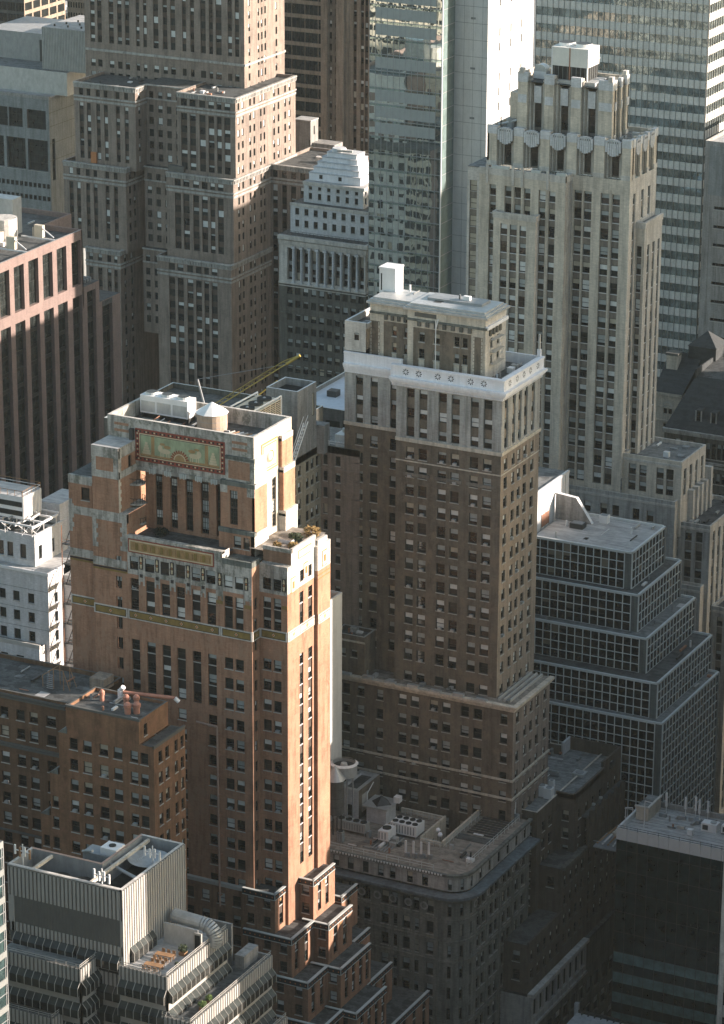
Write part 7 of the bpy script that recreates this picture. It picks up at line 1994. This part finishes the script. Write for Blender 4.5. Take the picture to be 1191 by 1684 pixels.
# ------------------------------------------------------------------ group behind the orange tower
def rear_group():
    b = Bld('beige_wing', 'beige wing in a re-entrant corner behind the orange tower', 'building', (-252, 465, 0), split=False)
    W = 'beige_brick'
    x, y = -247.5, 472.0
    rows = [(z - 1.75, z) for z in [114.95 - 2.95 * k for k in range(36)] if z > 6]
    ec = [(453.5, 454.6), (456, 457.1), (458.6, 459.7), (461.9, 463.0), (463.7, 464.8), (466.6, 467.7), (468.4, 469.5), (470.2, 471.2)]
    fac(b, FE(x), 450, y, 0, 116.6, ec, rows, W, style='one', sill='trim', dep=.25)
    fac(b, FS(y), x, -240.0, 0, 116.6, [(-247.0, -246.2), (-244.7, -243.7)], rows, 'brick_taupe', style='one', sill='trim', dep=.25)
    for z in (112.4, 103.5, 97.5): b('belt_course').fbox(FE(x), 450, y, 0, .12, z, z + .3, W, 'K'); b('belt_course').fbox(FS(y), x, -240, 0, .12, z, z + .3, 'brick_taupe', 'K')
    b('wall').box(-262, x - .01, 450, y, 0, 115.4, W, skip='E', top='roof_brown'); b('wall').box(-262, -240, y + .3, 485, 0, 115.4, W, skip='S', top='tar_grey')
    b('parapet').box(x - .4, x, 450, y, 115.4, 116.6, W); b('parapet').box(x, -240, y, y + .4, 115.4, 116.6, W)
    rl = b('roof_rail')
    for h in (.4, .8): rl.tube((x - .2, 457, 116.6 + h), (x - .2, y, 116.6 + h), .06, 'white_metal', 4); rl.tube((x - .2, y + .2, 116.6 + h), (-241, y + .2, 116.6 + h), .06, 'white_metal', 4)
    for i in range(9): rl.tube((x - .2, 457 + i * 1.85, 116.6), (x - .2, 457 + i * 1.85, 117.4), .06, 'white_metal', 4)
    for i in range(5): rl.tube((x + i * 1.5, y + .2, 116.6), (x + i * 1.5, y + .2, 117.4), .06, 'white_metal', 4)
    b('penthouse').box(-260, -248.0, 448, 461, 100, 124.0, 'concrete', top='tar')
    for q in ((-260, -248.0, 448, 448.35), (-248.35, -248.0, 448.35, 461), (-260, -248.35, 460.65, 461)): b('penthouse').box(*q, 124.0, 124.7, 'concrete')
    b.finish()
    g = Bld('grey_penthouse', 'plain grey box with an open black roof well behind the cooling unit', 'penthouse', (-250, 467, 115.4))
    x0, x1, ya, yb = -253.6, -247.6, 463.8, 470.6
    fac(g, FE(x1), ya, yb, 115.4, 128.2, [(469.0, 469.8)], [(122.5, 126.5)], 'concrete', style='one', sill=None, dep=.1, var=6)
    fac(g, FS(ya), x0, x1, 115.4, 128.2, [(-249.2, -248.2)], [(118.6, 121.6)], 'concrete', style='one', sill=None, dep=.1, var=6)
    shell(g, x0, x1, ya, yb, 115.4, 128.2, 'concrete', 'blackened', par=1.2, pt=.3, cap='trim_white')
    g('annex').box(x1 - 1.5, x1 + 1.4, yb, yb + 2.2, 115.4, 120.5, 'concrete')
    g.finish()
    s = Bld('roof_steps', 'sunlit white steel stair leaning against the grey box', 'stair', (-247, 461, 115))
    for off in (0, 1.0):
        s('stringer').tube((-247.1 + off * .3, 459.6 + off, 116), (-247.1 + off * .3, 465 + off, 122.5), .12, 'white_metal', 4); s('handrail').tube((-247.1 + off * .3, 459.6 + off, 117.1), (-247.1 + off * .3, 465 + off, 123.6), .06, 'white_metal', 4)
    for k in range(12): s('tread').box(-247.2, -246.7, 459.6 + .45 * k, 460.6 + .45 * k, 116 + .54 * k, 116.06 + .54 * k, 'white_metal')
    s.finish()
    c = Bld('cooling_unit', 'cream rooftop cooling unit with three black fans and louvred sides', 'air conditioner', (-251, 452, 124))
    cx0, cx1, cy0, cy1, cz = -252.4, -247.9, 449.3, 458.6, 128.4
    c('casing').box(cx0, cx1, cy0, cy1, 124.4, cz, 'cream_paint'); 
    for k in range(5):
        for j in range(11): c('louvre').fbox(FE(cx1), cy0 + .3 + k * 1.8, cy0 + 1.8 + k * 1.8, .0, .08, 124.7 + j * .32, 124.86 + j * .32, 'cream_paint', 'K')
        c('louvre').fbox(FE(cx1), cy0 + .3 + k * 1.8, cy0 + 1.8 + k * 1.8, 0, .01, 124.6, 128.2, 'blackened', 'K')
    for k in range(3): c('fan#%d' % k).cone((cx0 + cx1) / 2, cy0 + 1.7 + k * 2.95, 1.25, 1.25, cz, cz + .3, 'dark_metal', 20, capmat='blackened'); c('fan_hub#%d' % k).cone((cx0 + cx1) / 2, cy0 + 1.7 + k * 2.95, .3, .2, cz + .3, cz + .45, 'grey_metal', 8)
    for xx in (cx0, cx1):
        for yy in (cy0, cy1): c('pipe').tube((xx, yy, 124), (xx, yy, cz + .5), .14, 'white_metal', 8)
        c('pipe').tube((xx, cy0, cz + .5), (xx, cy1, cz + .5), .14, 'white_metal', 8)
    c.finish()
    t = Bld('roof_chiller', 'white pipe-covered chiller on the far end of the beige wing', 'air conditioner', (-244, 477, 115.4))
    t('casing').box(-246.6, -241.5, 475.5, 480, 115.4, 117.6, 'white_metal')
    for k in range(9): t('pipe').tube((-246.4 + k * .55, 475.2, 116.2), (-246.2 + k * .55, 479.5, 118.1 + .2 * (k % 2)), .13, 'white_metal', 6)
    for k in range(3): t('fan').cone(-245.6 + k * 1.6, 477.6, .6, .6, 117.6, 118.2, 'galvanised', 12)
    t.finish()
    w = Bld('slim_white_tower', 'narrow blank white building lit beside the orange tower', 'building', (-240, 455, 0))
    w('wall').box(-244, -236.0, 451.6, 457.8, 0, 96.0, 'slab_white', skip='T')
    w('roof').box(-243.7, -236.3, 451.9, 457.5, 94.8, 95.1, 'rust'); w('parapet').box(-236.3, -235.98, 451.6, 457.8, 96.0, 96.4, 'slab_white'); w('parapet').box(-244, -236.3, 457.5, 457.8, 96.0, 96.4, 'slab_white'); w('parapet').box(-244, -236.3, 451.6, 451.9, 96.0, 96.4, 'slab_white')
    w.finish()
    k = Bld('pale_roof_block', 'low dark building with a blue-white roof behind the brown tower', 'building', (-275, 550, 0), split=False)
    fac(k, FS(538), -289, -255, 0, 100, even(-289, -255, 9, 3.2), [(z - 2.0, z) for z in [97.6 - 3.6 * i for i in range(25)]], 'concrete_dark', style='one', sill='trim', var=0, dep=.2)
    fac(k, FE(-255), 538, 562, 0, 100, [], [], 'concrete_dark')
    shell(k, -289, -255, 538, 562, 0, 100, 'concrete_grey', 'roof_white', par=.8, cap='trim_pale', skip='SE')
    k('skylight').box(-285.5, -283.5, 547, 549, 99.2, 100.4, 'dark_metal')
    k.finish()
    r = Bld('crane_base_block', 'black-roofed building with a pale parapet below the yellow crane', 'building', (-280, 498, 0), split=False)
    fac(r, FS(487), -300, -268, 0, 109.5, even(-300, -268, 9, 1.8), [(z - 2.0, z) for z in [106.6 - 3.6 * i for i in range(28)]], 'stone_dark', style='one', sill='trim_dark', dep=.2)
    fac(r, FE(-268), 487, 512, 0, 109.5, even(487, 512, 7, 1.6), [(z - 2.0, z) for z in [106.6 - 3.6 * i for i in range(28)]], 'stone_dark', style='one', sill='trim_dark', dep=.2)
    shell(r, -300, -268, 487, 512, 0, 109.5, 'stone_dark', 'tar', par=1.0, cap='trim_pale', skip='SE')
    r.finish()
    y = Bld('tower_crane', 'yellow lattice crane jib rising over the black roof', 'crane', (-281, 499, 108.5))
    a, e = Vector((-284.5, 497, 109.6)), Vector((-266.4, 500, 122.5))
    d = (e - a); L = d.length; u = d.normalized(); n1 = u.cross(Vector((0, 0, 1))).normalized(); n2 = n1.cross(u)
    j = y('jib')
    def pt(t, k): 
        s_ = .55 * min(1, (1 - t) * 6 + .12)
        return a + d * t + (n1 * s_ * (k == 0) - n1 * s_ * (k == 1) + n2 * s_ * 1.3 * (k == 2))
    N_ = 18
    for i in range(N_):
        t0, t1 = i / N_, (i + 1) / N_
        for k in range(3):
            j.tube(pt(t0, k), pt(t1, k), .07, 'yellow_paint', 4); j.tube(pt(t0, k), pt(t1, (k + 1) % 3), .04, 'yellow_paint', 4)
    y('jib_head').tube(a + d * .86, e, .3, 'yellow_paint', 6)
    y('mast').tube(a + Vector((1, 0, -2)), a + Vector((-1.5, 0, 6.5)), .2, 'grey_metal', 6); y('pendant').tube(a + Vector((-1.5, 0, 6.5)), a + d * .85, .05, 'grey_metal', 4)
    y('machine_deck').box(-287, -283, 495.5, 498.5, 108.5, 110.6, 'grey_metal'); y('second_jib').tube(a + Vector((6, 1, 1)), a + d * .72 + Vector((0, 1.5, -2.0)), .12, 'yellow_paint', 4)
    y('cab').box(-283, -281.4, 495, 496.4, 110, 111.8, 'galvanised')
    y.finish()
rear_group()

# ------------------------------------------------------------------ things on the orange tower
def tower_roof():
    S = dict(size=.96, lift=11.6)
    c = Bld('roof_chiller', 'white rooftop chiller of three linked fan cells inside the tower parapet', 'air conditioner', (-262, 445, 126.7), **S)
    x0, x1, y0, y1, z0, z1 = -266.2, -257.2, 443.6, 446.4, 127.6, 130.6
    c('casing').box(x0, x1, y0, y1, z0, z1, 'white_metal')
    for k in range(3):
        u = x0 + (k + .5) * (x1 - x0) / 3
        c('fan#%d' % k).cone(u, (y0 + y1) / 2, 1.15, 1.0, z1, z1 + .4, 'galvanised', 16, capmat='dark_metal')
        c('panel').fbox(FS(y0), u - 1.3, u + 1.3, 0, .05, z0 + .3, z1 - .9, 'galvanised', 'K')
    for k in range(4): c('leg#%d' % k).box(x0 + .2 + k * 2.8, x0 + .5 + k * 2.8, y0 + .2, y1 - .2, 126.7, z0, 'dark_metal')
    c.finish()
    t = Bld('water_tank', 'timber water tank with a pale cone roof inside the tower parapet', 'water tank', (-253.3, 444.6, 126.7), **S)
    tx, ty = -252.6, 443.6
    t('tank').cone(tx, ty, 2.5, 2.5, 126.7, 129.6, 'wood_tank', 24); t('roof').cone(tx, ty, 2.75, .03, 129.6, 131.3, 'white_metal', 12)
    for z in (127.5, 128.4, 129.2): t('hoop').cone(tx, ty, 2.53, 2.53, z, z + .06, 'grey_metal', 24, cap=False)
    t.finish()
    p = Bld('roof_pipes', 'tangle of pipes and timber lying beside the water tank', 'pipework', (-247, 440, 126.7), **S)
    for k in range(6): p('pipe').tube((-249.5 + k * .9, 439.4, 126.9 + .1 * k), (-247.8 + k * .8, 442.6, 127.3), .14, ('limestone', 'timber', 'white_metal')[k % 3], 6)
    for k in range(4): p('pipe').tube((-262.5 + k, 437.5, 126.9), (-261 + k, 441, 128.4 - .3 * k), .1, ('rust', 'grey_metal')[k % 2], 6)
    p('curb').box(-264.5, -257, 437.2, 441.6, 126.7, 127.5, 'copper_green')
    p.finish()
    for i, (u, v, r_, m_, lab) in enumerate(((-234.2, 443.6, 1.5, 'leaf_dry', 'dry golden shrubs along the planted shoulder terrace'), (-235.6, 440.4, 1.2, 'leaf_dark', 'dark green bush in the middle of the shoulder terrace'), (-234.0, 436.8, 1.0, 'leaf_dry', 'straw-coloured grass at the front of the shoulder terrace'), (-236.8, 436.4, .7, 'leaf_dry', 'small dry tuft by the wall of the shoulder terrace'), (-257.4, 434.8, 1.2, 'leaf_black', 'dark shrub in the shaded corner of the tall terrace'))):
        z = 111.2 if i < 4 else 110.3
        s = Bld('terrace_shrub', lab, 'shrub', (u, v, z), group='shrubs on the orange tower', **S)
        leaves(s('foliage'), (u, v, z + r_ * .5), r_, 500, m_, .55, .22)
        for k in range(5): s('stem').tube((u + .3 * (k - 2), v, z), (u + .45 * (k - 2), v + .2, z + r_ * .6), .03, 'timber', 4)
        s.finish()
    for i, (u, v, w_, d_) in enumerate(((-237.6, 438.4, 2.4, 1.4), (-236.9, 441.6, 1.6, .7))):
        s = Bld('planter_box', ('pale low planter box on the shoulder terrace', 'brown bench planter behind the dark bush')[i], 'planter', (u, v, 111.2), **S)
        s('box').box(u, u + w_, v, v + d_, 111.2, 111.75, ('stone_white', 'timber')[i]); s('soil').box(u + .1, u + w_ - .1, v + .1, v + d_ - .1, 111.75, 111.8, 'roof_brown')
        s.finish()
    # pier building roof: tank, duct, posts
    k = Bld('cooling_tank', 'pale drum tank with a thick sunlit duct on the dark roof at left', 'water tank', (-384, 583, 110.4))
    k('drum').cone(-384.2, 584.0, 3.0, 3.0, 110.4, 115.6, 'limestone', 20); k('duct').box(-386, -382.6, 572.5, 583, 111.2, 113.2, 'cream_paint'); k('louvre').box(-390, -384.6, 588.4, 592, 110.4, 118.5, 'galvanised'); k('leg').tube((-383, 577, 110.4), (-383, 577, 111.4), .25, 'dark_metal', 6)
    k.finish()
    for i, (u, v) in enumerate(((-376.6, 586.4), (-376.4, 575.0))):
        k = Bld('washing_rig', ('window-washing rig on rails, the far one beside the parapet', 'window-washing rig on rails, the near one cut by the picture edge')[i], 'window rig', (u, v, 110.4), group='window rigs on the dark roof')
        k('rail').box(u - 4.5, u + 4.2, v - .3, v - .05, 111.2, 111.5, 'trim_white'); k('body').box(u - 1.2, u + .9, v - .2, v + .8, 111.5, 114.2, 'cream_paint'); k('arm').tube((u + .5, v, 113.8), (u + 3.8, v - .2, 111.9), .14, 'trim_white', 6); k('hoop').tube((u - 1.6, v, 111.5), (u - 1.6, v, 113.6), .1, 'cream_paint', 6)
        k.finish()
    # crown roof cooling tower
    k = Bld('cooling_tower', 'white boxy cooling tower with two fans on top of the fluted crown', 'cooling tower', (-239, 559, 164.2), split=False)
    x0, x1, y0, y1 = -243.4, -236.0, 557.0, 562.4
    k('casing').box(x0, x1, y0, y1, 167.4, 170.9, 'cream_white'); k('intake').box(x0 + .15, x1 - .15, y0 + .15, y1 - .15, 164.9, 167.4, 'blackened')
    for u in (x0, (x0 + x1) / 2 - .1, x1 - .25): k('frame').box(u, u + .25, y0 - .03, y0 + .15, 164.9, 170.9, 'trim_white' if u != (x0 + x1) / 2 - .1 else 'rust')
    for u in range(8): k('frame').box(x0 + .5 + u * .9, x0 + .58 + u * .9, y0 + .05, y0 + .14, 164.9, 167.4, 'frame_grey')
    for u in range(5): k('frame').box(x1 - .14, x1 - .05, y0 + .4 + u, y0 + .5 + u, 164.9, 167.4, 'frame_grey')
    for q in (.27, .73): k('fan#%g' % q).cone(x0 + (x1 - x0) * q, (y0 + y1) / 2, 1.6, 1.5, 170.9, 171.5, 'white_metal', 20, capmat='dark_metal')
    k('base').box(x0 - .6, x1 + 1.8, y0 - .6, y1 + .4, 164.2, 164.9, 'galvanised'); k('ladder').tube((x1 + .2, y0 + 2, 168.5), (x1 + .2, y1, 168.5), .06, 'white_metal', 4)
    k.finish()
    k = Bld('roof_fan', 'white curved exhaust fan housing beside the cooling tower', 'fan', (-246, 560, 164.2))
    for i in range(8):
        a, e = R(180 - i * 22.5), R(180 - (i + 1) * 22.5)
        k('housing').poly([(-246.4 + 1.3 * math.cos(a), 558.6, 165.6 + 1.3 * math.sin(a)), (-246.4 + 1.3 * math.cos(e), 558.6, 165.6 + 1.3 * math.sin(e)), (-246.4 + 1.3 * math.cos(e), 560.4, 165.6 + 1.3 * math.sin(e)), (-246.4 + 1.3 * math.cos(a), 560.4, 165.6 + 1.3 * math.sin(a))], 'white_metal')
        k('housing').poly([(-246.4, 558.6, 165.6), (-246.4 + 1.3 * math.cos(e), 558.6, 165.6 + 1.3 * math.sin(e)), (-246.4 + 1.3 * math.cos(a), 558.6, 165.6 + 1.3 * math.sin(a))], 'galvanised')
    k('base').box(-247.7, -245.1, 558.6, 560.4, 164.2, 165.6, 'white_metal')
    k.finish()
    k = Bld('exhaust_stack', 'grey pipe cluster on the ledge left of the fluted crown', 'pipework', (-251, 556, 154.6))
    k('drum').cone(-251.2, 556.6, .9, .9, 154.6, 156.6, 'grey_metal', 12); k('pipe').tube((-253.4, 555.6, 155.3), (-249.8, 556.2, 156.4), .25, 'galvanised', 8); k('pipe').tube((-252.6, 555, 154.8), (-252.6, 555, 157), .12, 'dark_metal', 6)
    k.finish()
tower_roof()

# ------------------------------------------------------------------ ground
def ground():
    def sheet(nm, x0, x1, y0, y1, z, mt):
        m = MB(); m.poly([(x0, y0, z), (x1, y0, z), (x1, y1, z), (x0, y1, z)], mt)
        tag(obj(nm, m.mesh(nm)), None, None, kind='structure')
    sheet('ground', -3500, 3500, -800, 4500, 0, 'pavement')
    sheet('avenue_road', -196, -176, -800, 4500, .004, 'asphalt') if False else sheet('road', -197.5, -194.2, -800, 4500, .004, 'asphalt')
    for i, yy in enumerate((366, 486 - 16)): pass
    m = MB()
    for k in range(60): m.box(-196.1, -195.9, 380 + k * 6, 383 + k * 6, .008, .012, 'trim_white')
    tag(obj('road_marking', m.mesh('road_marking')), None, None, kind='structure')
    m = MB(); m.box(-199.6, -197.5, -800, 4500, 0, .14, 'pavement')
    tag(obj('pavement', m.mesh('pavement')), None, None, kind='structure')
ground()

# ------------------------------------------------------------------ unseen buildings added to cast shade, block sky light or fill the mirrored glass
def unseen_block(lab, x0, x1, y0, y1, z1, wm, group=None):
    b = Bld('unseen_tower', lab, 'office building', ((x0 + x1) / 2, (y0 + y1) / 2, 0), split=False, group=group)
    w = b('wall')
    n = int(z1 / 3.8)
    for fr, u0, u1 in ((FS(y0), x0, x1), ((0, y1, -1, 0, 0, 1), -x1, -x0), (FE(x1), y0, y1), ((x0, 0, 0, -1, -1, 0), -y1, -y0)):
        w.poly([FP(fr, u0, 0, 0), FP(fr, u1, 0, 0), FP(fr, u1, 0, z1), FP(fr, u0, 0, z1)], wm)
        for k in range(1, n): b('window_band').fbox(fr, u0 + .5, u1 - .5, 0, .05, k * 3.8, k * 3.8 + 1.9, 'window_glass', 'K')
        for k in range(int((u1 - u0) / 3) + 1): b('pier').fbox(fr, min(u0 + k * 3, u1 - .6), min(u0 + k * 3 + .6, u1), .05, .25, 0, z1, wm, 'K')
    b('roof').box(x0, x1, y0, y1, z1, z1 + .4, 'tar')
    b.finish()
unseen_block('unseen limestone slab added to shade the brown tower', -150, -138, 500, 548, 168, 'limestone')
unseen_block('unseen tall pale block added to shade the fluted crown tower', -138, -92, 592, 640, 196, 'limestone_warm')
unseen_block('unseen brick block added to shade the rounded corner and the orange tower base', -150, -118, 453, 475.5, 77.5, 'brick_tan')
unseen_block('unseen taller brick block added to shade the rounded corner roof', -150, -118, 476, 499, 99, 'brick_taupe')
unseen_block('unseen stone slab added to shade the ribbed and rust brick buildings', -140, -130, 386, 452, 133, 'limestone_grey')  # slab kept thin and placed for where its shadow edges fall
unseen_block('unseen brick block added behind the orange tower to darken the street canyon', -338, -300, 560, 640, 58, 'brick_taupe')  # this and the next block are added out of sight to darken the canyon
unseen_block('unseen low brick block added to darken the foot of the huge setback tower', -385, -345, 640, 700, 38, 'brick_taupe')
unseen_block('unseen grey block added to shade the lower part of the setback tower', -262, -225, 802, 860, 130, 'concrete')
unseen_block('unseen beige block added for the glass tower to mirror', -540, -440, 390, 440, 104, 'limestone_warm')
unseen_block('unseen dark block added for the glass tower to mirror', -438, -400, 404, 446, 76, 'concrete_dark')
_rn = random.Random(3)  # surrounding blocks added unseen, heights set to hold back low sky light
for _i, (_x0, _y0, _h) in enumerate([(-420, 245, 108), (-370, 245, 100), (-320, 240, 112), (-270, 240, 104), (-200, 235, 98), (-150, 236, 104), (-145, 292, 92), (-95, 300, 84), (-420, 150, 158), (-360, 150, 150), (-300, 150, 162), (-240, 150, 155), (-180, 150, 160), (-120, 150, 150), (-330, 40, 200), (-270, 40, 205), (-210, 40, 212), (-150, 40, 205), (-90, 40, 210), (-60, 240, 80), (-60, 330, 120), (-60, 410, 90), (-60, 500, 98), (-50, 600, 150), (-60, 690, 160), (-130, 700, 150), (-130, 790, 170), (-190, 880, 150), (-380, 330, 80), (-440, 340, 96), (-380, 410, 84), (-560, 300, 118)]):
    unseen_block('unseen city block added to cut low sky light', _x0, _x0 + 44, _y0, _y0 + 50, _h + _rn.uniform(-5, 5), ('limestone_grey', 'brick_taupe', 'brick_tan', 'concrete')[_i % 4], 'unseen city blocks added to cut low sky light')

# ------------------------------------------------------------------ the evening air
def haze():
    m = MB(); m.box(-3600, 3600, -900, 4600, -1.0, 296, 'asphalt')
    me = m.mesh('haze')
    me.materials.clear()
    mt = bpy.data.materials.new('haze'); mt.use_nodes = True; nt_ = mt.node_tree
    nt_.nodes.remove(nt_.nodes['Principled BSDF'])
    v = nt_.nodes.new('ShaderNodeVolumePrincipled')
    v.inputs['Color'].default_value = (.80, .88, .84, 1); v.inputs['Density'].default_value = HAZE; v.inputs['Anisotropy'].default_value = .2
    nt_.links.new(v.outputs['Volume'], nt_.nodes['Material Output'].inputs['Volume'])
    me.materials.append(mt)
    tag(obj('haze', me), None, None, kind='stuff')
HAZE = .00003
haze()
